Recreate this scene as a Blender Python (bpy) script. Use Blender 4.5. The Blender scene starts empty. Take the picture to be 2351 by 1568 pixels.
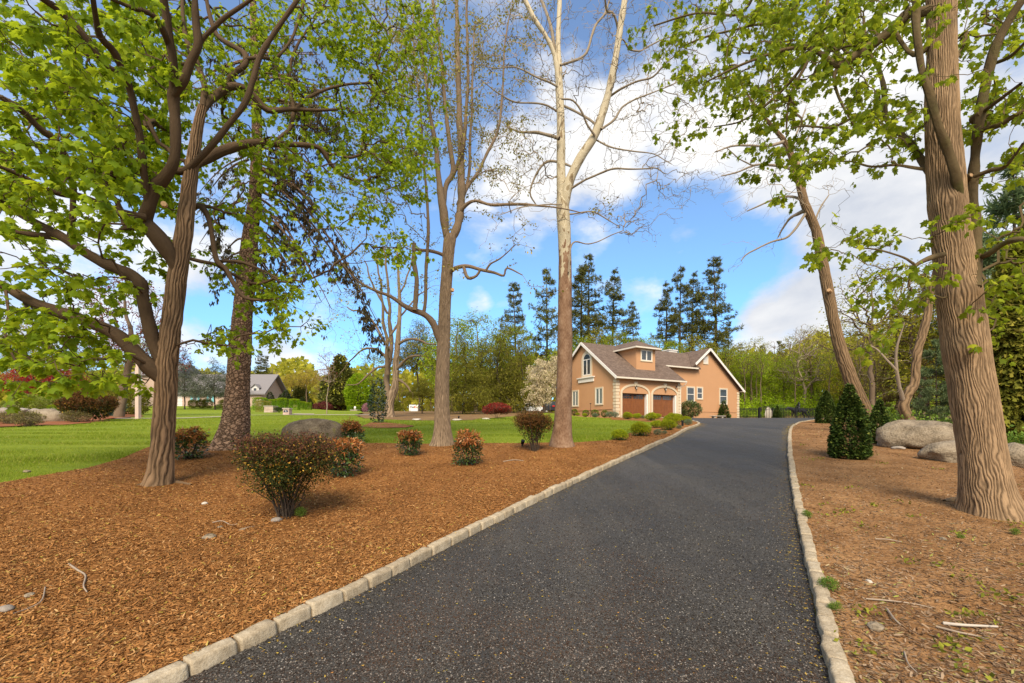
import bpy, bmesh, math, random
import numpy as np
from mathutils import Vector
from mathutils.geometry import delaunay_2d_cdt

sc = bpy.context.scene
COL = sc.collection
rnd = random.Random(7)
PI = math.pi
CAM_H = 1.6
FO, CX, HY = 1004.5, 1175.5, 975.8      # survey frame: focal length, centre column, horizon row

# ------------------------------------------------------------------ noise
def _hash(ix, iy, iz, seed):
    h = (ix.astype(np.int64) * 374761393 + iy.astype(np.int64) * 668265263 + iz.astype(np.int64) * 1274126177 + seed * 974634777) & 0xffffffff
    h = ((h ^ (h >> 13)) * 1274126177) & 0xffffffff
    h = ((h ^ (h >> 16)) * 2246822519) & 0xffffffff
    return ((h ^ (h >> 15)) & 0xffffff) / float(0xffffff)

def vnoise(p, seed=0):
    p = np.asarray(p, float)
    i = np.floor(p); f = p - i; f = f * f * (3 - 2 * f)
    x, y, z = i[:, 0], i[:, 1], i[:, 2]
    out = 0
    for dx in (0, 1):
        for dy in (0, 1):
            for dz in (0, 1):
                w = (f[:, 0] if dx else 1 - f[:, 0]) * (f[:, 1] if dy else 1 - f[:, 1]) * (f[:, 2] if dz else 1 - f[:, 2])
                out = out + w * _hash(x + dx, y + dy, z + dz, seed)
    return out

def fbm(p, octv=3, seed=0):
    p = np.asarray(p, float); a = 0.5; s = 0; t = 0
    for o in range(octv):
        s = s + a * vnoise(p * (2 ** o) + 17.3 * o, seed + o); t += a; a *= 0.5
    return s / t

def sstep(a, b, x):
    t = np.clip((np.asarray(x, float) - a) / (b - a), 0, 1)
    return t * t * (3 - 2 * t)

# ------------------------------------------------------------------ terrain
PL = np.array([(-40, -4.0), (0, -1.6), (12, -.52), (20, -.03), (28, .33), (40, .95), (60, 1.95), (75, 3.1), (100, 4.6), (160, 8), (400, 16)])
PM = np.array([(-40, -4.0), (0, -1.6), (12, -.52), (20, -.03), (28, .36), (40, .95), (55, 1.68), (62, 1.75), (75, 1.55), (100, 1.4), (160, 3), (400, 10)])
PR = np.array([(-40, -4.0), (0, -1.6), (12, -.52), (20, -.02), (30, .36), (40, .62), (52, .55), (60, 1.3), (75, 4.0), (100, 7), (160, 12), (400, 22)])
def _prof(P, Y):
    s = 0
    for d in (-1.6, -.8, 0, .8, 1.6):
        s = s + np.interp(Y + d * np.clip(np.abs(Y) / 14, .3, 1.6), P[:, 0], P[:, 1])
    return s / 5
def zt(X, Y, off=0.0):
    X = np.atleast_1d(np.asarray(X, float)); Y = np.atleast_1d(np.asarray(Y, float))
    a = X / np.maximum(Y, 4.0)
    wl = 1 - sstep(-.5, -.3, a); wr = sstep(.06, .2, a)
    z = _prof(PL, Y) * wl + _prof(PM, Y) * (1 - wl) * (1 - wr) + _prof(PR, Y) * wr
    xc = 9.3 + (Y - 8.7) * .54
    z = z - .55 * sstep(0, 3.0, X - xc) * (1 - sstep(17, 24, Y)) * sstep(3, 6, Y)
    z = z + .05 * (vnoise(np.stack([X * .33, Y * .33, X * 0], 1), 3) - .5) * sstep(3, 6, np.abs(Y))
    z = z - .075 * np.exp(-((X - 3.08) / .24) ** 2 - ((Y - 3.06) / .11) ** 2)
    return z + CAM_H + off
def zt1(X, Y, off=0.0):
    return float(zt(X, Y, off)[0])

def W(x, y, Y):
    return np.array([(x - CX) / FO * Y, Y, (HY - y) / FO * Y + CAM_H])
def GX(x, Y, off=0.0):
    X = (x - CX) / FO * Y
    return np.array([X, Y, zt1(X, Y, off)])
_YS = np.concatenate([np.arange(1.2, 30, .02), np.arange(30, 200, .1)])
def GP(x, y, off=0.0):
    a = (x - CX) / FO; m = (HY - y) / FO
    f = zt(a * _YS, _YS, off) - CAM_H - m * _YS
    k = np.argmax(f > 0)
    Y = _YS[k]
    return np.array([a * Y, Y, zt1(a * Y, Y, off)])

# ------------------------------------------------------------------ mesh builder
class MB:
    def __init__(s):
        s.V = []; s.F = []; s.U = []; s.H = []; s.n = 0
    def add(s, V, F, uv=None, h=None):
        V = np.asarray(V, float).reshape(-1, 3)
        s.V.append(V)
        for f in (F if isinstance(F, list) else [F]):
            if len(f): s.F.append(np.asarray(f, np.int64) + s.n)
        s.U.append(np.zeros((len(V), 2)) if uv is None else np.asarray(uv, float))
        s.H.append(np.full(len(V), .5) if h is None else np.asarray(h, float))
        s.n += len(V)
        return s
    def box(s, x0, x1, y0, y1, z0, z1):
        V = [(x, y, z) for z in (z0, z1) for y in (y0, y1) for x in (x0, x1)]
        F = np.array([(0, 2, 3, 1), (4, 5, 7, 6), (0, 1, 5, 4), (2, 6, 7, 3), (0, 4, 6, 2), (1, 3, 7, 5)])
        return s.add(V, F)
    def prism(s, poly, axis, a0, a1):
        n = len(poly); V = []
        for a in (a0, a1):
            for p in poly:
                V.append({'x': (a, p[0], p[1]), 'y': (p[0], a, p[1]), 'z': (p[0], p[1], a)}[axis])
        F = [np.array([[i, (i + 1) % n, n + (i + 1) % n, n + i] for i in range(n)]), np.array([list(range(n))[::-1]]), np.array([list(range(n, 2 * n))])]
        return s.add(V, F)
    def cyl(s, p0, p1, r0, r1=None, k=12):
        r1 = r0 if r1 is None else r1
        tubes(s, np.array([[p0, p1]], float), np.array([[r0, r1]], float), k)
        for p, r in ((p0, r0), (p1, r1)):
            d = np.array(p1, float) - np.array(p0, float); d /= np.linalg.norm(d)
            a = np.cross(d, (0, 0, 1) if abs(d[2]) < .9 else (1, 0, 0)); a /= np.linalg.norm(a); b = np.cross(d, a)
            th = np.arange(k) * 2 * PI / k
            V = np.array(p, float) + r * (np.cos(th)[:, None] * a + np.sin(th)[:, None] * b)
            s.add(V, np.array([list(range(k))]))
        return s
    def lathe(s, prof, c=(0, 0, 0), k=16):
        prof = np.array(prof, float); th = np.arange(k) * 2 * PI / k
        V = np.stack([prof[:, 0][:, None] * np.cos(th) + c[0], prof[:, 0][:, None] * np.sin(th) + c[1], prof[:, 1][:, None] + 0 * th + c[2]], -1).reshape(-1, 3)
        F = [[i * k + j, i * k + (j + 1) % k, (i + 1) * k + (j + 1) % k, (i + 1) * k + j] for i in range(len(prof) - 1) for j in range(k)]
        return s.add(V, np.array(F))
    def build(s, name, m=None, parent=None, smooth=False, recalc=False, loc=None, bevel=0):
        me = bpy.data.meshes.new(name)
        V = np.concatenate(s.V); U = np.concatenate(s.U); H = np.concatenate(s.H)
        if loc is not None: V = V - np.asarray(loc)
        me.vertices.add(len(V)); me.vertices.foreach_set('co', V.astype(np.float32).ravel())
        lp = np.concatenate([f.ravel() for f in s.F]); tot = np.concatenate([np.full(len(f), f.shape[1]) for f in s.F])
        st = np.concatenate([[0], np.cumsum(tot)[:-1]])
        me.loops.add(len(lp)); me.loops.foreach_set('vertex_index', lp.astype(np.int32))
        me.polygons.add(len(tot)); me.polygons.foreach_set('loop_start', st.astype(np.int32))
        me.update(calc_edges=True)
        uvl = me.uv_layers.new(name='UVMap'); uvl.data.foreach_set('uv', U[lp].astype(np.float32).ravel())
        at = me.attributes.new('h', 'FLOAT', 'POINT'); at.data.foreach_set('value', H.astype(np.float32))
        if recalc or bevel:
            bm = bmesh.new(); bm.from_mesh(me)
            bmesh.ops.remove_doubles(bm, verts=bm.verts, dist=1e-5)
            bmesh.ops.recalc_face_normals(bm, faces=bm.faces)
            if bevel: bmesh.ops.bevel(bm, geom=[e for e in bm.edges if len(e.link_faces) == 2 and e.calc_face_angle(0) > .5], offset=bevel, segments=2, affect='EDGES', profile=.5)
            bm.to_mesh(me); bm.free()
        me.polygons.foreach_set('use_smooth', np.full(len(me.polygons), bool(smooth)))
        me.update()
        if m: me.materials.append(m)
        o = bpy.data.objects.new(name, me); COL.objects.link(o)
        if parent: o.parent = parent
        if loc is not None: o.location = loc
        return o

def tubes(mb, P, R, k, h=None, cap=False):
    """P (N,K,3) polylines, R (N,K) radii -> tubes with k sides and metre UVs."""
    P = np.asarray(P, float); R = np.asarray(R, float); N, K, _ = P.shape
    T = np.gradient(P, axis=1) if K > 2 else np.repeat((P[:, 1:] - P[:, :1]), 2, 1)
    T /= np.maximum(np.linalg.norm(T, axis=2, keepdims=True), 1e-9)
    m = P[:, -1] - P[:, 0]; m /= np.maximum(np.linalg.norm(m, axis=1, keepdims=True), 1e-9)
    ref = np.where((np.abs(m[:, 1:2]) < .75), np.array([[0., 1, 0]]), np.array([[1., 0, 0]]))
    ref = np.repeat(ref[:, None], K, 1)
    A = np.cross(T, ref); A /= np.maximum(np.linalg.norm(A, axis=2, keepdims=True), 1e-9)
    B = np.cross(T, A)
    th = np.linspace(0, 2 * PI, k + 1)
    V = P[:, :, None] + R[:, :, None, None] * (np.cos(th)[None, None, :, None] * A[:, :, None] + np.sin(th)[None, None, :, None] * B[:, :, None])
    L = np.concatenate([np.zeros((N, 1)), np.cumsum(np.linalg.norm(np.diff(P, axis=1), axis=2), 1)], 1)
    U = np.stack([th[None, None] * R[:, :1, None] * np.ones((N, K, 1)), L[:, :, None] * np.ones((1, 1, k + 1))], -1)
    base = (np.arange(N) * K * (k + 1))[:, None, None] + (np.arange(K - 1) * (k + 1))[None, :, None] + np.arange(k)[None, None]
    F = np.stack([base, base + 1, base + k + 2, base + k + 1], -1).reshape(-1, 4)
    mb.add(V.reshape(-1, 3), F, U.reshape(-1, 2), None if h is None else np.full(N * K * (k + 1), h))

def crom(P, ds):
    """Catmull-Rom resample of rows (x,y,z,r) about every ds metres."""
    P = np.asarray(P, float)
    if len(P) == 2: Q = np.linspace(P[0], P[1], max(3, int(np.linalg.norm(P[1, :3] - P[0, :3]) / ds) + 1)); return Q
    E = np.vstack([2 * P[0] - P[1], P, 2 * P[-1] - P[-2]]); out = []
    for i in range(1, len(E) - 2):
        n = max(2, int(np.linalg.norm(E[i + 1, :3] - E[i, :3]) / ds) + 1)
        t = np.arange(n)[:, None] / n
        a, b, c, d = E[i - 1], E[i], E[i + 1], E[i + 2]
        out.append(.5 * ((2 * b) + (-a + c) * t + (2 * a - 5 * b + 4 * c - d) * t * t + (-a + 3 * b - 3 * c + d) * t ** 3))
    out.append(P[-1:]); Q = np.concatenate(out); Q[:, 3] = np.maximum(Q[:, 3], P[:, 3].min() * .6)
    return Q

# ------------------------------------------------------------------ leaves
MAPLE = np.array([(.33, 0), (0, .03), (-.10, .22), (.10, .30), (.13, .52), (.30, .36), (.62, .60), (.66, .27), (1, 0),
                  (.66, -.27), (.62, -.60), (.30, -.36), (.13, -.52), (.10, -.30), (-.10, -.22), (0, -.03)])
MAPLE_F = np.array([(0, i, i + 1 if i < 15 else 1) for i in range(1, 16)])
DIAM = np.array([(0, 0), (.45, .30), (1, 0), (.45, -.30)]); DIAM_F = np.array([(0, 2, 1), (0, 3, 2)])
LANCE = np.array([(0, 0), (.4, .15), (1, 0), (.4, -.15)])
BLADE = np.array([(0, .5), (0, -.5), (1, 0)]); BLADE_F = np.array([(0, 1, 2)])
FAN = np.array([(0, 0), (.55, .42), (.62, .20), (.9, .26), (1, 0), (.9, -.26), (.62, -.20), (.55, -.42)])
FAN_F = np.array([(0, 1, 2), (0, 2, 3), (0, 3, 4), (0, 4, 5), (0, 5, 6), (0, 6, 7)])
def unit(v): return v / np.maximum(np.linalg.norm(v, axis=-1, keepdims=True), 1e-9)
def leaves(mb, P, D, size, shape=DIAM, faces=DIAM_F, fold=.3, rng=None, up=None, curl=.25, jit=.5):
    N = len(P)
    if not N: return
    rng = rng or np.random.default_rng(1)
    D = unit(np.asarray(D, float)); up = np.array([0, 0, 1.]) if up is None else up
    up = up + rng.normal(0, jit, (N, 3))
    S = unit(np.cross(D, up)); Nn = np.cross(S, D)
    size = np.broadcast_to(np.asarray(size, float), (N,))
    x = shape[:, 0]; y = shape[:, 1]; z = -fold * np.abs(y) - curl * x * x
    V = P[:, None] + size[:, None, None] * (x[None, :, None] * D[:, None] + y[None, :, None] * S[:, None] + z[None, :, None] * Nn[:, None])
    k = len(shape)
    F = (np.arange(N) * k)[:, None, None] + faces[None]
    mb.add(V.reshape(-1, 3), F.reshape(-1, faces.shape[1]))

def rdir(rng, n): return unit(rng.normal(0, 1, (n, 3)))

# ------------------------------------------------------------------ tree skeleton
class Tree:
    def __init__(s, seed=1, cap=40000):
        s.rng = np.random.default_rng(seed)
        s.pos = np.zeros((cap, 3)); s.pl = np.zeros(cap); s.dir = np.zeros((cap, 3)); s.par = np.full(cap, -1); s.rad = np.full(cap, 99.)
        s.n = 0; s.limbs = []; s.links = []; s.tips = []; s.tipd = []
    def _push(s, p, par, d, rad=99.):
        i = s.n; s.pos[i] = p; s.par[i] = par; s.dir[i] = d; s.rad[i] = rad
        s.pl[i] = 0 if par < 0 else s.pl[par] + np.linalg.norm(p - s.pos[par]); s.n += 1
        return i
    def limb(s, P, ds=.12, wob=.0, draw=True, free=True):
        """P rows (x,y,z,r) in metres."""
        Q = crom(P, ds)
        if wob:
            k = len(Q); f = np.linspace(0, 1, k)[:, None]
            for o, a in ((3, wob), (7, wob * .45)):
                Q[:, :3] += a * np.stack([vnoise(np.stack([np.arange(k) * ds * o / 3, np.full(k, 3.1 * c), np.full(k, s.n * .37)], 1), 5) - .5 for c in range(3)], 1) * np.minimum(1, f * 6)
        Q[:, 3] *= 1 + .30 * (vnoise(np.stack([np.arange(len(Q)) * ds * 6, np.full(len(Q), s.n * .13), np.zeros(len(Q))], 1), 6) - .5)
        if draw: s.limbs.append(Q)
        d = unit(np.gradient(Q[:, :3], axis=0))
        par = -1
        if s.n:
            par = int(np.argmin(np.linalg.norm(s.pos[:s.n] - Q[0, :3], axis=1)))
        for i in range(len(Q)):
            par = s._push(Q[i, :3], par, d[i], Q[i, 3])
        return s
    def grow(s, T, bf=.25, ang=.5, wob=.07, curve=.35, maxd=9e9, tip=True, maxpl=None, droop=0., noroot=0.):
        T = np.asarray(T, float)
        if not len(T): return s
        d0 = np.array([np.min(np.linalg.norm(s.pos[:s.n] - t, axis=1)) for t in T])
        for t in T[np.argsort(d0)]:
            v = t - s.pos[:s.n]; d = np.linalg.norm(v, axis=1)
            c = d * (1 + ang * (1 - np.sum(v * s.dir[:s.n], 1) / np.maximum(d, 1e-6))) + bf * s.pl[:s.n]
            if noroot: c = np.where(s.pl[:s.n] < noroot, 1e9, c)
            j = int(np.argmin(c)); L = d[j]
            if L > maxd or L < .01: continue
            p0 = s.pos[j].copy(); p1 = p0 + s.dir[j] * L * curve
            f = np.array([0, .25, .5, .75, 1.])[:, None]
            mid = p0 * (1 - f) ** 2 + 2 * f * (1 - f) * (p1 * .5 + (p0 + t) * .25) + t * f * f
            mid[1:4] += s.rng.normal(0, wob * L, (3, 3)); mid[:, 2] -= droop * L * (f[:, 0] * (1 - f[:, 0]))
            par = j; ids = [j]
            for q in range(1, 5):
                par = s._push(mid[q], par, unit(mid[q] - mid[q - 1])); ids.append(par)
            s.links.append(ids)
            if tip: s.tips.append(mid[4]); s.tipd.append(unit(mid[4] - mid[3]))
        return s
    def ends(s, n=5, L=.7):
        out = []
        for Q in s.limbs:
            d = unit(Q[-1, :3] - Q[max(0, len(Q) - 4), :3])
            for _ in range(n): out.append(Q[-1, :3] + d * s.rng.uniform(.15, 1) * L + s.rng.normal(0, .28 * L, 3))
        return np.array(out).reshape(-1, 3)
    def radii(s, rtip=.003, p=.5):
        cnt = np.zeros(s.n); ends = set(l[-1] for l in s.links)
        for e in ends: cnt[e] += 1
        for i in range(s.n - 1, 0, -1):
            if s.par[i] >= 0: cnt[s.par[i]] += cnt[i]
        r = rtip * np.maximum(cnt, 1) ** p
        return np.minimum(r, s.rad[:s.n] * .9)
    def wood(s, mb, rtip=.003, p=.5, k=4, limb_k=None, hl=.5):
        r = s.radii(rtip, p)
        for Q in s.limbs:
            rm = Q[:, 3].max(); kk = limb_k or (16 if rm > .12 else 10 if rm > .05 else 7 if rm > .02 else 5)
            tubes(mb, Q[None, :, :3], Q[None, :, 3], kk, hl)
        if s.links:
            I = np.array(s.links); P = s.pos[I]; R = r[I].copy()
            R[:, 0] = np.minimum(R[:, 0], R[:, 1] * 1.25)
            big = R[:, 1] > .02
            if big.any(): tubes(mb, P[big], R[big], k + 3, hl)
            if (~big).any(): tubes(mb, P[~big], R[~big], k, hl)
        return mb
    def tip_arrays(s): return np.array(s.tips).reshape(-1, 3), np.array(s.tipd).reshape(-1, 3)

def hero_trunk(mb, Q, k, amp, ku, kv, seed=0, flare=(.0, .5), style='furrow', cap=False):
    """Displaced trunk along Q rows (x,y,z,r): vertical furrows, scales or plates."""
    P = Q[:, :3]; R = Q[:, 3]; n = len(Q)
    T = unit(np.gradient(P, axis=0)); A = unit(np.cross(T, np.array([0, 1., 0]))); B = np.cross(T, A)
    th = np.linspace(0, 2 * PI, k + 1)
    L = np.concatenate([[0], np.cumsum(np.linalg.norm(np.diff(P, axis=0), axis=1))])
    TH, LL = np.meshgrid(th, L); RR = np.repeat(R[:, None], k + 1, 1)
    rm = float(np.median(R))
    c = np.stack([np.cos(TH) * rm * ku, np.sin(TH) * rm * ku, LL * kv], -1).reshape(-1, 3)
    if style == 'furrow':
        cc = np.stack([np.cos(TH) * rm * ku * .30, np.sin(TH) * rm * ku * .30, LL * kv * .8], -1).reshape(-1, 3)
        wrp = fbm(cc, 4, seed + 5) - .5
        N = max(3, int(round(PI * rm * ku)))
        ph = TH.ravel() * N + 13 * wrp
        brk = vnoise(np.stack([np.cos(TH) * rm * ku * .9, np.sin(TH) * rm * ku * .9, LL * kv * 2.2], -1).reshape(-1, 3), seed + 3)
        a = np.abs(np.sin(ph)) ** 1.15; b = np.abs(np.sin(ph * 2 + 4 * brk)) ** .6
        patchy = vnoise(np.stack([np.cos(TH) * 1.6, np.sin(TH) * 1.6, LL * 1.3], -1).reshape(-1, 3), seed + 8)
        hgt = np.clip(a * (.40 + .85 * brk) + .22 * (b - .5) - .08 + .22 * (patchy - .5), 0, 1)
    elif style == 'scale':
        a = fbm(c, 2, seed); b = vnoise(c * 2.3, seed + 9)
        st = np.mod(a * 6 + LL.ravel() * .0, 1.0)
        hgt = np.clip(.55 * st + .45 * b, 0, 1)
    else:
        hgt = fbm(c, 3, seed)
    hgt = hgt.reshape(n, k + 1); hgt[:, -1] = hgt[:, 0]
    big = fbm(np.stack([np.cos(TH) * 1.3, np.sin(TH) * 1.3, LL * 1.2], -1).reshape(-1, 3), 2, seed + 20).reshape(n, k + 1) - .5
    fl = flare[0] * np.exp(-LL / flare[1]) * (1 + .9 * (vnoise(np.stack([np.cos(TH) * 1.5 + 9, np.sin(TH) * 1.5, LL * .1], -1).reshape(-1, 3), seed + 30).reshape(n, k + 1) - .5))
    rr = RR * (1 + .10 * big) + fl + amp * (hgt - .6)
    V = P[:, None] + rr[:, :, None] * (np.cos(TH)[:, :, None] * A[:, None] + np.sin(TH)[:, :, None] * B[:, None])
    U = np.stack([TH * rm, LL], -1)
    base = (np.arange(n - 1) * (k + 1))[:, None] + np.arange(k)[None]
    F = np.stack([base, base + 1, base + k + 2, base + k + 1], -1).reshape(-1, 4)
    mb.add(V.reshape(-1, 3), F, U.reshape(-1, 2), hgt.ravel())

def pts(rows, Y0, Y1=None):
    """survey rows (x, y, radius[, depth]) at depth Y0..Y1 -> metres (x,y,z,r); the apparent width is
    corrected for the stretch a wide lens gives towards the picture edge"""
    Y1 = Y0 if Y1 is None else Y1; n = len(rows); out = []
    xy = np.array([(r[0], r[1]) for r in rows], float); d = unit(np.gradient(xy, axis=0)) if n > 1 else np.array([[0, 1.]])
    for i, r in enumerate(rows):
        Y = Y0 + (Y1 - Y0) * (i / max(1, n - 1))
        if len(r) > 3: Y = r[3]
        u = np.array([r[0] - CX, r[1] - HY]) / FO; q = np.linalg.norm(u); uh = u / max(q, 1e-6)
        c = (-d[i, 1] * uh[0] + d[i, 0] * uh[1]) ** 2
        w = W(r[0], r[1], Y); out.append((w[0], w[1], w[2], r[2] / FO * Y / math.sqrt(1 + c * q * q)))
    return np.array(out)

# ------------------------------------------------------------------ scene graph
def tag(o, label=None, cat=None, group=None, kind=None):
    if label: o['label'] = label
    if cat: o['category'] = cat
    if group: o['group'] = group
    if kind: o['kind'] = kind
    return o
def thing(name, label, cat, loc=(0, 0, 0), rz=0, group=None):
    o = bpy.data.objects.new(name, None); COL.objects.link(o)
    o.location = loc; o.rotation_euler = (0, 0, rz); o.empty_display_size = .3
    return tag(o, label, cat, group)
def struct(o): o['kind'] = 'structure'; return o
def dup(root, label, loc=None, rz=None, scale=None, group=None):
    def cp(o, par):
        c = o.copy(); COL.objects.link(c)
        if par: c.parent = par
        for ch in o.children: cp(ch, c)
        return c
    r = cp(root, None); r['label'] = label
    if loc is not None: r.location = loc
    if rz is not None: r.rotation_euler = (0, 0, rz)
    if scale is not None: r.scale = scale if hasattr(scale, '__len__') else (scale,) * 3
    if group: r['group'] = group
    return r
CLOUDS = [(1290, 330, .13, .62), (1180, 440, .11, .6), (1450, 330, .10, .5), (1620, 290, .08, .45), (1740, 350, .11, .55), (1950, 300, .14, .5), (2020, 480, .10, .45), (1400, 490, .07, .35), (1575, 540, .04, .42), (1810, 725, .07, .62), (1900, 690, .06, .5), (1730, 760, .05, .45), (1850, 570, .05, .3), (1098, 692, .03, .6), (700, 810, .09, .5), (560, 830, .1, .4), (520, 610, .07, .3), (450, 560, .07, .3), (60, 650, .2, .3), (1700, 10, .07, .3), (1560, 130, .05, .3), (2300, 500, .2, .4), (1340, 560, .05, .3), (1480, 700, .05, .3), (1640, 690, .04, -.3), (1680, 580, .07, -.25), (1640, 430, .05, -.3), (1300, 150, .12, -.25), (900, 200, .2, -.2), (1480, 470, .05, -.2),
          (1175, -900, .6, .3), (3200, 500, .6, .5), (-900, 600, .6, .4)]
SKY_SAT = 1.0; SKY_VAL = 1.6; CLOUD_B = .80; SUN_E = 4.0; SUN_ANG = 30; EXPO = .55
# ------------------------------------------------------------------ materials
class NT:
    def __init__(s, name):
        s.m = bpy.data.materials.new(name); s.m.use_nodes = True; s.t = s.m.node_tree; s.t.nodes.clear()
        s.out = s.t.nodes.new('ShaderNodeOutputMaterial')
    def n(s, typ, **kw):
        nd = s.t.nodes.new('ShaderNode' + typ)
        for k, v in kw.items():
            if k in nd.inputs.keys():
                s.put(nd.inputs[k], v)
            else: setattr(nd, k, v)
        return nd
    def put(s, sock, v):
        if isinstance(v, bpy.types.NodeSocket): s.t.links.new(v, sock)
        elif isinstance(v, bpy.types.Node): s.t.links.new(v.outputs[0], sock)
        else: sock.default_value = v
    def ramp(s, fac, stops, mode='LINEAR'):
        r = s.t.nodes.new('ShaderNodeValToRGB'); r.color_ramp.interpolation = mode
        e = r.color_ramp.elements
        while len(e) < len(stops): e.new(.5)
        for i, (p, c) in enumerate(stops):
            e[i].position = p; e[i].color = (c[0], c[1], c[2], 1) if hasattr(c, '__len__') else (c, c, c, 1)
        s.put(r.inputs[0], fac); return r.outputs[0]
    def math(s, op, a, b=.5, c=None):
        m = s.t.nodes.new('ShaderNodeMath'); m.operation = op; s.put(m.inputs[0], a); s.put(m.inputs[1], b)
        if c is not None: s.put(m.inputs[2], c)
        return m.outputs[0]
    def mix(s, f, a, b, mode='MIX'):
        m = s.t.nodes.new('ShaderNodeMix'); m.data_type = 'RGBA'; m.blend_type = mode
        s.put(m.inputs[0], f)
        for k, v in ((6, a), (7, b)):
            s.put(m.inputs[k], (v[0], v[1], v[2], 1) if isinstance(v, tuple) and len(v) == 3 else v)
        return m.outputs[2]
    def coord(s, which='Object', scale=(1, 1, 1)):
        c = s.t.nodes.new('ShaderNodeTexCoord') if which != 'World' else s.t.nodes.new('ShaderNodeNewGeometry')
        o = c.outputs[which if which != 'World' else 'Position']
        mp = s.t.nodes.new('ShaderNodeMapping'); mp.inputs['Scale'].default_value = scale; s.t.links.new(o, mp.inputs[0])
        return mp.outputs[0]
    def noise(s, vec, scale, detail=3, rough=.55, dist=0):
        n = s.n('TexNoise'); s.put(n.inputs['Vector'], vec)
        n.inputs['Scale'].default_value = scale; n.inputs['Detail'].default_value = detail; n.inputs['Roughness'].default_value = rough; n.inputs['Distortion'].default_value = dist
        return n.outputs[0]
    def voro(s, vec, scale, out=0, feature='F1'):
        n = s.n('TexVoronoi'); n.feature = feature; s.put(n.inputs['Vector'], vec); n.inputs['Scale'].default_value = scale
        return n.outputs[out]
    def bump(s, hgt, strength=.5, dist=.02):
        b = s.n('Bump'); s.put(b.inputs['Height'], hgt); b.inputs['Strength'].default_value = strength; b.inputs['Distance'].default_value = dist
        return b.outputs[0]
    def pbr(s, color, rough=.8, metal=0, normal=None, spec=.3, coat=0):
        p = s.n('BsdfPrincipled'); s.put(p.inputs['Base Color'], (color[0], color[1], color[2], 1) if isinstance(color, tuple) and len(color) == 3 else color)
        s.put(p.inputs['Roughness'], rough); p.inputs['Metallic'].default_value = metal; p.inputs['Specular IOR Level'].default_value = spec
        p.inputs['Coat Weight'].default_value = coat
        if normal is not None: s.put(p.inputs['Normal'], normal)
        return p.outputs[0]
    def done(s, sh): s.put(s.out.inputs[0], sh); return s.m

M = {}
def plain(name, col, rough=.6, metal=0, var=.12, scale=3., bump=0, bs=40, spec=.3):
    t = NT(name); v = t.coord('Object')
    c = t.mix(t.noise(v, scale, 4), tuple(x * (1 - var) for x in col), tuple(min(1, x * (1 + var)) for x in col))
    nm = t.bump(t.noise(v, bs, 3), bump, .01) if bump else None
    M[name] = t.done(t.pbr(c, rough, metal, nm, spec)); return M[name]

def leafmat(name, stops, transl=.35, tcol=None, rough=.55, clump=0., clumpcol=None, cs=1.2, spec=.10):
    """per-leaf colour from Random Per Island, light passing through the blade"""
    t = NT(name); g = t.n('NewGeometry')
    c = t.ramp(g.outputs['Random Per Island'], stops)
    if clump:
        f = t.ramp(t.noise(t.coord('Object'), cs, 2), [(.42, 0.), (.62, 1.)])
        c = t.mix(t.math('MULTIPLY', f, clump), c, clumpcol)
    oi = t.n('ObjectInfo')
    hs = t.n('HueSaturation'); t.put(hs.inputs['Color'], c)
    t.put(hs.inputs['Value'], t.math('MULTIPLY_ADD', oi.outputs['Random'], .22, .89))
    t.put(hs.inputs['Hue'], t.math('MULTIPLY_ADD', oi.outputs['Random'], .014, .493))
    c = hs.outputs[0]
    d = t.pbr(c, rough, spec=spec)
    tr = t.n('BsdfTranslucent'); t.put(tr.inputs[0], t.mix(.55, c, tcol or (.30, .42, .03), 'MIX'))
    ms = t.n('MixShader'); ms.inputs[0].default_value = transl; t.put(ms.inputs[1], d); t.put(ms.inputs[2], tr.outputs[0])
    M[name] = t.done(ms.outputs[0]); return M[name]

def barkmat(name, dark, light, us=26, vs=5, bump=.7, moss=None, rough=.9, dist=.02, cells=None):
    t = NT(name); uv = t.coord('UV', (us, vs, 1))
    at = t.n('Attribute'); at.attribute_name = 'h'
    n1 = t.noise(uv, 1.0, 4, .6, .4); n2 = t.noise(t.coord('Object'), 2.2, 3)
    hgt = t.math('ADD', t.math('MULTIPLY', at.outputs['Fac'], .60), t.math('MULTIPLY_ADD', t.noise(t.coord('UV', (us * 2.6, vs * 2.6, 1)), 1.0, 4, .7), .34, .02)); hgt = t.math('ADD', hgt, t.math('MULTIPLY_ADD', n1, .34, -.14))
    c = t.ramp(hgt, [(.12, dark), (.50, tuple(.45 * a + .55 * b for a, b in zip(dark, light))), (.92, light)])
    c = t.mix(t.math('MULTIPLY', t.ramp(n2, [(.40, 0.), (.75, 1.)]), .45), c, tuple(x * .62 for x in light))
    if cells:
        cu = t.n('VectorMath'); t.put(cu.inputs[0], t.coord('UV', cells)); t.put(cu.inputs[1], t.math('MULTIPLY', t.noise(t.coord('UV', (18, 12, 1)), 1.0, 3), 1.6))
        ed = t.voro(cu.outputs[0], 1.0, 0, 'DISTANCE_TO_EDGE'); f1 = t.voro(cu.outputs[0], 1.0, 1)
        c = t.mix(t.ramp(f1, [(.1, .75), (.9, 0.)]), c, tuple(x * 1.35 for x in light)); c = t.mix(t.ramp(ed, [(.02, .9), (.16, 0.)]), c, dark)
        n1 = t.math('ADD', t.math('MULTIPLY', n1, .4), t.math('MULTIPLY', t.ramp(ed, [(0., 0.), (.25, 1.)]), .8))
    if moss: c = t.mix(t.math('MULTIPLY', t.ramp(t.noise(t.coord('Object'), 3.1, 4), [(.5, 0.), (.7, 1.)]), .55), c, moss)
    M[name] = t.done(t.pbr(c, rough, 0, t.bump(n1, bump, dist), .15)); return M[name]

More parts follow.
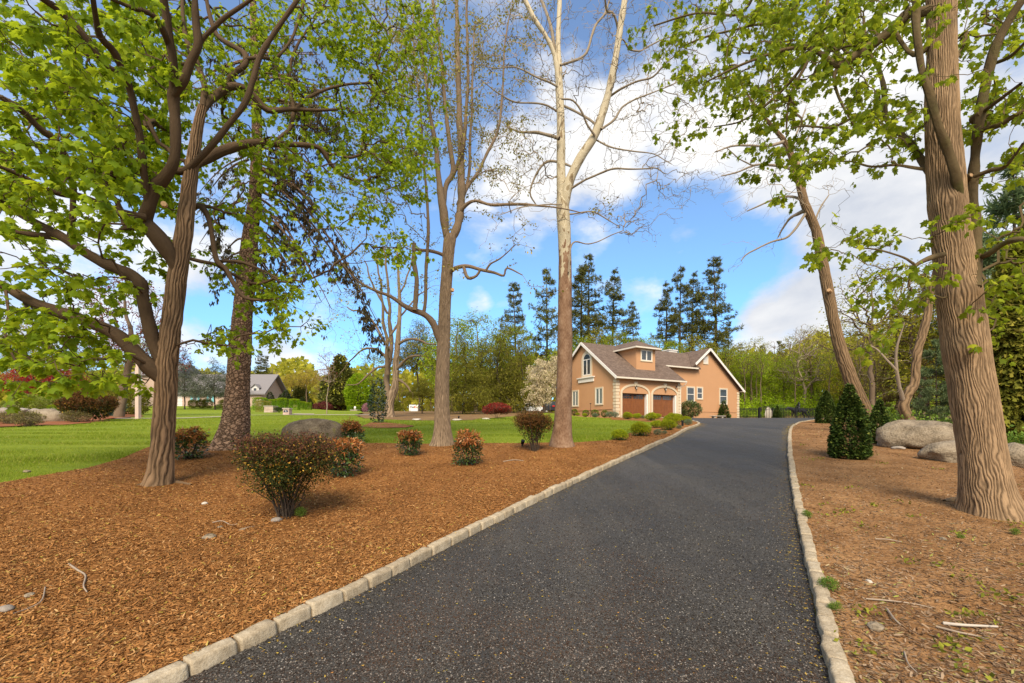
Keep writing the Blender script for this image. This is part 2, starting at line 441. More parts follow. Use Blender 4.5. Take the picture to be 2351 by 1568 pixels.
barkmat('maple_bark', (0.022, 0.013, 0.006), (0.290, 0.185, 0.105), 30, 4)
barkmat('maple_limb_bark', (.022, .013, .007), (.135, .088, .050), 30, 6)
barkmat('spruce_bark', (0.056, 0.033, 0.020), (0.388, 0.250, 0.169), 22, 14, cells=(22, 13, 1), bump=1.0)
barkmat('tulip_bark', (0.036, 0.024, 0.015), (0.347, 0.250, 0.163), 40, 8)
barkmat('basswood_bark', (0.030, 0.018, 0.009), (0.401, 0.267, 0.152), 40, 5)
barkmat('sucker_bark', (.035, .025, .011), (.17, .12, .060), 20, 10, moss=(.10, .10, .03))
barkmat('grey_bark', (0.052, 0.038, 0.025), (0.229, 0.162, 0.104), 16, 4)
barkmat('dark_bark', (.022, .016, .012), (.10, .075, .055), 14, 4)
barkmat('pale_twig_bark', (.16, .12, .085), (.34, .27, .20), 14, 4)
barkmat('leaning_bark', (0.037, 0.024, 0.013), (0.285, 0.187, 0.103), 30, 5)

# sycamore: flaking brown plates low on the bole, cream with olive patches higher up
t = NT('sycamore_bark'); uv = t.coord('UV', (9, 3.2, 1)); wp = t.n('NewGeometry').outputs['Position']
sx = t.n('SeparateXYZ'); t.put(sx.inputs[0], wp)
at = t.n('Attribute'); at.attribute_name = 'h'
lo = t.ramp(t.math('ADD', t.math('MULTIPLY', at.outputs['Fac'], .5), t.math('MULTIPLY', t.noise(uv, 5, 4), .6)), [(.22, (.035, .02, .012)), (.5, (.17, .095, .055)), (.8, (.30, .20, .13))])
patch = t.noise(uv, 1.05, 3, .5, .5)
hi = t.ramp(patch, [(.30, (.42, .36, .25)), (.50, (.50, .44, .32)), (.56, (.26, .20, .12)), (.64, (.15, .10, .055))], 'CONSTANT')
hi = t.mix(t.math('MULTIPLY', t.noise(t.coord('Object'), 14, 3), .35), hi, (.36, .31, .2))
fz = t.math('ADD', t.ramp(t.math('MULTIPLY_ADD', sx.outputs[2], 1 / 9., -.42), [(.0, 0.), (.36, 1.)]), t.math('MULTIPLY_ADD', patch, -1.5, .62))
wh = t.mix(t.ramp(t.math('MULTIPLY_ADD', sx.outputs[2], 1 / 12., -.62), [(0., 0.), (.4, 1.)]), hi, t.mix(t.ramp(patch, [(.57, 0.), (.64, 1.)]), (.50, .43, .30), (.25, .19, .115)))
c = t.mix(t.ramp(fz, [(.50, 0.), (.54, 1.)]), lo, wh)
M['sycamore_bark'] = t.done(t.pbr(c, .8, 0, t.bump(t.noise(uv, 5, 4), .35, .015), .2))
barkmat('sycamore_twig', (.12, .085, .055), (.36, .30, .22), 20, 5, .3)

G = lambda *a: a
leafmat('maple_leaf', [(0, (.09, .155, .010)), (.35, (.165, .27, .014)), (.75, (.26, .37, .018)), (1, (.38, .46, .025))], .5, (.52, .62, .02), .5)
leafmat('linden_leaf', [(0, (.085, .135, .010)), (.45, (.17, .25, .014)), (.85, (.29, .36, .02)), (1, (.42, .46, .03))], .5, (.52, .58, .03))

leafmat('bud_leaf', [(0, (.18, .17, .03)), (.5, (.34, .30, .06)), (1, (.45, .38, .13))], .3, (.45, .42, .08))
leafmat('spring_yellow', [(0, (.20, .21, .018)), (.5, (.36, .34, .028)), (1, (.50, .44, .05))], .4, (.52, .48, .05))
leafmat('spring_green', [(0, (.13, .20, .013)), (.5, (.23, .31, .018)), (1, (.36, .39, .03))], .42, (.45, .5, .03))
leafmat('fresh_green', [(0, (.16, .25, .012)), (1, (.34, .45, .02))], .42, (.45, .56, .02))
leafmat('olive_haze', [(0, (.13, .11, .03)), (.5, (.26, .23, .05)), (1, (.40, .34, .08))], .35, (.4, .36, .08))
leafmat('gold_leaf', [(0, (.30, .22, .03)), (1, (.50, .38, .06))], .35, (.5, .4, .06))
leafmat('purple_leaf', [(0, (.075, .02, .024)), (.6, (.19, .045, .05)), (1, (.32, .11, .09))], .35, (.42, .08, .08))
leafmat('red_leaf', [(0, (.16, .012, .016)), (.6, (.36, .025, .030)), (1, (.52, .07, .04))], .35, (.6, .06, .05))
leafmat('rust_leaf', [(0, (.10, .030, .022)), (1, (.24, .085, .055))], .3, (.33, .1, .06))
leafmat('cherry_petal', [(0, (.46, .38, .22)), (.5, (.60, .50, .33)), (.8, (.70, .58, .43)), (1, (.40, .42, .10))], .3, (.6, .54, .34))
leafmat('pine_needle', [(0, (.065, .075, .018)), (.6, (.155, .165, .040)), (1, (.30, .27, .07))], .2, (.2, .22, .05), .7, spec=.04)
leafmat('blue_pine_needle', [(0, (.08, .12, .05)), (.6, (.17, .23, .10)), (1, (.27, .32, .15))], .22, (.22, .3, .12), .7, spec=.04)
leafmat('cedar_needle', [(0, (.060, .075, .050)), (.6, (.12, .14, .095)), (1, (.20, .21, .14))], .12, (.15, .17, .1), .6)
leafmat('hemlock_needle', [(0, (.07, .075, .010)), (.6, (.17, .17, .024)), (1, (.31, .27, .045))], .25, (.28, .27, .03), .7, spec=.04)
leafmat('rust_conifer', [(0, (.10, .06, .02)), (.5, (.24, .17, .05)), (1, (.32, .21, .07))], .2, (.3, .2, .06), .7, spec=.04)
leafmat('dry_spruce', [(0, (.055, .040, .025)), (.6, (.12, .095, .055)), (1, (.16, .15, .06))], .15, (.16, .14, .06), .7)
leafmat('thuja_spray', [(0, (.02, .036, .009)), (.5, (.052, .085, .018)), (.88, (.12, .17, .032)), (1, (.24, .25, .05))], .15, (.1, .16, .02), .5, spec=.08)
leafmat('barberry_leaf', [(0, (.016, .024, .008)), (.5, (.040, .052, .012)), (.86, (.075, .085, .018)), (.90, (.42, .20, .03)), (1, (.50, .30, .05))], .2, (.15, .12, .03), .5)
leafmat('barberry_purple', [(0, (.065, .026, .020)), (.6, (.15, .065, .042)), (.92, (.24, .12, .06)), (1, (.5, .28, .06))], .25, (.3, .08, .05), .5)
leafmat('barberry_rust', [(0, (.060, .030, .012)), (.6, (.16, .075, .028)), (1, (.26, .12, .04))], .25, (.3, .14, .04), .5)
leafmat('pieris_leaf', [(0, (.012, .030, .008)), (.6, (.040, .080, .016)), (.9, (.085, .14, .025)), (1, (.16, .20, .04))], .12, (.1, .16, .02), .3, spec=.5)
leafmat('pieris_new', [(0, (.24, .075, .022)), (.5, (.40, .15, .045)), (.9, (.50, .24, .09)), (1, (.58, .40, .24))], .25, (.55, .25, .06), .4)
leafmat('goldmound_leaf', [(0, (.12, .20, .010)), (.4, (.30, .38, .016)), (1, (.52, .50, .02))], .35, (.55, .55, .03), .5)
leafmat('boxwood_leaf', [(0, (.022, .045, .008)), (.6, (.06, .10, .014)), (1, (.15, .19, .025))], .18, (.16, .22, .03), .45)
leafmat('hedge_leaf', [(0, (.09, .19, .008)), (.5, (.17, .33, .012)), (1, (.33, .46, .02))], .35, (.4, .55, .02), .5)
leafmat('yewcone_leaf', [(0, (.020, .034, .012)), (1, (.065, .09, .025))], .12, (.1, .14, .03), .6)
leafmat('golden_hedge_leaf', [(0, (.16, .15, .025)), (1, (.40, .34, .07))], .25, (.45, .4, .06), .5)
leafmat('lavender_leaf', [(0, (.085, .12, .065)), (1, (.21, .26, .15))], .2, (.2, .28, .12), .6)
leafmat('rhodo_leaf', [(0, (.030, .060, .014)), (.6, (.085, .13, .03)), (1, (.20, .22, .06))], .15, (.2, .28, .04), .35, spec=.5)
leafmat('rhodo_yellow', [(0, (.09, .14, .014)), (.7, (.22, .28, .025)), (1, (.42, .42, .16))], .25, (.4, .45, .05), .5)
leafmat('azalea_leaf', [(0, (.085, .065, .035)), (.6, (.18, .15, .07)), (1, (.30, .27, .07))], .25, (.3, .28, .06), .6)
leafmat('holly_leaf', [(0, (.012, .024, .010)), (.7, (.035, .06, .02)), (1, (.16, .19, .09))], .1, (.1, .14, .04), .25, spec=.6)
leafmat('pink_petal', [(0, (.40, .16, .20)), (1, (.62, .34, .38))], .3, (.6, .3, .35), .6)
leafmat('grass_blade', [(0, (.11, .15, .012)), (.5, (.175, .235, .016)), (.86, (.25, .30, .025)), (1, (.40, .33, .10))], .35, (.3, .38, .02), .6)
leafmat('dry_grass', [(0, (.20, .16, .07)), (1, (.42, .34, .17))], .3, (.4, .32, .14), .7)
leafmat('moss_tuft', [(0, (.10, .11, .012)), (1, (.26, .25, .03))], .2, (.3, .3, .03), .8)
leafmat('groundcover_leaf', [(0, (.05, .10, .015)), (1, (.20, .29, .04))], .3, (.3, .42, .04), .6)

def chipmat(name, stops):
    t = NT(name); g = t.n('NewGeometry')
    c = t.ramp(g.outputs['Random Per Island'], stops)
    c = t.mix(t.math('MULTIPLY', t.noise(t.coord('Object'), 60, 2), .5), c, t.mix(.5, c, (.05, .025, .012)))
    c = t.mix(t.math('MULTIPLY', t.ramp(t.noise(t.coord('Object'), .75, 4, .6), [(.36, 1.), (.56, 0.)]), .42), c, t.mix(.6, c, (.16, .062, .02)))
    M[name] = t.done(t.pbr(c, .85, spec=.15)); return M[name]
chipmat('mulch_chip', [(0, (.13, .055, .016)), (.25, (.25, .108, .030)), (.6, (.37, .165, .048)), (.9, (.47, .235, .078)), (.97, (.56, .34, .15)), (1, (.46, .40, .05))])
chipmat('dry_debris', [(0, (.07, .042, .022)), (.3, (.16, .095, .05)), (.65, (.29, .19, .11)), (.93, (.42, .30, .19)), (1, (.30, .33, .06))])
chipmat('fallen_bits', [(0, (.30, .20, .04)), (.5, (.48, .36, .06)), (.8, (.42, .20, .06)), (1, (.42, .42, .10))])
chipmat('asphalt_grit', [(0, (.010, .0095, .009)), (.5, (.042, .039, .035)), (.82, (.12, .112, .10)), (1, (.30, .28, .25))])

# asphalt
t = NT('asphalt'); v = t.coord('World')
sp = t.voro(v, 120); n2 = t.noise(v, 1.1, 4, .6); n3 = t.noise(v, 9, 3); n4 = t.noise(v, 260, 2)
c = t.ramp(sp, [(.0, (.015, .014, .0125)), (.35, (.029, .0265, .0235)), (.75, (.052, .047, .041))])
c = t.mix(t.ramp(n4, [(.56, 0.), (.72, .75)]), c, (.125, .113, .097))
c = t.mix(t.ramp(n2, [(.38, .0), (.66, .62)]), c, t.mix(.5, c, (.095, .085, .072)))
c = t.mix(t.ramp(n3, [(.30, .35), (.55, 0.)]), c, (.022, .022, .024))
ms_ = t.n('Mapping'); t.put(ms_.inputs[0], t.n('NewGeometry').outputs['Position']); ms_.inputs['Rotation'].default_value = (0, 0, .42); ms_.inputs['Scale'].default_value = (1.5, .22, 1)
trk = t.noise(ms_.outputs[0], 1.0, 4, .6, .3)
c = t.mix(t.ramp(trk, [(.40, .45), (.56, 0.)]), c, t.mix(.6, c, (.012, .011, .010))); c = t.mix(t.ramp(trk, [(.54, 0.), (.70, .30)]), c, (.10, .09, .078))
M['asphalt'] = t.done(t.pbr(c, t.ramp(n2, [(.3, .62), (.7, .8)]), 0, t.bump(t.math('ADD', sp, n4), .8, .008), .5))
# soils
def soil(name, stops, s1=2.2, s2=45, bump=.7, dist=.02):
    t = NT(name); v = t.coord('World')
    f = t.math('ADD', t.math('MULTIPLY', t.noise(v, s1, 5, .6), .45), t.math('MULTIPLY', t.noise(v, s2, 4, .65), .55))
    M[name] = t.done(t.pbr(t.ramp(f, stops), .95, 0, t.bump(t.noise(v, s2, 4, .7), bump, dist), .1)); return M[name]
soil('mulch_soil', [(.30, (.10, .042, .013)), (.5, (.24, .105, .032)), (.68, (.38, .175, .055))], 1.6, 55)
soil('red_mulch', [(.30, (.10, .035, .016)), (.5, (.25, .095, .042)), (.7, (.40, .18, .09))], 1.6, 22)
soil('dirt', [(.33, (.12, .056, .020)), (.5, (.26, .135, .055)), (.64, (.39, .22, .10))], 1.9, 30, 1.0, .03)
soil('litter_ground', [(.30, (.07, .05, .022)), (.46, (.16, .105, .05)), (.56, (.20, .15, .055)), (.66, (.11, .15, .03)), (.8, (.10, .17, .02))], .22, 9)
soil('brown_floor', [(.28, (.10, .060, .030)), (.5, (.19, .115, .055)), (.62, (.27, .18, .07)), (.75, (.22, .19, .04))], .35, 14)
soil('pale_path', [(.3, (.34, .29, .23)), (.7, (.55, .49, .41))], 3, 50, .2)
# lawn base
t = NT('lawn_turf'); v = t.coord('World'); vy = t.coord('World', (.45, 2.4, 1))
f = t.math('ADD', t.math('MULTIPLY', t.noise(vy, .55, 5, .65), .62), t.math('MULTIPLY', t.noise(v, 26, 4, .7), .38))
c = t.ramp(f, [(.30, (.095, .13, .012)), (.46, (.165, .22, .016)), (.58, (.23, .275, .022)), (.70, (.32, .31, .06))])
M['lawn_turf'] = t.done(t.pbr(c, .9, 0, t.bump(t.noise(v, 60, 3, .7), .8, .03), .1))
# stone
def stone(name, stops, s1=6, moss=None, s2=70, bump=.6, dist=.01, lo=.55):
    t = NT(name); v = t.coord('Object'); oi = t.n('ObjectInfo')
    f = t.math('ADD', t.math('MULTIPLY', t.noise(v, s1, 5, .65), .6), t.math('MULTIPLY', t.noise(v, s2, 3), .4))
    f = t.math('ADD', f, t.math('MULTIPLY_ADD', oi.outputs['Random'], .10, -.05))
    c = t.ramp(f, stops)
    if moss: c = t.mix(t.ramp(t.noise(v, s1 * .5, 4, .7), [(lo, 0.), (lo + .12, .9)]), c, moss)
    M[name] = t.done(t.pbr(c, .9, 0, t.bump(f, bump, dist), .15)); return M[name]
stone('kerb_granite', [(.30, (.20, .155, .10)), (.5, (.36, .295, .205)), (.68, (.50, .43, .32))], 14, (.30, .22, .11), 90, .8, .012, .60)
stone('kerb_mortar', [(.3, (.22, .16, .09)), (.7, (.38, .29, .18))], 14)
stone('dark_boulder', [(.34, (.07, .052, .034)), (.5, (.20, .155, .105)), (.66, (.36, .29, .20))], 3.4, (.16, .145, .03), 30, 1.0, .04, .57)
stone('pale_boulder', [(.34, (.10, .078, .052)), (.50, (.25, .20, .14)), (.68, (.38, .32, .235))], 2.4, (.16, .12, .07), 30, 1.0, .06, .57)
stone('white_rock', [(.3, (.40, .35, .29)), (.7, (.62, .57, .49))], 2)
stone('grey_rock', [(.3, (.17, .145, .12)), (.7, (.38, .33, .28))], 3)
# house
def stucco(name, col):
    t = NT(name); v = t.coord('Object')
    c = t.mix(t.noise(v, .8, 4, .6), tuple(x * .93 for x in col), tuple(x * 1.05 for x in col))
    c = t.mix(t.math('MULTIPLY', t.ramp(t.noise(t.coord('Object', (3, 3, .35)), 1.5, 3), [(.5, 0.), (.8, 1.)]), .12), c, tuple(x * .7 for x in col))
    M[name] = t.done(t.pbr(c, .95, 0, t.bump(t.noise(v, 55, 3, .7), .35, .01), .1)); return M[name]
stucco('peach_stucco', (.50, .275, .145))
stucco('cream_trim', (.62, .515, .37))
plain('white_paint', (.74, .70, .65), .5, 0, .05)
plain('cream_paint', (.66, .60, .50), .55, 0, .05)
t = NT('shingle'); uv = t.coord('UV')
br = t.n('TexBrick'); t.put(br.inputs['Vector'], uv); br.inputs['Scale'].default_value = 1.0
for k, val in (('Brick Width', .34), ('Row Height', .15), ('Mortar Size', .008), ('Bias', 0.)): br.inputs[k].default_value = val
br.inputs['Color1'].default_value = (.085, .058, .045, 1); br.inputs['Color2'].default_value = (.20, .145, .115, 1); br.inputs['Mortar'].default_value = (.035, .026, .02, 1)
c = t.mix(.5, br.outputs[0], t.ramp(t.noise(uv, 5, 4), [(.3, (.10, .07, .055)), (.7, (.20, .15, .12))]))
M['shingle'] = t.done(t.pbr(c, .95, 0, t.bump(br.outputs[1], -.5, .012), .1))
t = NT('door_wood'); v = t.coord('Object', (14, 14, .8))
c = t.ramp(t.noise(v, 2.2, 5, .6, .5), [(.28, (.11, .032, .009)), (.5, (.21, .070, .018)), (.72, (.30, .115, .033))])
M['door_wood'] = t.done(t.pbr(c, .45, 0, None, .4))
t = NT('dark_glass'); c = t.mix(t.noise(t.coord('Object'), 1.2, 2), (.02, .025, .028), (.06, .07, .075))
M['dark_glass'] = t.done(t.pbr(c, .06, 0, None, .8))
t = NT('curtained_glass'); c = t.ramp(t.noise(t.coord('Object', (7, 7, .15)), 2.0, 2), [(.35, (.05, .065, .06)), (.65, (.28, .32, .30))])
M['curtained_glass'] = t.done(t.pbr(c, .08, 0, None, .8))
plain('black_metal', (.012, .012, .013), .4, .3, .1)
plain('bronze', (.030, .030, .034), .42, .5, .3, 4)
plain('lamp_glass', (.55, .50, .42), .15, 0, .1)
plain('cut_wood', (.50, .31, .16), .8, 0, .2, 20)
plain('bare_wood', (.42, .25, .13), .8, 0, .3, 9)
plain('grey_wood', (.30, .235, .175), .9, 0, .3, 12)
plain('bench_stone', (.42, .37, .31), .9, 0, .15, 9, .3)
plain('pole_wood', (.52, .40, .33), .8, 0, .15, 4)
plain('truck_white', (.78, .78, .77), .35, 0, .03)
plain('truck_grey', (.25, .26, .27), .5, 0, .05)
plain('letter_purple', (.060, .030, .085), .5, 0, .02)
plain('letter_orange', (.75, .11, .02), .5, 0, .02)
plain('rubber', (.02, .02, .02), .9, 0, .1)
plain('car_white', (.70, .71, .72), .3, 0, .03, spec=.6)
plain('car_dark', (.03, .035, .045), .25, 0, .03, spec=.6)
plain('tail_red', (.5, .02, .02), .3, 0, .02)
plain('turquoise_paint', (.18, .47, .52), .6, 0, .06)
plain('siding_grey', (.50, .49, .50), .7, 0, .05)
plain('green_box', (.035, .075, .055), .6, 0, .1)
plain('sign_navy', (.02, .035, .075), .4, 0, .05)
t = NT('grey_shingle'); c = t.mix(t.noise(t.coord('Object', (2, 2, 9)), 2.5, 4), (.15, .14, .145), (.26, .245, .25))
M['grey_shingle'] = t.done(t.pbr(c, .9, spec=.1))
def brickmat(name, c1, c2, mo, w=.22, hgt=.075):
    t = NT(name); tc = t.n('TexCoord'); sx = t.n('SeparateXYZ'); t.put(sx.inputs[0], tc.outputs['Object'])
    cx = t.n('CombineXYZ'); t.put(cx.inputs[0], t.math('ADD', sx.outputs[0], sx.outputs[1])); t.put(cx.inputs[1], sx.outputs[2])
    br = t.n('TexBrick'); t.put(br.inputs['Vector'], cx.outputs[0]); br.inputs['Scale'].default_value = 1
    for k, val in (('Brick Width', w), ('Row Height', hgt), ('Mortar Size', .008)): br.inputs[k].default_value = val
    br.inputs['Color1'].default_value = (*c1, 1); br.inputs['Color2'].default_value = (*c2, 1); br.inputs['Mortar'].default_value = (*mo, 1)
    M[name] = t.done(t.pbr(t.mix(.35, br.outputs[0], t.mix(t.noise(tc.outputs['Object'], 1.2, 4), c1, c2)), .9, spec=.1)); return M[name]
brickmat('pale_brick', (.42, .29, .22), (.52, .39, .31), (.5, .43, .36))
brickmat('pillar_stone', (.34, .24, .19), (.56, .45, .37), (.42, .36, .3), .3, .12)
# ------------------------------------------------------------------ ground sheets
def grid_ground():
    ys = np.concatenate([np.arange(-14, 0, 1.0), np.arange(0, 30, .5), np.geomspace(30, 330, 60)])
    s = np.linspace(-1, 1, 151); xs = np.sign(s) * (np.abs(s) ** 1.7) * 300
    Xg, Yg = np.meshgrid(xs, ys); Z = zt(Xg.ravel(), Yg.ravel())
    n, k = Xg.shape
    b = (np.arange(n - 1) * k)[:, None] + np.arange(k - 1)[None]
    F = np.stack([b, b + 1, b + k + 1, b + k], -1).reshape(-1, 4)
    return MB().add(np.stack([Xg.ravel(), Yg.ravel(), Z], 1), F)
struct(grid_ground().build('ground', M['litter_ground'], smooth=True))

def dens(poly, smax=.35, k=.035):
    out = []
    for i, p in enumerate(poly):
        q = poly[(i + 1) % len(poly)]; p = np.array(p, float); q = np.array(q, float)
        st = max(.12, min(2.5, smax + k * max(0, min(p[1], q[1]))))
        n = max(1, int(np.linalg.norm(q - p) / st))
        for j in range(n): out.append(tuple(p + (q - p) * j / n))
    return out
def inpoly(P, poly):
    x, y = P[:, 0], P[:, 1]; c = np.zeros(len(P), bool); n = len(poly); j = n - 1
    for i in range(n):
        xi, yi = poly[i]; xj, yj = poly[j]
        if yi != yj:
            c ^= ((yi > y) != (yj > y)) & (x < (xj - xi) * (y - yi) / (yj - yi) + xi)
        j = i
    return c
def sheet(name, poly, mat, off, bumpy=0., s0=.25, edge_noise=0., ks=.035):
    poly = dens(poly, s0, ks)
    if edge_noise:
        A = np.array(poly); nn = np.stack([vnoise(np.c_[A * 1.7, A[:, 0] * 0], 31), vnoise(np.c_[A * 1.7, A[:, 0] * 0 + 9], 32)], 1) - .5
        poly = [tuple(q) for q in A + nn * edge_noise * 2]
    A = np.array(poly); x0, y0 = A.min(0); x1, y1 = A.max(0)
    pts_ = []; y = y0
    while y < y1:
        st = max(.12, s0 + ks * max(0, y))
        xs = np.arange(x0, x1, st); pts_.append(np.stack([xs + rnd.random() * st * .5, np.full(len(xs), y)], 1)); y += st
    P = np.concatenate(pts_); P = P[inpoly(P, poly)]
    vs = [Vector(p) for p in poly] + [Vector(p) for p in P]
    n = len(poly)
    v, e, f, *_ = delaunay_2d_cdt(vs, [], [list(range(n))], 1, 1e-4)
    V = np.array([(q.x, q.y) for q in v]); o = off + .0009 * np.maximum(V[:, 1], 0)
    Z = zt(V[:, 0], V[:, 1]) + o
    if bumpy: Z = Z + bumpy * (fbm(np.stack([V[:, 0] * 1.8, V[:, 1] * 1.8, V[:, 0] * 0], 1), 3, 11) - .5) * 2
    o = MB().add(np.c_[V, Z], np.array([list(q) for q in f if len(q) == 3])).build(name, mat, smooth=True)
    struct(o); return o, poly

def shift(S, side, d):
    t_ = unit(np.gradient(S, axis=0)); return S + np.stack([t_[:, 1], -t_[:, 0]], 1) * side * d
def P2(x, y, off=0.): q = GP(x, y, off); return (q[0], q[1])
def PY(x, Y): return ((x - CX) / FO * Y, Y)

# edges of the driveway, nearest first (asphalt level)
LK = [P2(x, y) for x, y in [(420, 1568), (620, 1470), (800, 1384), (950, 1304), (1100, 1225), (1280, 1133), (1430, 1061), (1500, 1029), (1550, 1006)]] + [PY(1580, 17.2), PY(1601, 19.4), PY(1607, 20.8), PY(1604, 22.2), PY(1588, 24.5), PY(1568, 27.5), PY(1545, 31.0), PY(1520, 35.0), PY(1498, 38.0)]
LK = [(LK[0][0] - (LK[1][0] - LK[0][0]) * 1.1, LK[0][1] - (LK[1][1] - LK[0][1]) * 1.1)] + LK
RK = [P2(x, y) for x, y in [(1903, 1568), (1872, 1420), (1842, 1270), (1824, 1180), (1812, 1090), (1808, 1040)]] + [PY(1811, 16.3), PY(1822, 19.5), PY(1842, 23), PY(1866, 26.5), PY(1890, 30), PY(1925, 34), PY(1960, 38)]
RK = [(RK[0][0] - (RK[1][0] - RK[0][0]) * 1.6, RK[0][1] - (RK[1][1] - RK[0][1]) * 1.6)] + RK
def smooth2(P, ds): return crom(np.array([(x, y, 0, 1) for x, y in P]), ds)[:, :2]
LS = smooth2(LK, .1); RS = smooth2(RK, .1)
HOUSE_A = math.radians(28); HU = np.array([math.cos(HOUSE_A), math.sin(HOUSE_A)]); HV = np.array([-math.sin(HOUSE_A), math.cos(HOUSE_A)])
HC = np.array([9.3, 39.0])
def HP(t_, s_): q = HC + HU * t_ + HV * s_; return (q[0], q[1])

drive = [tuple(p) for p in LS[::3]] + [HP(.4, -.9), HP(.4, .6), HP(8.3, .6), HP(8.3, 2.5), HP(20.6, 2.6), PY(1900, 52.0), PY(1975, 52)] + [tuple(p) for p in RS[::-3]]
sheet('driveway', drive, M['asphalt'], .010, s0=.2)

MO = .068      # mulch stands this much above the asphalt
bed_edge = [P2(x, y, MO) for x, y in [(1496, 984), (1441, 997), (1404, 1012), (1317, 1016), (1180, 1018), (1014, 1020), (880, 1018), (760, 1017), (647, 1016), (574, 1017), (493, 1018), (400, 1020), (337, 1028), (280, 1052), (200, 1075), (100, 1093), (0, 1110), (-160, 1135)]]
upper_bed = [PY(1496, 22.0), PY(1450, 25), PY(1400, 26.5), PY(1405, 29.5), PY(1380, 33), HP(-.8, .3), HP(.35, -.9)]
LM = shift(LS, -1, .085); RM = shift(RS, 1, .085)
mulch = [tuple(p) for p in LM[::3]] + upper_bed[::-1] + bed_edge + [(-7.5, 5.5), (-7.5, .3), (-4, -.5)]
_, mulch_poly = sheet('mulch_bed', mulch, M['mulch_soil'], MO, bumpy=.018, s0=.12, edge_noise=.03)
dirt = [tuple(p) for p in RM[::3]] + [PY(1990, 38), PY(2080, 30), PY(2260, 22), (19, 14), (15, 8), (12, 3), (9, -1)]
_, dirt_poly = sheet('dirt_bed', dirt, M['dirt'], MO, bumpy=.02, s0=.09)

lawn = [(-9.5, 4.6)] + bed_edge[::-1][1:] + upper_bed[:4] + [PY(1378, 33), HP(-1.75, .3), HP(-1.75, 6.0), HP(-1.75, 8.5), PY(1240, 40)] \
    + [PY(1150, 28.5), PY(1100, 26.0), PY(1082, 24.0), PY(1030, 23.6), PY(950, 24.2), PY(884, 25.5), PY(836, 27.0), PY(822, 30.5), PY(815, 35.0), PY(700, 35.2), PY(590, 35), PY(520, 30.5), PY(420, 27.6), PY(330, 26.8), PY(240, 25.5), PY(205, 20.5), PY(147, 18.6), PY(0, 17.6), PY(-200, 17)]
lawn = lawn + [(-26, 12), (-14, 4.2)]
_, lawn_poly = sheet('lawn', lawn, M['lawn_turf'], .06, s0=.3)
far_lawn = [PY(300, 29.4), PY(420, 28.9), PY(520, 31.8), PY(588, 36.2), PY(700, 36.8), PY(812, 36.8), PY(835, 44), PY(820, 66), PY(600, 74), PY(480, 76), PY(330, 76), PY(305, 50)]
sheet('far_lawn', far_lawn, M['lawn_turf'], .06, s0=.8)
floor_poly = [PY(1146, 29.2), PY(1100, 26.6), PY(1082, 24.6), PY(1030, 24.2), PY(950, 24.8), PY(884, 26.1), PY(838, 27.8), PY(828, 31), PY(822, 36), PY(845, 44), PY(860, 53), PY(1000, 55), PY(1180, 54), PY(1300, 52), HP(-1.9, 9.5), PY(1240, 40.5)]
sheet('woodland_floor', floor_poly, M['brown_floor'], .05, s0=.8)
ring = [P2(x, y, .08) for x, y in [(829, 980), (850, 971.5), (867, 969.2), (885, 971), (930, 975), (952, 979), (930, 982.5), (880, 983.5), (845, 983)]]
sheet('mulch_ring', ring, M['red_mulch'], .085, s0=.25)
side_bed = [PY(-200, 17.6), PY(0, 18.2), PY(147, 19.2), PY(203, 21.0), PY(258, 23.2), PY(236, 26.2), PY(300, 30.5), PY(330, 31.5), PY(318, 44), PY(200, 52), PY(-200, 52)]
sheet('side_mulch_bed', side_bed, M['red_mulch'], .085, s0=.5)
sheet('street', [PY(205, 27.8), PY(330, 27.5), PY(420, 28.0), PY(522, 31), PY(590, 35.3), PY(640, 35.8), PY(700, 35.5), PY(815, 35.5), PY(870, 36), PY(870, 36.8), PY(812, 36.6), PY(700, 36.5), PY(588, 36.0), PY(520, 31.7), PY(420, 28.7), PY(330, 28.3), PY(205, 28.6)], M['pale_path'], .075, s0=.4)
sheet('front_walk', [PY(668, 36.7), PY(720, 36.7), PY(722, 38.0), PY(676, 38.2)], M['pale_path'], .10, s0=.4)
hill_grass = [PY(1700, 57), PY(1790, 57), PY(1795, 66), PY(1780, 78), PY(1690, 79)]
sheet('hillside_grass', hill_grass, M['lawn_turf'], .06, s0=1.2)

# ------------------------------------------------------------------ small loose stuff on the ground
rg = np.random.default_rng(11)
def scatter(poly, n, y0, y1, p=1.0):
    """random points in poly, density falling with distance"""
    A = np.array(poly); out = []; tot = 0
    while tot < n:
        u = rg.random(n * 3)
        Y = (y0 ** (1 - p) + u * (y1 ** (1 - p) - y0 ** (1 - p))) ** (1 / (1 - p)) if p != 1 else y0 * (y1 / y0) ** u
        X = (rg.random(n * 3) * 2.7 - 1.35) * Y
        P = np.stack([X, Y], 1); P = P[inpoly(P, poly)]
        if not len(P): break
        out.append(P); tot += len(P)
    return np.concatenate(out)[:n]
def chips(name, P, off, smin, smax, mat, shape, faces, label=None, cat=None, tilt=.35, fold=.3, lift=.012, bumpy=0, aspect=1.):
    n = len(P); Z = zt(P[:, 0], P[:, 1], off) + .0009 * P[:, 1]
    if bumpy: Z = Z + bumpy * (fbm(np.stack([P[:, 0] * 1.8, P[:, 1] * 1.8, P[:, 0] * 0], 1), 3, 11) - .5) * 2
    th = rg.random(n) * 2 * PI
    D = np.stack([np.cos(th), np.sin(th), rg.normal(0, tilt, n)], 1)
    sz = rg.uniform(smin, smax, n) * np.maximum(1, P[:, 1] / 9)
    mb = MB(); leaves(mb, np.c_[P, Z + rg.uniform(.1, 1, n) * lift], D, sz, shape * np.array([1, aspect]), faces, fold, rg, curl=.05, jit=tilt)
    o = mb.build(name, mat); o['kind'] = 'stuff'
    if label: o['label'] = label
    if cat: o['category'] = cat
    return o
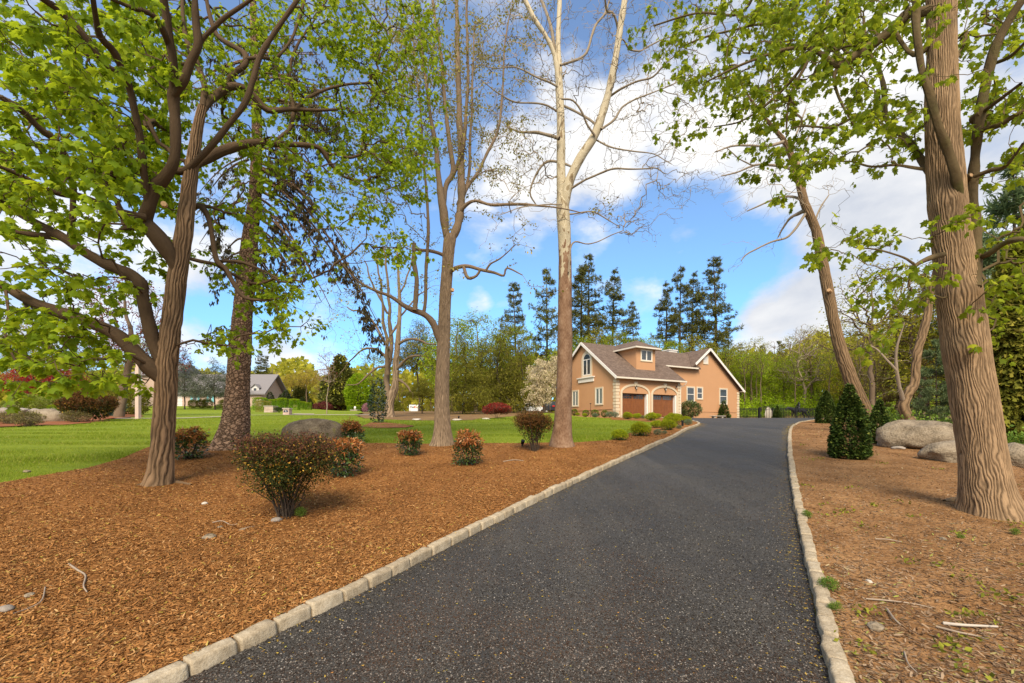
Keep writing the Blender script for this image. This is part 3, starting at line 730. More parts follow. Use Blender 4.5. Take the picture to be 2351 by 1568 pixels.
CHIP = np.array([(0, .10), (0, -.08), (.55, .15), (.55, -.13), (1, .05), (1, -.09)]); CHIP_F = np.array([(0, 1, 3, 2), (2, 3, 5, 4)])
near_mulch = [p for p in mulch_poly]
chips('mulch_chips', scatter(near_mulch, 230000, 1.9, 15, 1.0), MO, .012, .042, M['mulch_chip'], CHIP, CHIP_F, 'shredded brown bark mulch covering the bed left of the driveway', 'mulch', .28, .5, .012, .018)
chips('leaf_litter', scatter(dirt_poly, 42000, 1.9, 20, 1.0), MO, .012, .05, M['dry_debris'], CHIP, CHIP_F, 'dry leaf scraps and wood bits strewn over the bare dirt', 'litter', .22, .4, .008, .02)
dr = scatter([tuple(p) for p in LS[::3]] + [tuple(p) for p in RS[::-3]], 800, 2.0, 16, 1.0)
def near_edge(S, side, n, w):
    k = rg.integers(0, len(S) - 1, n * 2); d = unit(np.roll(S, -1, 0) - S)[k]; nrm = np.stack([d[:, 1], -d[:, 0]], 1) * side
    P = S[k] + nrm * np.abs(rg.normal(0, w, (n * 2, 1))); return P[(P[:, 1] > 1.5) & (P[:, 1] < 22)][:n]
dr = np.concatenate([dr, near_edge(LS, 1, 1500, .13), near_edge(RS, -1, 2600, .10)])
chips('fallen_petals', dr, .014, .007, .022, M['fallen_bits'], LANCE * np.array([1, 1.8]), DIAM_F, 'tiny yellow blossom scraps fallen on the black asphalt', 'litter', .12, .4, .006)
chips('asphalt_grit', scatter([tuple(p) for p in LS[::3]] + [tuple(p) for p in RS[::-3]], 120000, 1.9, 9, 1.3), .0115, .006, .013, M['asphalt_grit'], DIAM * np.array([1, 1.6]), DIAM_F, 'coarse stone grains of the black asphalt surface', 'gravel', .3, .1, .003)
wd = scatter(dirt_poly, 60, 2.2, 12, 1.0); wp = np.repeat(wd, 14, 0) + rg.normal(0, .05, (60 * 14, 2))
chips('moss_patches', wp, MO + .015, .02, .05, M['moss_tuft'], DIAM, DIAM_F, 'small tufts of moss and weeds on the bare dirt', 'moss', .8, .3, .02)
# lawn blades
gp = scatter(lawn_poly, 210000, 6, 34, 1.05)
Z = zt(gp[:, 0], gp[:, 1], .055) + .0009 * gp[:, 1]
pn = vnoise(np.c_[gp * np.array([.5, 2.0]), gp[:, 0] * 0], 44)
mb = MB(); D = np.stack([rg.normal(0, .45, len(gp)), rg.normal(0, .45, len(gp)), np.ones(len(gp))], 1)
hh = rg.uniform(.03, .07, len(gp)) * (.35 + 1.3 * pn) * np.maximum(1, (gp[:, 1] / 16) ** .5)
leaves(mb, np.c_[gp, Z], D, hh, BLADE * np.array([1, .16]) * 1.0, BLADE_F, 0, rg, up=np.array([0, -1., 0]), curl=.25, jit=.8)
o = mb.build('grass', M['grass_blade']); tag(o, 'short bright green lawn grass beyond the mulch bed', 'grass', kind='stuff')
# ragged grass on bed margin
ge = np.array([q for q in bed_edge]); ge = ge[ge[:, 1].argsort()]

# ------------------------------------------------------------------ kerbs
def stone_mesh(seed, L=.255, w=.094, hgt=.17):
    bm = bmesh.new(); bmesh.ops.create_cube(bm, size=1)
    bmesh.ops.scale(bm, vec=(L, w, hgt), verts=bm.verts)
    bmesh.ops.bevel(bm, geom=list(bm.edges), offset=.018, segments=2, affect='EDGES', profile=.6)
    bmesh.ops.subdivide_edges(bm, edges=[e for e in bm.edges if e.calc_length() > .05], cuts=3, use_grid_fill=True)
    A = np.array([v.co[:] for v in bm.verts])
    N_ = np.stack([fbm(A * 13 + 40 * seed, 3, seed + c) for c in range(3)], 1) - .5
    B = np.stack([fbm(A * 4 + 21 * seed, 2, seed + 7 + c) for c in range(3)], 1) - .5
    for v, d, b in zip(bm.verts, N_, B): v.co += Vector(d * np.array([.018, .030, .022]) + b * np.array([.01, .03, .025]))
    me = bpy.data.meshes.new('kerb_stone'); bm.to_mesh(me); bm.free()
    for p in me.polygons: p.use_smooth = True
    me.materials.append(M['kerb_granite']); return me
STONES = [stone_mesh(i) for i in range(8)]
def kerb(name, S, label, side, y_from, limit=100):
    root = thing(name, label, 'kerb', (float(S[0][0]), float(S[0][1]), 0))
    Q = crom(np.array([(x, y, 0, 1) for x, y in S[::4]]), .02)[:, :2]
    L = np.concatenate([[0], np.cumsum(np.linalg.norm(np.diff(Q, axis=0), axis=1))])
    d = y_from; k = 0; strip = []; rest = MB()
    def at(l): return np.array([np.interp(l, L, Q[:, 0]), np.interp(l, L, Q[:, 1])])
    while d < L[-1] - .3:
        ln = rnd.uniform(.21, .30); a = at(d); b = at(d + ln); c = (a + b) / 2; dv = b - a
        nrm = np.array([dv[1], -dv[0]]) / np.linalg.norm(dv) * side
        c = c + nrm * (.052 + rnd.uniform(-.006, .006))
        z = zt1(c[0], c[1]) + .0009 * c[1]
        slope = (zt1(b[0], b[1]) - zt1(a[0], a[1])) / ln
        me = STONES[rnd.randrange(8)]
        sx = ln / .262; sy = rnd.uniform(.92, 1.1)
        if k < limit:
            o = bpy.data.objects.new('kerb_stone', me); COL.objects.link(o); o.parent = root
            o.location = (c[0] - S[0][0], c[1] - S[0][1], z + .002 + rnd.uniform(-.007, .007))
            o.rotation_euler = (rnd.uniform(-.05, .05), -math.atan(slope) + rnd.uniform(-.03, .03), math.atan2(dv[1], dv[0]) + rnd.uniform(-.03, .03) + (PI if rnd.random() < .5 else 0))
            if abs(o.rotation_euler[2]) > PI / 2 + .01 and math.cos(o.rotation_euler[2] - math.atan2(dv[1], dv[0])) < 0: o.rotation_euler[1] *= -1
            o.scale = (sx, sy, 1)
        else:
            V = np.array([v.co[:] for v in me.vertices]) * np.array([sx, sy, 1]); th = math.atan2(dv[1], dv[0])
            V = np.stack([V[:, 0] * math.cos(th) - V[:, 1] * math.sin(th) + c[0] - S[0][0], V[:, 0] * math.sin(th) + V[:, 1] * math.cos(th) + c[1] - S[0][1], V[:, 2] + z + .002], 1)
            fs = {}
            for p in me.polygons: fs.setdefault(len(p.vertices), []).append(list(p.vertices))
            rest.add(V, [np.array(x) for x in fs.values()])
        strip.append((a, b, nrm)); d += ln + .007; k += 1
    mb = MB(); V = []
    for a, b, nrm in strip:
        for q in (a, b):
            z = zt1(q[0], q[1]) + .0009 * q[1] - .06
            for e, zz in ((.022, z), (.016, z + .117), (.09, z + .117), (.09, z)):
                p = q + nrm * e; V.append((p[0] - S[0][0], p[1] - S[0][1], zz))
    n = len(V) // 4; F = [(i * 4 + j, i * 4 + 4 + j, i * 4 + 5 + j, i * 4 + 1 + j) for i in range(n - 1) for j in range(3)]
    mb.add(np.array(V), np.array(F)).build('mortar', M['kerb_mortar'], root)
    if rest.n:
        o = rest.build('kerb_stones', M['kerb_granite'], root, smooth=True); o['kind'] = 'stuff'
kerb('stone_kerb', LS, 'rough granite block kerb between the mulch bed and the driveway', -1, .3)
kerb('stone_kerb', RS, 'rough granite block kerb between the driveway and the bare dirt', 1, .3)
# ------------------------------------------------------------------ the stucco house
HZ = .735 + CAM_H
house = thing('stucco_house', 'peach stucco house with two wooden garage doors and brown shingle roof', 'house', (HC[0], HC[1], HZ), HOUSE_A)
SL = .75; RZ = 3.79 + SL * 4.75
def mapf(fn, mb):
    for i, V in enumerate(mb.V): mb.V[i] = np.stack(fn(V[:, 0], V[:, 1], V[:, 2]), 1)
    return mb
front = lambda s0: (lambda a, o, z: (a, s0 - o, z))
left = lambda a, o, z: (-o, a, z)
def part(mb, name, mat, parent=house, fn=None, bevel=0, smooth=False):
    if fn: mapf(fn, mb)
    return mb.build(name, M[mat], parent, recalc=True, bevel=bevel, smooth=smooth)
# garage wing: gable wall, front with two openings, inner right wall
w = MB()
w.prism([(0, -.7), (9.5, -.7), (9.5, 3.72), (4.75, RZ - .06), (0, 3.72)], 'x', 0, .25)
for a, b, z0, z1 in ((.25, .66, -.7, 3.72), (3.87, 4.42, -.7, 3.72), (7.61, 8.08, -.7, 3.72), (.66, 3.87, 2.15, 3.72), (4.42, 7.61, 2.15, 3.72)): w.box(a, b, 0, .25, z0, z1)
w.prism([(.25, -.7), (2.4, -.7), (2.4, 3.72 + .75 * 2.4), (.25, 3.72 + .75 * .25)], 'x', 7.83, 8.08)
w.prism([(8.08, -.7), (20.56, -.7), (20.56, 3.45), (15.13, 7.52), (12.3, 5.35), (8.08, 5.35)], 'y', 2.4, 2.65)
w.prism([(2.65, -.7), (9.5, -.7), (9.5, 3.4), (2.65, 3.4)], 'x', 20.31, 20.56)
w.prism([(.25, -.7), (20.31, -.7), (20.31, 3.4), (15.13, 7.4), (12, 5.2), (.25, 3.7)], 'y', 9.25, 9.5)
part(w, 'wall', 'peach_stucco')
b = MB(); b.box(.02, 9.5, 0, .045, .70, .75); part(b, 'band_moulding', 'peach_stucco', fn=left)
b = MB(); b.box(8.1, 20.5, 0, .045, .70, .75); part(b, 'band_moulding', 'peach_stucco', fn=front(2.4))
# roofs
def slab(poly, zf, th=.13):
    top = [(p[0], p[1], zf(*p)) for p in poly]; n = len(poly)
    V = top + [(x, y, z - th) for x, y, z in top]
    F = [np.array([list(range(n))]), np.array([list(range(n, 2 * n))[::-1]]), np.array([[i, n + i, n + (i + 1) % n, (i + 1) % n] for i in range(n)])]
    return np.array(V), F
def roof(poly, zf, uvf, name='roof'):
    V, F = slab(poly, zf); mb = MB().add(V, F, uv=np.array([uvf(v) for v in V])); return mb.build(name, M['shingle'], house)
zm = lambda t_, s_: 3.86 + SL * s_
zb = lambda t_, s_: 3.86 + SL * (9.5 - s_)
roof([(-.32, -.38), (8.45, -.38), (8.45, 2.02), (13.6, 2.02), (15, 4.75), (-.32, 4.75)], zm, lambda v: (v[0], v[1] * 1.25))
roof([(-.32, 4.75), (15, 4.75), (15, 9.9), (-.32, 9.9)], zb, lambda v: (v[0], v[1] * 1.25))
WR = 7.68; SW = .76
zr = lambda t_, s_: WR - SW * (t_ - 15.13); zl = lambda t_, s_: WR - SW * (15.13 - t_)
roof([(15.13, 2.0), (21.0, 2.0), (21.0, 9.9), (15.13, 9.9)], zr, lambda v: (v[1], v[0] * 1.25))
roof([(12.15, 2.0), (15.13, 2.0), (15.13, 9.9), (14.9, 4.8)], zl, lambda v: (v[1], v[0] * 1.25))
# rake boards, soffits and gutters
def bar(p, q, w_, h_, mb):
    p = np.array(p, float); q = np.array(q, float); d = unit(q - p); s_ = unit(np.cross(d, (0, 0, 1))); u_ = np.cross(s_, d)
    V = [e + a * s_ * w_ / 2 + c * u_ * h_ / 2 for e in (p, q) for a, c in ((-1, -1), (1, -1), (1, 1), (-1, 1))]
    mb.add(V, np.array([(0, 1, 2, 3), (4, 7, 6, 5), (0, 4, 5, 1), (1, 5, 6, 2), (2, 6, 7, 3), (3, 7, 4, 0)])); return mb
r = MB()
bar((-.345, -.42, zm(0, -.42) - .12), (-.345, 4.75, zm(0, 4.75) - .12), .045, .24, r); bar((-.345, 9.92, zb(0, 9.92) - .12), (-.345, 4.75, zm(0, 4.75) - .12), .045, .24, r)
part(r, 'rake_board', 'white_paint')
r = MB(); bar((21.05, 1.975, zr(21.05, 0) - .12), (15.13, 1.975, WR - .12), .045, .24, r); bar((12.75, 1.975, zl(12.75, 0) - .12), (15.13, 1.975, WR - .12), .045, .24, r)
part(r, 'rake_board', 'white_paint')
g = MB(); g.box(-.36, 8.5, -.50, -.385, 3.40, 3.54); g.box(-.30, 8.4, -.385, .0, 3.415, 3.44); part(g, 'gutter', 'cream_paint')
g = MB(); g.box(8.3, 13.1, 1.90, 2.02, 5.24, 5.38); g.box(8.35, 12.6, 2.02, 2.4, 5.26, 5.285); part(g, 'gutter', 'cream_paint')
g = MB(); g.box(20.75, 21.12, 1.93, 9.6, 3.06, 3.16); g.box(20.56, 21.0, 1.96, 2.4, 3.10, 3.14); part(g, 'gutter', 'cream_paint')
d = MB()
dp = np.array([(8.42, -.44, 3.41, .04), (8.42, -.40, 3.26, .04), (8.30, -.12, 3.02, .04), (8.13, -.05, 2.9, .04), (8.13, -.05, 0.0, .04)])
Q = crom(dp, .1); tubes(d, Q[None, :, :3], Q[None, :, 3], 8); part(d, 'downspout', 'cream_paint', smooth=True)
# quoins, each block its own
def quoin_mesh(wd, ht=.245):
    m_ = MB(); m_.box(-wd / 2, wd / 2, -.045, 0, -ht / 2, ht / 2); o = m_.build('quoin', M['cream_trim'], recalc=True, bevel=.018); me = o.data; bpy.data.objects.remove(o); return me
QL, QS = quoin_mesh(.44), quoin_mesh(.37)
def quoins(t0, s0, z0, z1, flip, rz=0):
    z = z0; i = 0
    while z < z1 - .1:
        wd = .44 if i % 2 == 0 else .37
        o = bpy.data.objects.new('quoin', QL if i % 2 == 0 else QS); COL.objects.link(o); o.parent = house
        if rz == 0: o.location = (t0 + flip * wd / 2, s0, z + .13)
        else: o.location = (t0, s0 + flip * wd / 2, z + .13); o.rotation_euler = (0, 0, rz)
        z += .285; i += 1
quoins(-.045, 0, -.05, 3.4, 1); quoins(8.125, 0, -.05, 3.4, -1); quoins(20.605, 2.4, -.05, 3.1, -1)
quoins(0, 0, -.05, 3.4, 1, -PI / 2)
# garage doors, arches, keystones, lanterns
def garage(a0, a1):
    w_ = a1 - a0; c = (a0 + a1) / 2
    dd = MB(); dd.box(a0 + .01, a1 - .18, .30, .35, -.1, 2.15); dr_ = part(dd, 'garage_door', 'door_wood')
    pn = MB()
    x0, x1 = a0 + .06, a1 - .24; hw = (x1 - x0) / 2
    for i in range(4):
        z0 = .02 + i * .53
        for j in range(2):
            u0 = x0 + j * hw + .06; u1 = x0 + (j + 1) * hw - .06
            if i < 3:
                for q in ((u0, u1, z0 + .06, z0 + .09), (u0, u1, z0 + .43, z0 + .46), (u0, u0 + .03, z0 + .09, z0 + .43), (u1 - .03, u1, z0 + .09, z0 + .43)):
                    pn.box(q[0], q[1], .288, .30, q[2], q[3])
    o = part(pn, 'panel_moulding', 'door_wood', dr_)
    for j in range(2):
        u0 = x0 + j * hw + .10; u1 = x0 + (j + 1) * hw - .10
        gl = MB(); gl.box(u0, u1, .292, .30, 1.68, 2.06); part(gl, 'door_window', 'dark_glass', dr_)
        bb = MB()
        for k in range(5): bb.box(u0 + (u1 - u0) * k / 4 - .014, u0 + (u1 - u0) * k / 4 + .014, .278, .292, 1.66, 2.08)
        for z in (1.68, 1.87, 2.06): bb.box(u0, u1, .280, .291, z - .014, z + .014)
        part(bb, 'window_grille', 'door_wood', dr_)
    jb = MB(); jb.box(a1 - .19, a1 - .002, .02, .29, -.3, 2.148); part(jb, 'door_jamb', 'white_paint')
    # arch trim: legs and an elliptical band
    n = 28; P = []
    for rx, rz_, inner in ((w_ / 2 + .21, .90, 0), (w_ / 2, .70, 1)):
        row = [(c + rx * math.cos(PI - PI * i / n), 2.13 + rz_ * math.sin(PI * i / n)) for i in range(n + 1)]
        row = [(row[0][0], -.3)] + row + [(row[-1][0], -.3)]; P.append(row)
    m_ = len(P[0]); V = [(x, o_, z) for o_ in (0, .055) for row in P for x, z in row]
    F = []
    for i in range(m_ - 1):
        F += [(2 * m_ + i, 2 * m_ + i + 1, 3 * m_ + i + 1, 3 * m_ + i), (i, 2 * m_ + i, 2 * m_ + i + 1, i + 1), (m_ + i, m_ + i + 1, 3 * m_ + i + 1, 3 * m_ + i)]
    part(MB().add(V, np.array(F)), 'arch_trim', 'cream_trim', fn=front(0))
    k_ = MB(); k_.prism([(c - .13, 2.78), (c + .13, 2.78), (c + .20, 3.22), (c - .20, 3.22)], 'y', 0, .10); part(k_, 'keystone', 'cream_trim', fn=front(0), bevel=.01)
    z = 2.62; y = -.16
    lm = MB(); lm.cyl((c, 0, z + .02), (c, -.03, z + .02), .07); lm.cyl((c, -.02, z + .05), (c, y, z - .12), .014, k=6); lm.lathe([(.012, -.16), (.07, -.10), (.055, -.09), (.055, -.085)], (c, y, z), 8)
    lm.lathe([(.09, .13), (.05, .20), (.015, .26), (.004, .30)], (c, y, z), 8)
    for k in range(4):
        a = k * PI / 2 + .7; lm.cyl((c + .055 * math.cos(a), y + .055 * math.sin(a), z - .09), (c + .08 * math.cos(a), y + .08 * math.sin(a), z + .13), .006, k=4)
    lo = part(lm, 'wall_lantern', 'black_metal')
    lg = MB(); lg.lathe([(.045, -.085), (.068, .125)], (c, y, z), 8); part(lg, 'lantern_glass', 'lamp_glass', lo)
garage(.66, 3.87); garage(4.42, 7.61)
fl = MB(); fl.cyl((7.55, -.0, 3.02), (7.55, -.06, 3.02), .05); fl.cyl((7.55, -.05, 3.02), (7.42, -.14, 2.96), .02, k=6); fl.lathe([(.03, .06), (.06, 0), (.075, -.06)], (7.40, -.15, 2.92), 10); part(fl, 'floodlight', 'black_metal')
# windows: frame proud of the stucco, panes set back, mullions
def window(fn, a0, a1, z0, z1, glass='dark_glass', kind='casement', sur=.11, surmat='cream_trim'):
    f = MB(); s_ = sur
    for q in ((a0, a1, z1 - s_, z1), (a0, a1, z0, z0 + s_), (a0, a0 + s_, z0 + s_, z1 - s_), (a1 - s_, a1, z0 + s_, z1 - s_)): f.box(q[0], q[1], .0, .06, q[2], q[3])
    fo = part(f, 'window', surmat, fn=fn)
    i0, i1, j0, j1 = a0 + s_, a1 - s_, z0 + s_, z1 - s_; m = .055
    sh = MB()
    for q in ((i0, i1, j1 - m, j1), (i0, i1, j0, j0 + m), (i0, i0 + m, j0 + m, j1 - m), (i1 - m, i1, j0 + m, j1 - m)): sh.box(q[0], q[1], .002, .042, q[2], q[3])
    c = (i0 + i1) / 2
    if kind == 'casement': sh.box(c - .05, c + .05, .002, .046, j0 + m, j1 - m)
    if kind == 'hung': sh.box(i0 + m, i1 - m, .002, .046, (j0 + j1) / 2 - .03, (j0 + j1) / 2 + .03)
    part(sh, 'sash', 'white_paint', fo, fn)
    p = MB(); p.box(i0 + m, i1 - m, .0015, .014, j0 + m, j1 - m); part(p, 'pane', glass, fo, fn)
window(left, 1.76, 2.94, 1.13, 2.82, 'curtained_glass'); window(left, 5.51, 6.65, 1.10, 2.80, 'curtained_glass')
window(front(2.4), 11.77, 13.1, 1.70, 3.41, 'dark_glass', 'hung'); window(front(2.4), 13.35, 14.38, 2.02, 3.43, 'dark_glass', 'hung'); window(front(2.4), 17.07, 18.5, 1.54, 3.43, 'dark_glass', 'hung')
# arched gable window
ac, ar, zs0, zsp = 4.2, .60, 4.12, 5.64
def archring(r0, r1, z0, o0, o1, n=20):
    A = [(ac + r0 * math.cos(PI - PI * i / n), zsp + r0 * math.sin(PI * i / n)) for i in range(n + 1)]
    B = [(ac + r1 * math.cos(PI - PI * i / n), zsp + r1 * math.sin(PI * i / n)) for i in range(n + 1)]
    A = [(A[0][0], z0)] + A + [(A[-1][0], z0)]; B = [(B[0][0], z0)] + B + [(B[-1][0], z0)]
    k = len(A); V = [(x, o, z) for o in (o0, o1) for row in (A, B) for x, z in row]; F = []
    for i in range(k - 1):
        F += [(2 * k + i, 2 * k + i + 1, 3 * k + i + 1, 3 * k + i), (i, 2 * k + i, 2 * k + i + 1, i + 1), (k + i, k + i + 1, 3 * k + i + 1, 3 * k + i), (i, i + 1, k + i + 1, k + i)]
    F += [(0, k, 3 * k, 2 * k), (k - 1, 2 * k - 1, 4 * k - 1, 3 * k - 1)]
    return MB().add(V, np.array(F))
m_ = archring(ar + .22, ar, zs0, 0, .06); m_.box(ac - ar - .22, ac + ar + .22, 0, .06, zs0 - .2, zs0)
aw = part(m_, 'arched_window', 'cream_trim', fn=left)
m_ = archring(ar - .002, ar - .07, zs0 + .002, .002, .05); m_.box(ac - ar + .07, ac + ar - .07, .002, .05, zs0 + .002, zs0 + .08); m_.box(ac - .05, ac + .05, .002, .048, zs0 + .08, zsp - .04); m_.box(ac - ar + .07, ac + ar - .07, .002, .049, zsp - .04, zsp + .04)
part(m_, 'sash', 'white_paint', aw, left)
n = 20; pp = [(ac - ar + .03, zs0 + .03)] + [(ac + (ar - .03) * math.cos(PI - PI * i / n), zsp + (ar - .03) * math.sin(PI * i / n)) for i in range(n + 1)] + [(ac + ar - .03, zs0 + .03)]
m_ = MB(); m_.prism(pp, 'y', .0015, .014); part(m_, 'pane', 'dark_glass', aw, left)
m_ = MB(); m_.prism([(ac - .08, zsp + ar), (ac + .08, zsp + ar), (ac + .13, zsp + ar + .33), (ac - .13, zsp + ar + .33)], 'y', .0, .09); part(m_, 'keystone', 'cream_trim', aw, left)
m_ = MB(); m_.box(3.12, 5.52, 0, .10, 3.45, 3.78); m_.box(3.06, 5.58, 0, .15, 3.78, 3.84); m_.box(3.0, 5.64, 0, .21, 3.84, 3.93); part(m_, 'sill_cornice', 'white_paint', fn=left)
# gable vent and chimney
v_ = MB()
for q in ((14.40, 15.25, 6.80, 6.88), (14.40, 15.25, 5.93, 6.01), (14.40, 14.49, 6.01, 6.80), (15.16, 15.25, 6.01, 6.80)): v_.box(q[0], q[1], 0, .06, q[2], q[3])
vo = part(v_, 'gable_vent', 'cream_trim', fn=front(2.4))
v_ = MB()
for i in range(9): v_.box(14.49, 15.16, .005, .035 + .012 * (i % 2), 6.02 + i * .087, 6.085 + i * .087)
part(v_, 'louvre', 'white_paint', vo, front(2.4))
ch = MB(); ch.box(13.2, 14.5, 6.0, 6.9, 6.0, 7.9); ch.box(13.12, 14.58, 5.92, 6.98, 7.9, 8.0); part(ch, 'chimney', 'white_paint')
# dormer with hipped roof
t0, t1, s0, tz = 3.25, 5.68, .9, 6.58
dm = MB(); dm.prism([(s0, 4.45), (s0, tz), (3.9, tz), (3.9, 6.7)], 'x', t0, t1); do = part(dm, 'dormer', 'peach_stucco')
e = .42; ez = tz + .06
A = [(t0 - e, s0 - e, ez), (t1 + e, s0 - e, ez), (t1 + e, 4.3, ez), (t0 - e, 4.3, ez)]
rt = (t0 + t1) / 2; ap = (rt, s0 - e + 1.62, ez + .92); ab = (rt, 4.9, ez + .92)
V = A + [ap, ab] + [(x, y, z - .05) for x, y, z in A]
UVf = lambda v: (v[0] + v[1] * .0, v[1] * 1.1)
mb = MB()
for f, ax in (((0, 1, 4), 0), ((1, 2, 5, 4), 1), ((3, 0, 4, 5), 1)):
    vs = np.array([V[i] for i in f]); uv = np.array([((v[0], v[1] * 1.15) if ax == 0 else (v[1], v[0] * 1.15)) for v in vs]); mb.add(vs, np.array([list(range(len(f)))]), uv=uv)
mb.build('dormer_roof', M['shingle'], do)
gt = MB()
for p, q in ((A[0], A[1]), (A[1], A[2]), (A[0], A[3])):
    bar((p[0], p[1], p[2] - .06), (q[0], q[1], q[2] - .06), .07, .13, gt)
gt.box(t0 - e + .04, t1 + e - .04, s0 - e + .04, 3.6, ez - .10, ez - .07)
part(gt, 'dormer_gutter', 'cream_paint', do)
f = MB(); a0, a1, z0, z1 = 3.74, 5.30, 5.32, 6.50; s_ = .10; fn = front(s0)
for q in ((a0, a1, z1 - s_, z1), (a0, a1, z0, z0 + s_), (a0, a0 + s_, z0 + s_, z1 - s_), (a1 - s_, a1, z0 + s_, z1 - s_)): f.box(q[0], q[1], .0, .06, q[2], q[3])
part(f, 'window_surround', 'cream_trim', do, fn)
f = MB(); a0, a1, z0, z1 = a0 + s_, a1 - s_, z0 + s_, z1 - s_; s_ = .06
for q in ((a0, a1, z1 - s_, z1), (a0, a1, z0, z0 + s_), (a0, a0 + s_, z0 + s_, z1 - s_), (a1 - s_, a1, z0 + s_, z1 - s_)): f.box(q[0], q[1], .002, .045, q[2], q[3])
f.box((a0 + a1) / 2 - .06, (a0 + a1) / 2 + .06, .002, .047, z0 + s_, z1 - s_); part(f, 'sash', 'white_paint', do, fn)
f = MB(); f.box(a0 + s_, a1 - s_, .001, .012, z0 + s_, z1 - s_); part(f, 'pane', 'dark_glass', do, fn)
def hloc(t_, s_, off=.02): q = HP(t_, s_); return (q[0], q[1], zt1(q[0], q[1]) + off + .0009 * q[1])
# stone bench in front of the right wing
q = hloc(15.7, 1.55); bench = thing('stone_bench', 'low grey stone slab bench standing against the right wing of the house', 'bench', q, HOUSE_A)
b = MB(); b.box(-1.05, 1.05, -.24, .24, .30, .38); b.build('seat', M['bench_stone'], bench, recalc=True, bevel=.02)
for s_ in (-1, 1):
    b = MB(); b.prism([(s_ * .62 - .16, 0), (s_ * .62 + .16, 0), (s_ * .62 + .10, .15), (s_ * .62 + .17, .30), (s_ * .62 - .17, .30), (s_ * .62 - .10, .15)], 'y', -.17, .17); b.build('leg', M['bench_stone'], bench, recalc=True, bevel=.012)

# ------------------------------------------------------------------ metal fence with arched gate, statues behind it
def fx(x): return (x / 1.7422 - CX) / FO * 51.0
X0, X1 = fx(2956), fx(3284); FZ = .62 + CAM_H; FY = 51.0
fence = thing('metal_fence', 'black metal picket fence with arched gate closing the driveway beside the house', 'fence', (X0, FY, zt1(X0, FY)))
xs = [fx(v) - X0 for v in (2956, 3038, 3091, 3184, 3279)]
def panel(a, b, arch=0.):
    p = MB(); n = max(3, int((b - a) / .17)); H_ = 1.34
    for i in range(1, n):
        x = a + (b - a) * i / n; hz = H_ + arch * math.sin(PI * i / n)
        p.box(x - .023, x + .023, -.018, .018, .06, hz)
    for z in (.12, H_ - .20): p.box(a, b, -.02, .02, z, z + .055)
    if arch:
        T = np.array([(a + (b - a) * i / 16, 0, H_ + arch * math.sin(PI * i / 16), .022) for i in range(17)]); tubes(p, T[None, :, :3], T[None, :, 3], 6)
        T[:, 2] -= .17; tubes(p, T[None, :, :3], T[None, :, 3] * .8, 6)
    else: p.box(a, b, -.02, .02, H_ - .04, H_ + .01)
    return p
panel(xs[0], xs[1]).build('fence_panel', M['black_metal'], fence); panel(xs[1] + .08, xs[2], .25).build('gate', M['black_metal'], fence); panel(xs[2], xs[3]).build('fence_panel', M['black_metal'], fence); panel(xs[3], xs[4]).build('fence_panel', M['black_metal'], fence)
for i, x in enumerate(xs):
    r_ = .10 if i == 1 else .055; p = MB(); p.box(x - r_, x + r_, -r_, r_, -.1, 1.42); p.box(x - r_ - .012, x + r_ + .012, -r_ - .012, r_ + .012, 1.42, 1.46); p.build('post', M['black_metal'], fence, recalc=True)

def skin(name, verts, edges, radii, mat, parent=None, sub=2, root=0):
    me = bpy.data.meshes.new(name); me.from_pydata([tuple(v) for v in verts], edges, []); o = bpy.data.objects.new(name, me); COL.objects.link(o)
    m = o.modifiers.new('s', 'SKIN'); m.use_smooth_shade = True
    for i, r in enumerate(radii):
        sv = me.skin_vertices[0].data[i]; sv.radius = (r, r) if not hasattr(r, '__len__') else r; sv.use_root = (i == root)
    o.modifiers.new('u', 'SUBSURF').levels = sub; o.modifiers['u'].render_levels = sub
    dg = bpy.context.evaluated_depsgraph_get(); me2 = bpy.data.meshes.new_from_object(o.evaluated_get(dg)); o.modifiers.clear(); o.data = me2; me2.name = name
    me2.materials.clear(); me2.materials.append(mat)
    for p in me2.polygons: p.use_smooth = True
    if parent: o.parent = parent
    return o
hx = fx(3196) / 51 * 53.2; horse = thing('horse_statue', 'dark bronze statue of a walking horse carrying a rider behind the fence', 'statue', (hx, 53.2, zt1(hx, 53.2)))
hv = [(.62, 0, 1.12), (.05, 0, 1.08), (-.58, 0, 1.14), (-.98, 0, 1.30), (-1.32, 0, 1.42), (-1.42, 0, 1.36), (-1.66, 0, 1.16),  # trunk, neck, head to muzzle
      (-.60, .13, .86), (-.72, .13, .50), (-.62, .13, .26), (-.70, .13, .03), (-.52, -.13, .86), (-.46, -.13, .48), (-.32, -.13, .28), (-.20, -.13, .05),
      (.66, .14, .86), (.52, .14, .62), (.78, .14, .42), (.70, .14, .03), (.70, -.14, .86), (.78, -.14, .60), (1.04, -.14, .40), (1.12, -.14, .04),
      (.92, 0, 1.16), (1.15, 0, .92), (1.32, 0, .55), (-1.36, .05, 1.52), (-1.36, -.05, 1.52)]
he = [(0, 1), (1, 2), (2, 3), (3, 4), (4, 5), (5, 6), (2, 7), (7, 8), (8, 9), (9, 10), (2, 11), (11, 12), (12, 13), (13, 14), (0, 15), (15, 16), (16, 17), (17, 18), (0, 19), (19, 20), (20, 21), (21, 22), (0, 23), (23, 24), (24, 25), (4, 26), (4, 27)]
hr = [.27, .26, .27, .19, .13, .12, .075, .11, .06, .045, .055, .11, .06, .045, .055, .15, .085, .05, .055, .15, .085, .05, .055, .06, .08, .03, .03, .03]
skin('horse_body', hv, he, hr, M['bronze'], horse, 2, 1)
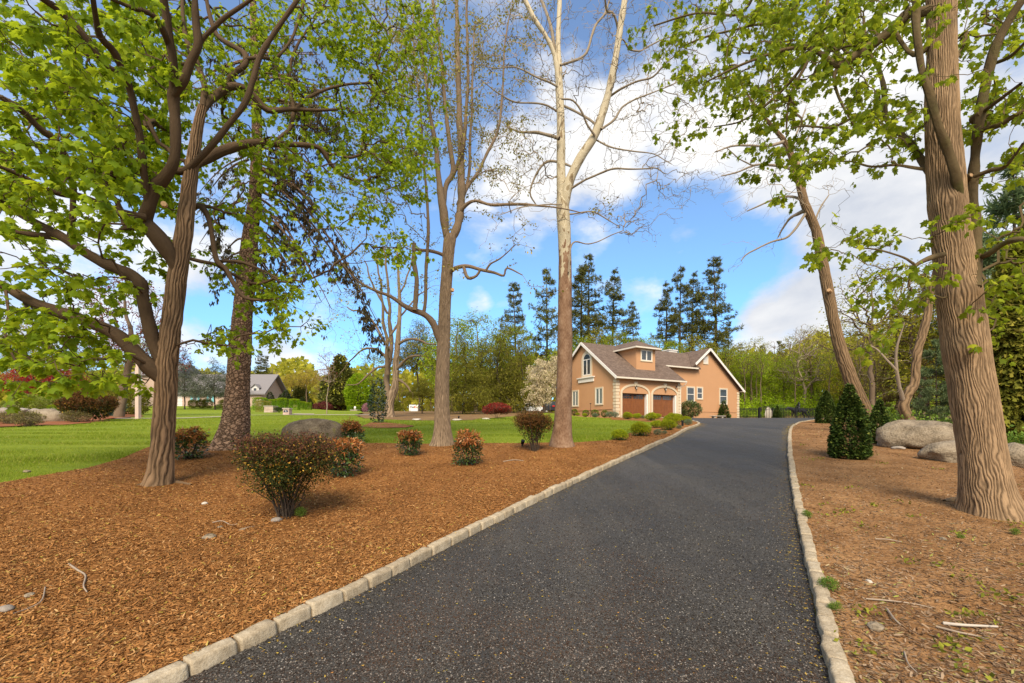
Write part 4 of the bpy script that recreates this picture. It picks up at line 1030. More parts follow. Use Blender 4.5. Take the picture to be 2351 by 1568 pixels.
rv = [(.0, 0, 1.36), (-.02, 0, 1.62), (-.04, 0, 1.86), (-.05, 0, 1.97), (-.07, 0, 2.12), (-.05, .18, 1.82), (-.14, .24, 1.58), (-.36, .14, 1.50), (-.05, -.18, 1.82), (-.14, -.24, 1.58), (-.36, -.14, 1.50), (-.20, .24, 1.20), (-.12, .30, .86), (-.22, .30, .76), (-.20, -.24, 1.20), (-.12, -.30, .86), (-.22, -.30, .76)]
re_ = [(0, 1), (1, 2), (2, 3), (3, 4), (2, 5), (5, 6), (6, 7), (2, 8), (8, 9), (9, 10), (0, 11), (11, 12), (12, 13), (0, 14), (14, 15), (15, 16)]
skin('rider_figure', rv, re_, [.15, .13, .14, .06, .11, .07, .05, .04, .07, .05, .04, .09, .065, .05, .09, .065, .05], M['bronze'], horse, 2, 0)
# white slab rock and the small seated figure in front of it
q = W(3075 / 1.7422, 968, 54.5); slabr = None
cx_ = (3071 / 1.7422 - CX) / FO * 54.5; fig = thing('child_statue', 'small dark bronze child figure by the pale standing rock behind the gate', 'statue', (cx_ - .0 + .35, 53.4, zt1(cx_ + .35, 53.4)))
fv = [(0, 0, .38), (0, 0, .58), (.02, 0, .72), (.03, 0, .84), (-.16, -.1, .5), (.18, -.06, .52), (-.16, -.22, .36), (-.2, -.2, .05), (.14, -.2, .34), (.16, -.22, .05), (-.3, -.2, .55)]
skin('figure', fv, [(0, 1), (1, 2), (2, 3), (1, 4), (1, 5), (0, 6), (6, 7), (0, 8), (8, 9), (4, 10)], [.11, .11, .055, .10, .05, .05, .07, .05, .07, .05, .04], M['bronze'], fig, 2, 0)
# ------------------------------------------------------------------ hero trees
def cells_points(rows, x0, y0, step, kpc, depth, rng, Yref, sig=.16, per=4):
    """density rows (0-9) per survey cell -> clustered foliage anchors in metres"""
    out = []
    for j, row in enumerate(rows):
        for i, d in enumerate(row):
            n = rng.poisson(d * kpc / per)
            for _ in range(n):
                x = x0 + (i + rng.random()) * step; y = y0 + (j + rng.random()) * step
                lo, hi = depth(x, y); Y = rng.uniform(lo, hi)
                keep = (Y / Yref) ** 2
                m = rng.poisson(per * min(keep, 3))
                c = W(x, y, Y)
                for _ in range(m): out.append(c + rng.normal(0, 1, 3) * np.array([sig, sig, sig * .45]) * (Y / Yref) ** .5)
    return np.array(out).reshape(-1, 3)
def leaf_tufts(mb, P, Dr, rng, n, smin, smax, shape=MAPLE, faces=MAPLE_F, el=(15, 65), spread=.05, fold=.28, curl=.35):
    """whorls of drooping leaves round each twig end"""
    k = rng.integers(n[0], n[1] + 1, len(P)); I = np.repeat(np.arange(len(P)), k); N = len(I)
    az = rng.random(N) * 2 * PI; e = np.radians(rng.uniform(el[0], el[1], N))
    D = np.stack([np.cos(az) * np.cos(e), np.sin(az) * np.cos(e), -np.sin(e)], 1) + .35 * Dr[I]
    A = P[I] + unit(D) * rng.uniform(.2, 1, N)[:, None] * spread + rng.normal(0, spread * .5, (N, 3))
    leaves(mb, A, D, rng.uniform(smin, smax, N), shape, faces, fold, rng, curl=curl, jit=.35)

def world_part(mb, name, mat, root, smooth=True):
    off = np.array(root.location)
    for i in range(len(mb.V)): mb.V[i] = mb.V[i] - off
    return mb.build(name, M[mat], root, smooth=smooth)

# --- the spreading maple at left
mp = Tree(3, 60000); rng = mp.rng
base = GP(365, 1112, MO); Y0 = base[1]
trunk_rows = [(362, 1125, 31), (366, 1100, 30), (371, 1046, 28.5), (379, 923, 26.5), (384, 823, 26.5), (396, 723, 25), (409, 623, 24), (424, 523, 21), (436, 420, 18), (447, 340, 15), (455, 290, 13), (465, 245, 11)]
TR = crom(pts(trunk_rows, Y0, Y0 + .12), .02)
mp.limb(pts(trunk_rows, Y0, Y0 + .12), .1, draw=False)
def L(rows, Ya, Yb, wob=.03, ds=.07, T=mp): T.limb(pts(rows, Ya, Yb), ds, wob)
L([(388, 900, 9), (372, 872, 16), (350, 850, 18.5), (313, 813, 17), (267, 770, 15), (200, 738, 13.5), (133, 714, 12), (67, 689, 11), (0, 653, 10), (-80, 628, 8), (-200, 600, 5)], Y0 + .06, 6.3)
L([(386, 870, 9), (374, 835, 15), (356, 795, 17.5), (341, 736, 17), (327, 673, 16), (318, 644, 15), (283, 624, 13), (233, 602, 12), (183, 573, 11), (143, 545, 10), (83, 513, 9), (0, 466, 8), (-90, 420, 6)], Y0 + .06, 6.2)
L([(143, 545, 8), (67, 536, 6), (0, 525, 5), (-80, 520, 4)], 6.5, 6.2)
L([(160, 556, 9), (168, 500, 9), (165, 416, 8.5), (150, 367, 8), (127, 326, 8), (93, 300, 7), (60, 267, 7), (27, 240, 7), (-40, 205, 5)], 6.6, 5.4)
L([(412, 660, 9), (404, 615, 15), (390, 580, 17), (365, 543, 18), (335, 507, 19), (342, 480, 19), (360, 433, 19), (383, 407, 18), (402, 367, 14), (403, 300, 13), (398, 233, 14), (399, 207, 13)], Y0 + .08, 6.2)
L([(399, 215, 12), (397, 150, 10), (387, 93, 10), (377, 33, 10), (369, -20, 9), (362, -90, 7)], 6.2, 5.6)
L([(399, 218, 12), (420, 190, 12), (437, 143, 12), (455, 102, 11), (450, 50, 9), (448, 0, 8), (446, -80, 6)], 6.2, 5.9)
L([(455, 105, 8), (483, 73, 7), (513, 40, 7), (567, 0, 6), (620, -40, 5)], 6.1, 5.9)
L([(395, 120, 8), (380, 78, 7), (350, 33, 6), (300, 17, 5), (240, -10, 4)], 6.1, 5.2)
L([(340, 470, 10), (333, 400, 10), (322, 300, 9), (303, 215, 9), (283, 167, 8.5), (260, 117, 8), (230, 83, 8), (220, 33, 7), (213, -30, 6)], 6.5, 5.0)
L([(334, 500, 9), (267, 483, 9), (187, 452, 8), (120, 440, 6), (40, 400, 5), (-40, 370, 4)], 6.5, 5.2)
L([(283, 170, 7), (240, 150, 6), (200, 90, 7), (140, 25, 8), (90, -10, 7)], 5.5, 4.8)
L([(445, 385, 10), (483, 360, 13), (534, 340, 12), (584, 328, 10), (634, 331, 8), (684, 333, 7), (734, 340, 6), (760, 377, 4), (790, 405, 3), (830, 415, 2)], Y0 + .4, 8.6)
L([(625, 331, 6), (664, 293, 6), (677, 250, 6), (717, 220, 5), (784, 197, 4), (850, 190, 3)], 7.9, 8.8)
L([(677, 255, 5), (664, 200, 5), (667, 150, 4), (684, 100, 4), (717, 50, 3), (750, 0, 3)], 8.2, 8.6)
L([(392, 390, 9), (425, 392, 10), (460, 363, 9), (494, 327, 9), (520, 293, 8), (560, 240, 8), (580, 183, 8), (597, 127, 8), (634, 67, 7), (684, 0, 6), (720, -50, 4)], 6.8, 6.6)
L([(462, 262, 10), (480, 235, 11), (500, 217, 11), (527, 200, 10), (560, 203, 8), (587, 227, 8), (617, 253, 7), (667, 250, 6), (734, 253, 4), (790, 250, 3)], Y0 + .5, 8.2)
L([(512, 208, 8), (520, 187, 9), (540, 163, 9), (560, 148, 8), (562, 127, 8), (547, 113, 6), (500, 83, 5), (480, 33, 5), (470, -30, 4)], 7.9, 8.2)
L([(562, 135, 5), (600, 133, 5), (634, 133, 5), (667, 93, 4), (680, 60, 4), (700, 0, 3)], 8.0, 8.5)
L([(430, 480, 6), (460, 473, 7), (478, 505, 6), (486, 550, 6), (497, 600, 6), (517, 617, 5), (534, 650, 5), (560, 683, 4), (600, 690, 3), (634, 687, 2)], Y0 + .4, 7.0)
L([(497, 600, 4), (540, 600, 4), (580, 610, 3), (640, 640, 2)], 7.3, 7.0)
L([(465, 245, 9), (470, 200, 8), (455, 150, 7), (430, 90, 6), (420, 30, 5), (415, -40, 4)], Y0 + .5, 8.0)
L([(55, 690, 5), (70, 730, 4), (95, 780, 4), (150, 830, 3), (200, 850, 2)], 6.6, 6.0)
L([(10, 655, 5), (20, 720, 4), (15, 780, 4), (50, 850, 3)], 6.4, 5.8)
dens_m = [[8, 8, 8, 7, 4, 5, 5, 6, 6, 4.5], [9, 9, 8, 7, 4, 4, 4, 5, 6, 5], [8, 9, 9, 8, 4, 3.2, 3.4, 4.5, 6, 5], [7, 8, 9, 8, 4, 3.2, 3.4, 5, 6, 6.5], [6, 8, 9, 6, 2.2, 3.5, 3.2, 2.5, 4, 7], [4.5, 5, 5.5, 3.4, 1.4, 3.5, 3, 1.4, 1.2, 4], [4.5, 4.5, 4, 3, .6, 4, 5, 2.5, 0, 0], [6, 6, 3.5, 1.6, .6, 2.2, 5, 1.5, 0, 0], [6, 5, 1.5, 0, 0, 0, 0, 0, 0, 0]]
def mdepth(x, y):
    if x < 300: return (4.6, 8.2)
    if 330 < x < 720 and y < 560: return (7.2, 10.5)
    if x < 620: return (6.4, 9.2)
    return (7.2, 10.5) if y < 520 else (6.4, 8.2)
A = cells_points(dens_m, 0, 0, 100, 7.0, mdepth, rng, 6.5)
A2 = cells_points([[5] * 13] * 2, -300, -200, 100, 1.6, lambda x, y: (4.5, 9.5), rng, 6.5)
A3 = cells_points([[6] * 3] * 8, -300, 0, 100, 2.0, lambda x, y: (4.5, 8.5), rng, 6.5)
A = np.concatenate([A, A2, A3])
mp.grow(np.concatenate([A, mp.ends(6, 0.5)]), .16, .45, .06, .45, maxd=3.2, droop=-.2, noroot=1.9)
maple = thing('maple_tree', 'spreading maple with dark forking limbs and drooping bright green leaves, nearest the left edge', 'tree', tuple(base))
mb = MB(); hero_trunk(mb, TR, 260, .020, 17, 2.6, 4, flare=(.10, .16)); world_part(mb, 'trunk', 'maple_bark', maple)
world_part(mp.wood(MB(), .0030, .44, 4, hl=.45), 'branches', 'maple_limb_bark', maple)
tp, td = mp.tip_arrays()
mb = MB(); xs_ = tp[:, 0] / tp[:, 1] * FO + CX; nr = xs_ < 430
leaf_tufts(mb, tp[nr], td[nr], rng, (5, 8), .062, .118, el=(5, 65), spread=.055); leaf_tufts(mb, tp[~nr], td[~nr], rng, (5, 9), .042, .080, el=(5, 70), spread=.06)
world_part(mb, 'foliage', 'maple_leaf', maple, False)
stub = MB(); p = W(378, 471, 6.3); stub.cyl(p, p + np.array([.02, -.045, .0]), .040, .036, 14); world_part(stub, 'cut_stub', 'cut_wood', maple)
rt = MB()
for a, b, c in (((372, 1108), (405, 1108), (440, 1113)), ((352, 1108), (330, 1112), (312, 1116))):
    P_ = np.array([np.r_[GP(q[0], q[1], MO + .005), .05 - .016 * i] for i, q in enumerate((a, b, c))]); Q = crom(P_, .04); rt = MB(); tubes(rt, Q[None, :, :3], Q[None, :, 3], 8); world_part(rt, 'root', 'maple_bark', maple)

# --- old spruce behind it, flaking bark, drooping half dry boughs
sp = Tree(8, 60000); rng = sp.rng
base = GP(530, 1030, MO); YS_ = base[1]
rows = [(530, 1036, 40), (534, 1010, 37), (539, 985, 34), (543, 950, 31.5), (545, 900, 28.5), (550, 823, 27), (557, 723, 24), (567, 623, 22), (575, 540, 19), (584, 467, 16), (588, 400, 14.5), (590, 300, 12), (586, 180, 10), (582, 60, 8), (580, -60, 6)]
TR = crom(pts(rows, YS_), .03); sp.limb(pts(rows, YS_), .15, draw=False)
for (x, y, dx, dy, n) in [(590, 395, 190, 170, 5), (588, 330, 170, 90, 4), (580, 470, 160, 200, 5), (575, 530, 120, 120, 4), (592, 250, 200, 60, 4), (570, 600, 90, 100, 3), (560, 440, -90, 90, 3), (570, 370, -120, 90, 3), (590, 180, 150, 20, 4), (556, 545, -70, 60, 2), (600, 420, 260, 330, 4), (585, 120, -140, 60, 4), (585, 100, 170, 0, 4)]:
    for k in range(n):
        Yk = YS_ + rng.uniform(-1.6, 1.6); f = rng.uniform(.6, 1.15); y_ = y + rng.uniform(-30, 30)
        sp.limb(pts([(x, y_, 3.2, YS_), (x + dx * .35 * f, y_ + dy * .18 * f, 2.4, YS_ + (Yk - YS_) * .4), (x + dx * .7 * f, y_ + dy * .55 * f, 1.6, YS_ + (Yk - YS_) * .8), (x + dx * f, y_ + dy * f, .8, Yk)], YS_), .12, .05)
T_ = []
for Q in sp.limbs:
    for _ in range(int(len(Q) * 2.2)):
        q = Q[rng.integers(len(Q) // 4, len(Q))]; T_.append(q[:3] + np.array([rng.normal(0, .10), rng.normal(0, .10), -abs(rng.normal(0, .42)) - .05]))
sp.grow(np.array(T_), .1, .2, .05, .2, maxd=1.6, noroot=3)
spruce = thing('spruce_tree', 'old spruce with thick flaking trunk and thin drooping half dry boughs behind the maple', 'tree', tuple(base))
mb = MB(); hero_trunk(mb, TR, 200, .036, 19, 13.0, 14, flare=(.10, .35), style='scale'); world_part(mb, 'trunk', 'spruce_bark', spruce)
world_part(sp.wood(MB(), .0020, .4, 3), 'branches', 'spruce_bark', spruce)
tp, td = sp.tip_arrays(); I = np.array(sp.links); S0 = sp.pos[I[:, 2]]
Pn = np.concatenate([tp + (S0 - tp) * f + rng.normal(0, .02, tp.shape) for f in np.linspace(0, 1, 9)])
keep = vnoise(Pn * .9, 5) > .42; Pn = Pn[keep]
mb = MB(); leaves(mb, np.repeat(Pn, 2, 0), np.concatenate([rng.normal(0, .45, (len(Pn) * 2, 2)), -np.ones((len(Pn) * 2, 1))], 1), rng.uniform(.05, .13, len(Pn) * 2), LANCE, DIAM_F, .1, rng)
world_part(mb, 'foliage', 'dry_spruce', spruce, False)

# --- tall tulip tree with forked stem and small yellow buds
tu = Tree(12, 60000); rng = tu.rng
base = GP(1016, 1022, MO); YT = base[1]
LT = lambda rows, a=None, b=None, wob=.05: tu.limb(pts([(r[0], r[1], r[2] * .74) for r in rows], a or YT, b or a or YT), .1, wob)
rows = [(1015, 1030, 19), (1016, 1010, 18), (1016, 970, 17), (1015, 900, 16.5), (1017, 840, 15.5), (1019, 770, 14.5), (1022, 690, 13.5), (1027, 620, 13), (1030, 575, 13.5), (1034, 540, 14)]
TR = crom(pts(rows, YT), .03); tu.limb(pts(rows, YT), .15, draw=False)
LT([(1033, 560, 10), (1046, 530, 13), (1054, 500, 13), (1060, 433, 12), (1059, 367, 11), (1056, 300, 10), (1054, 233, 9), (1051, 167, 8), (1049, 100, 7), (1047, 0, 6), (1046, -90, 4)])
LT([(1031, 565, 9), (1022, 525, 12), (1017, 490, 12), (1013, 462, 11), (1004, 400, 9), (999, 317, 7), (984, 233, 5.5), (970, 133, 4), (960, 33, 3.5), (954, -40, 3)], YT, YT - .5)
LT([(1017, 480, 8), (1024, 425, 8), (1040, 393, 8), (1031, 317, 6.5), (1022, 233, 5.5), (1014, 133, 5), (997, 33, 4), (990, -40, 3)], YT, YT + .6)
LT([(1042, 400, 6), (1058, 360, 7), (1067, 327, 6), (1074, 200, 5), (1072, 100, 4), (1074, 0, 3.5), (1080, -60, 3)], YT, YT - .8)
LT([(1050, 505, 7), (1071, 433, 6), (1101, 393, 5), (1121, 350, 4.5), (1144, 293, 4), (1155, 200, 3), (1160, 100, 2.5), (1175, 20, 2)], YT, YT + .8)
LT([(1048, 500, 7), (1067, 473, 6), (1091, 460, 5), (1137, 470, 5), (1217, 472, 4), (1280, 475, 2.5), (1340, 490, 1.5)], YT, YT - .9)
LT([(1028, 640, 8), (1039, 620, 7), (1067, 611, 6.5), (1101, 618, 5.5), (1134, 626, 5), (1156, 633, 4), (1164, 615, 3), (1200, 630, 2)], YT, YT - .7)
LT([(1064, 612, 5), (1074, 638, 5), (1094, 633, 4.5), (1103, 618, 4)], YT - .2, YT - .4, .0)
LT([(1115, 622, 3.5), (1127, 605, 3), (1151, 590, 2.2), (1185, 560, 1.5)], YT - .5, YT - .8)
LT([(1014, 800, 8), (1004, 768, 10), (991, 740, 10), (971, 720, 9), (944, 710, 9), (924, 700, 7), (894, 680, 5.5), (861, 666, 4.5), (818, 640, 3), (780, 600, 2)], YT, YT - .9)
LT([(952, 713, 8), (954, 680, 7.5), (956, 640, 7), (951, 600, 6.5), (950, 560, 6.5)], YT - .5, YT - .5)
LT([(1018, 586, 6), (1000, 580, 6), (984, 576, 6), (966, 574, 5.5), (950, 570, 5)], YT, YT - .5)
LT([(972, 722, 6), (977, 690, 5.5), (979, 623, 5.5), (984, 523, 5), (976, 400, 4), (965, 250, 3.2), (950, 120, 2.5), (945, 10, 2)], YT - .3, YT - .5)
LT([(1050, 470, 5), (1075, 410, 4.5), (1080, 300, 4), (1085, 180, 3), (1090, 60, 2.5)], YT, YT + .7)
rowsd = [[2, 3, 4, 4, 4, 3, 1], [2, 3, 5, 5, 4, 3, 1], [2, 3, 5, 5, 4, 3, 1], [1, 3, 5, 4, 4, 3, 1], [1, 3, 3, 3, 4, 4, 2], [2, 3, 2, 1, 3, 2, 1], [3, 3, 1, 0, 2, 1, 0]]
A = cells_points(rowsd, 760, 0, 70, 7.5, lambda x, y: (YT - 1.8, YT + 2), rng, YT, .25, 3)
A = np.concatenate([A, cells_points([[3] * 7] * 4, 760, 490, 45, 1.2, lambda x, y: (YT - 1.6, YT + 1.2), rng, YT, .2, 3), cells_points([[3] * 6] * 1, 840, -90, 80, 2, lambda x, y: (YT - 1.8, YT + 2), rng, YT, .25, 3)])
tu.grow(np.concatenate([A, tu.ends(6, 0.8)]), .22, .8, .06, .55, maxd=2.6, noroot=2.6)
tulip = thing('tulip_tree', 'tall grey tree with forked straight stem and sparse yellow buds, between spruce and sycamore', 'tree', tuple(base))
mb = MB(); hero_trunk(mb, TR, 220, .014, 38, 5, 24, flare=(.15, .28)); world_part(mb, 'trunk', 'tulip_bark', tulip)
world_part(tu.wood(MB(), .0032, .38, 3, hl=.45), 'branches', 'tulip_bark', tulip)
tp, td = tu.tip_arrays(); I = np.array(tu.links); Pb = np.concatenate([tp, tu.pos[I[:, 3]], tu.pos[I[:, 2]]])
mb = MB(); leaf_tufts(mb, Pb, np.repeat(td, 1, 0)[np.arange(len(Pb)) % len(td)], rng, (2, 5), .04, .085, DIAM, DIAM_F, (-60, 60), .06)
world_part(mb, 'foliage', 'bud_leaf', tulip, False)
st_ = MB(); p = W(1038, 667, YT - .18); st_.cyl(p, p + np.array([.02, -.05, .01]), .05, .045, 12); p = W(1040, 617, YT - .17); world_part(st_, 'cut_stub', 'cut_wood', tulip)

# --- sycamore
sy = Tree(21, 60000); rng = sy.rng
base = GP(1290, 1024, MO); YY = base[1]
LS_ = lambda rows, a=None, b=None, wob=.05, q=.8: sy.limb(pts([(r[0], r[1], r[2] * q) for r in rows], a or YY, b or a or YY), .1, wob)
rows = [(1290, 1032, 24.5), (1290, 1010, 22.5), (1292, 975, 20.5), (1294, 920, 18.8), (1296, 850, 17.6), (1297, 760, 17), (1297, 680, 15.8), (1297, 600, 14.8), (1295, 530, 15.2), (1292, 480, 15.5), (1290, 445, 12), (1288, 400, 10.5), (1288, 333, 10), (1287, 267, 9.3), (1284, 200, 9), (1283, 150, 7.5), (1281, 100, 6), (1285, 0, 5), (1288, -80, 3.5)]
TR = crom(pts(rows, YY), .03); sy.limb(pts(rows, YY), .15, draw=False)
LS_([(1294, 500, 11), (1300, 440, 14.5), (1314, 400, 14), (1334, 360, 13), (1364, 313, 12.5), (1381, 267, 12), (1397, 213, 11), (1407, 167, 10), (1417, 110, 9.5), (1426, 50, 9), (1434, 0, 8.5), (1442, -80, 6)], YY, YY - .5, 0)
LS_([(1284, 205, 7), (1271, 127, 7.2), (1251, 83, 7), (1224, 43, 7), (1204, 0, 6.5), (1180, -60, 5)], YY, YY - .4)
LS_([(1277, 140, 5), (1265, 67, 4.5), (1251, 20, 4), (1238, -10, 4), (1228, -60, 3)], YY, YY + .5)
for rr in [[(1286, 150, 5), (1331, 133, 5), (1351, 107, 5), (1364, 57, 4.5), (1387, 30, 4), (1400, 5, 3)], [(1421, 80, 5), (1407, 30, 5), (1394, 23, 4), (1389, 0, 4), (1385, -50, 3)], [(1416, 112, 5), (1431, 90, 4), (1447, 113, 4), (1467, 117, 4), (1501, 100, 3.2), (1568, 83, 2.5), (1640, 60, 2)],
           [(1397, 223, 5), (1427, 203, 4.5), (1467, 187, 4), (1501, 177, 3.5), (1534, 143, 3), (1570, 120, 2)], [(1380, 297, 5), (1407, 277, 4.5), (1424, 247, 4), (1451, 230, 3.2), (1501, 210, 2.5), (1568, 180, 2)], [(1372, 295, 5), (1358, 280, 5), (1334, 263, 5), (1304, 247, 5), (1292, 240, 5)],
           [(1366, 312, 5), (1350, 285, 4.5), (1340, 262, 4), (1318, 232, 4), (1290, 228, 4)], [(1284, 318, 8), (1257, 310, 7), (1231, 303, 6.5), (1210, 303, 5), (1187, 302, 4), (1160, 290, 2.5)], [(1284, 258, 4.5), (1244, 242, 4), (1184, 237, 3.5), (1144, 217, 2.5), (1110, 190, 2)],
           [(1281, 200, 4.5), (1227, 177, 4), (1184, 155, 3.2), (1134, 160, 2.2), (1100, 150, 1.5)], [(1318, 385, 5), (1290, 376, 5), (1257, 373, 5), (1231, 400, 4), (1217, 443, 3.2), (1231, 473, 2.5)], [(1308, 435, 4.5), (1351, 413, 4.2), (1401, 393, 4), (1451, 388, 3.2), (1501, 387, 2.6), (1530, 400, 2)],
           [(1300, 492, 3.5), (1351, 483, 3), (1384, 497, 2.5), (1420, 520, 1.5)], [(1305, 625, 3), (1314, 560, 3), (1351, 562, 2.4), (1390, 545, 2), (1430, 530, 1.4)], [(1366, 320, 4), (1407, 337, 3.5), (1451, 345, 3), (1501, 353, 2.2), (1540, 375, 1.5)], [(1290, 470, 3), (1250, 468, 2.5), (1200, 475, 2), (1150, 490, 1.4)]]:
    LS_(rr, YY - rng.uniform(-.1, .3), YY + rng.uniform(-1.4, 1.4), .07, .62)
rowsd = [[2, 3, 4, 3, 4, 4, 4, 3, 2], [3, 4, 4, 3, 4, 4, 4, 3, 2], [3, 4, 4, 3, 4, 5, 4, 4, 2], [3, 5, 5, 3, 3, 5, 5, 4, 3], [2, 4, 5, 3, 2, 4, 5, 5, 3], [2, 3, 4, 3, 2, 4, 5, 4, 2], [2, 4, 4, 2, 2, 3, 4, 4, 2], [1, 3, 3, 1, 2, 3, 3, 3, 1], [0, 1, 2, 1, 2, 3, 3, 1, 0]]
A = cells_points(rowsd, 1080, -20, 62, 7.5, lambda x, y: (YY - 1.8, YY + 1.8), rng, YY, .25, 3)
sy.grow(np.concatenate([A, sy.ends(6, 0.9)]), .18, .5, .11, .35, maxd=2.2, droop=.25, noroot=4.0)
syc = thing('sycamore_tree', 'tall sycamore with flaking brown and cream bark and bare crooked branches left of the house', 'tree', tuple(base))
mb = MB(); hero_trunk(mb, TR, 140, .016, 10, 5.0, 34, flare=(.11, .22), style='noise'); world_part(mb, 'trunk', 'sycamore_bark', syc)
big = Tree(1, 4); big.limbs = [Q for Q in sy.limbs if Q[:, 3].max() > .055]; world_part(big.wood(MB()), 'limbs', 'sycamore_bark', syc)
sy.limbs = [Q for Q in sy.limbs if Q[:, 3].max() <= .055]
world_part(sy.wood(MB(), .0031, .38, 3), 'twigs', 'sycamore_twig', syc)
tp, td = sy.tip_arrays(); mb = MB(); leaf_tufts(mb, tp[::2], td[::2], rng, (1, 2), .02, .045, DIAM, DIAM_F, (-40, 80), .03); world_part(mb, 'foliage', 'olive_haze', syc, False)

# --- big basswood at right
bw = Tree(31, 60000); rng = bw.rng
base = GP(2272, 1180, MO); YB = base[1]
LB = lambda rows, a=None, b=None, wob=.03: bw.limb(pts(rows, a or YB, b or a or YB), .07, wob)
rows = [(2279, 1210, 72), (2276, 1180, 68), (2270, 1150, 64), (2262, 1100, 60.5), (2252, 1023, 57.5), (2237, 923, 57.5), (2222, 823, 56), (2207, 723, 56), (2194, 620, 52), (2181, 523, 46.5), (2170, 400, 46), (2163, 290, 42), (2162, 230, 41), (2162, 115, 37), (2161, 0, 37), (2160, -120, 34)]
TR = crom(pts(rows, YB), .018); bw.limb(pts(rows, YB), .12, draw=False)
YF = YB - .30
suck = Tree(77, 4000)
suck.limb(pts([(2240, 660, 17, YB - .20), (2241, 600, 15, YB - .12), (2239, 523, 14.5, YB - .05), (2233, 450, 14, YB), (2234, 400, 13.5, YB), (2246, 283, 13, YB - .1), (2265, 187, 12.5, YB - .2), (2285, 110, 11, YB - .3), (2315, 50, 10, YB - .4), (2350, -5, 9, YB - .5), (2400, -80, 7, YB - .6)], YB), .05, .01)
suck.limb(pts([(2208, 500, 7, YB - .02), (2203, 455, 11, YB - .12), (2195, 405, 14, YB - .21), (2176, 345, 14, YF + .05), (2155, 290, 12.5, YF - .02), (2134, 217, 12, YF - .05), (2115, 160, 11, YF - .05), (2105, 83, 10.5, YF - .1), (2103, 25, 10, YF - .1), (2108, -60, 8, YF - .2)], YF), .05, .01)
for rr, b_ in [([(2235, 405, 4), (2275, 390, 5), (2305, 385, 4), (2330, 360, 3), (2351, 330, 3)], -.6), ([(2250, 300, 7), (2290, 290, 6), (2330, 265, 5), (2380, 240, 4)], -.5), ([(2255, 260, 5), (2300, 225, 4), (2345, 190, 3)], -.8), ([(2250, 590, 6), (2270, 585, 6.5), (2305, 560, 7), (2340, 553, 8), (2400, 560, 7)], -.7), ([(2275, 150, 4), (2320, 130, 4), (2360, 90, 3)], -.5)]:
    bw.limb(pts(rr, YB - .1, YB + b_), .06, .02)
LB([(2145, 20, 14), (2115, 27, 12), (2088, 28, 12), (2058, 60, 11.5), (2018, 93, 11), (1968, 127, 10), (1930, 150, 9.5), (1905, 138, 8), (1865, 113, 7), (1830, 110, 5.5), (1780, 120, 4), (1700, 150, 3), (1620, 190, 2)], YB, YB + .9)
LB([(2140, 90, 7), (2110, 122, 7), (2085, 118, 7), (2055, 75, 7)], YB, YB + .2)
LB([(1925, 152, 5), (1918, 175, 4.5), (1924, 210, 4), (1940, 250, 3), (1960, 285, 2)], YB + .7, YB + .5)
LB([(2140, 400, 14), (2121, 375, 11), (2088, 330, 10), (2052, 296, 9), (2031, 264, 8), (2028, 200, 7), (2018, 160, 6.5), (2001, 130, 5.5), (1990, 90, 5), (1985, 40, 4)], YB + .1, YB + 1.4)
LB([(2130, 390, 5), (2060, 378, 3.5), (2000, 382, 3), (1950, 370, 2), (1900, 375, 1.4)], YB + .1, YB + .9)
LB([(2165, 585, 6), (2140, 590, 6), (2108, 604, 5), (2094, 620, 4.5), (2086, 645, 4), (2083, 660, 3)], YB - .15, YB - .5)
LB([(2100, 608, 3.5), (2060, 590, 3), (2010, 575, 2.4), (1960, 570, 1.6)], YB - .4, YB - .6)
LB([(1903, -20, 5), (1896, 20, 4.5), (1878, 73, 4.5), (1852, 143, 4), (1822, 200, 3.5), (1808, 253, 3), (1804, 310, 2)], YB + .6, YB + .5)
LB([(1865, 113, 4), (1820, 180, 3.5), (1760, 240, 3), (1700, 280, 2), (1640, 290, 1.5)], YB + .9, YB + 1.6)
LB([(1850, -60, 5), (1800, 40, 4), (1720, 60, 3), (1640, 80, 2.5), (1560, 110, 2)], YB + 1, YB + 2)
LB([(1750, -60, 4), (1700, 30, 3.5), (1600, 30, 3), (1500, 60, 2)], YB + 1.4, YB + 2.4)
rowsd = [[1.5, 4.5, 5, 6, 7, 7, 6, 1.2, 4, 5], [0, 2.5, 4, 6, 7, 6, 4, .6, 4, 4.5], [0, .8, 2.5, 6, 5, 4, 3, .6, 3, 3], [0, 0, .5, 4.5, 5, 1.6, 1.2, 0, 1.2, 1], [0, 0, 0, .5, .8, .2, 0, 0, .3, 1], [0, 0, 0, 0, 0, 2, 4.5, 2.5, .3, 4], [0, 0, 0, 0, 0, .6, 3.5, 2, 2.5, 5], [0, 0, 0, 0, 0, 0, .4, 0, 1.5, 4]]
def bdepth(x, y):
    if y > 480: return (YB - 1.0, YB + .6) if x < 2150 else (YB - .6, YB + 1.2)
    return (YB + .2, YB + 2.6) if x < 1850 else (YB - .4, YB + 2.2) if x < 2100 else (YB - .6, YB + 1.2)
A = cells_points(rowsd, 1400, 0, 100, 5.5, bdepth, rng, YB, .12, 4)
A = np.concatenate([A, cells_points([[5] * 9] * 2, 1500, -200, 100, 1.5, bdepth, rng, YB), cells_points([[4] * 3] * 7, 2351, 0, 100, 1.5, bdepth, rng, YB)])
for q in [(2130, 70, YF - .05), (2120, 165, YF - .1), (2160, 20, YF - .1), (2225, 490, YB - .5), (1880, 555, YB + .3), (1870, 590, YB + .3)]:
    A = np.concatenate([A, W(*q) + rng.normal(0, .06, (4, 3))])
bw.grow(np.concatenate([A, bw.ends(6, 0.5)]), .18, .45, .07, .4, maxd=2.4, droop=.15, noroot=1.6)
bass = thing('basswood_tree', 'thick furrowed tree trunk with sucker stems and hanging leaves at the right edge', 'tree', tuple(base))
mb = MB(); hero_trunk(mb, TR, 400, .012, 42, 4.2, 44, flare=(.15, .22))
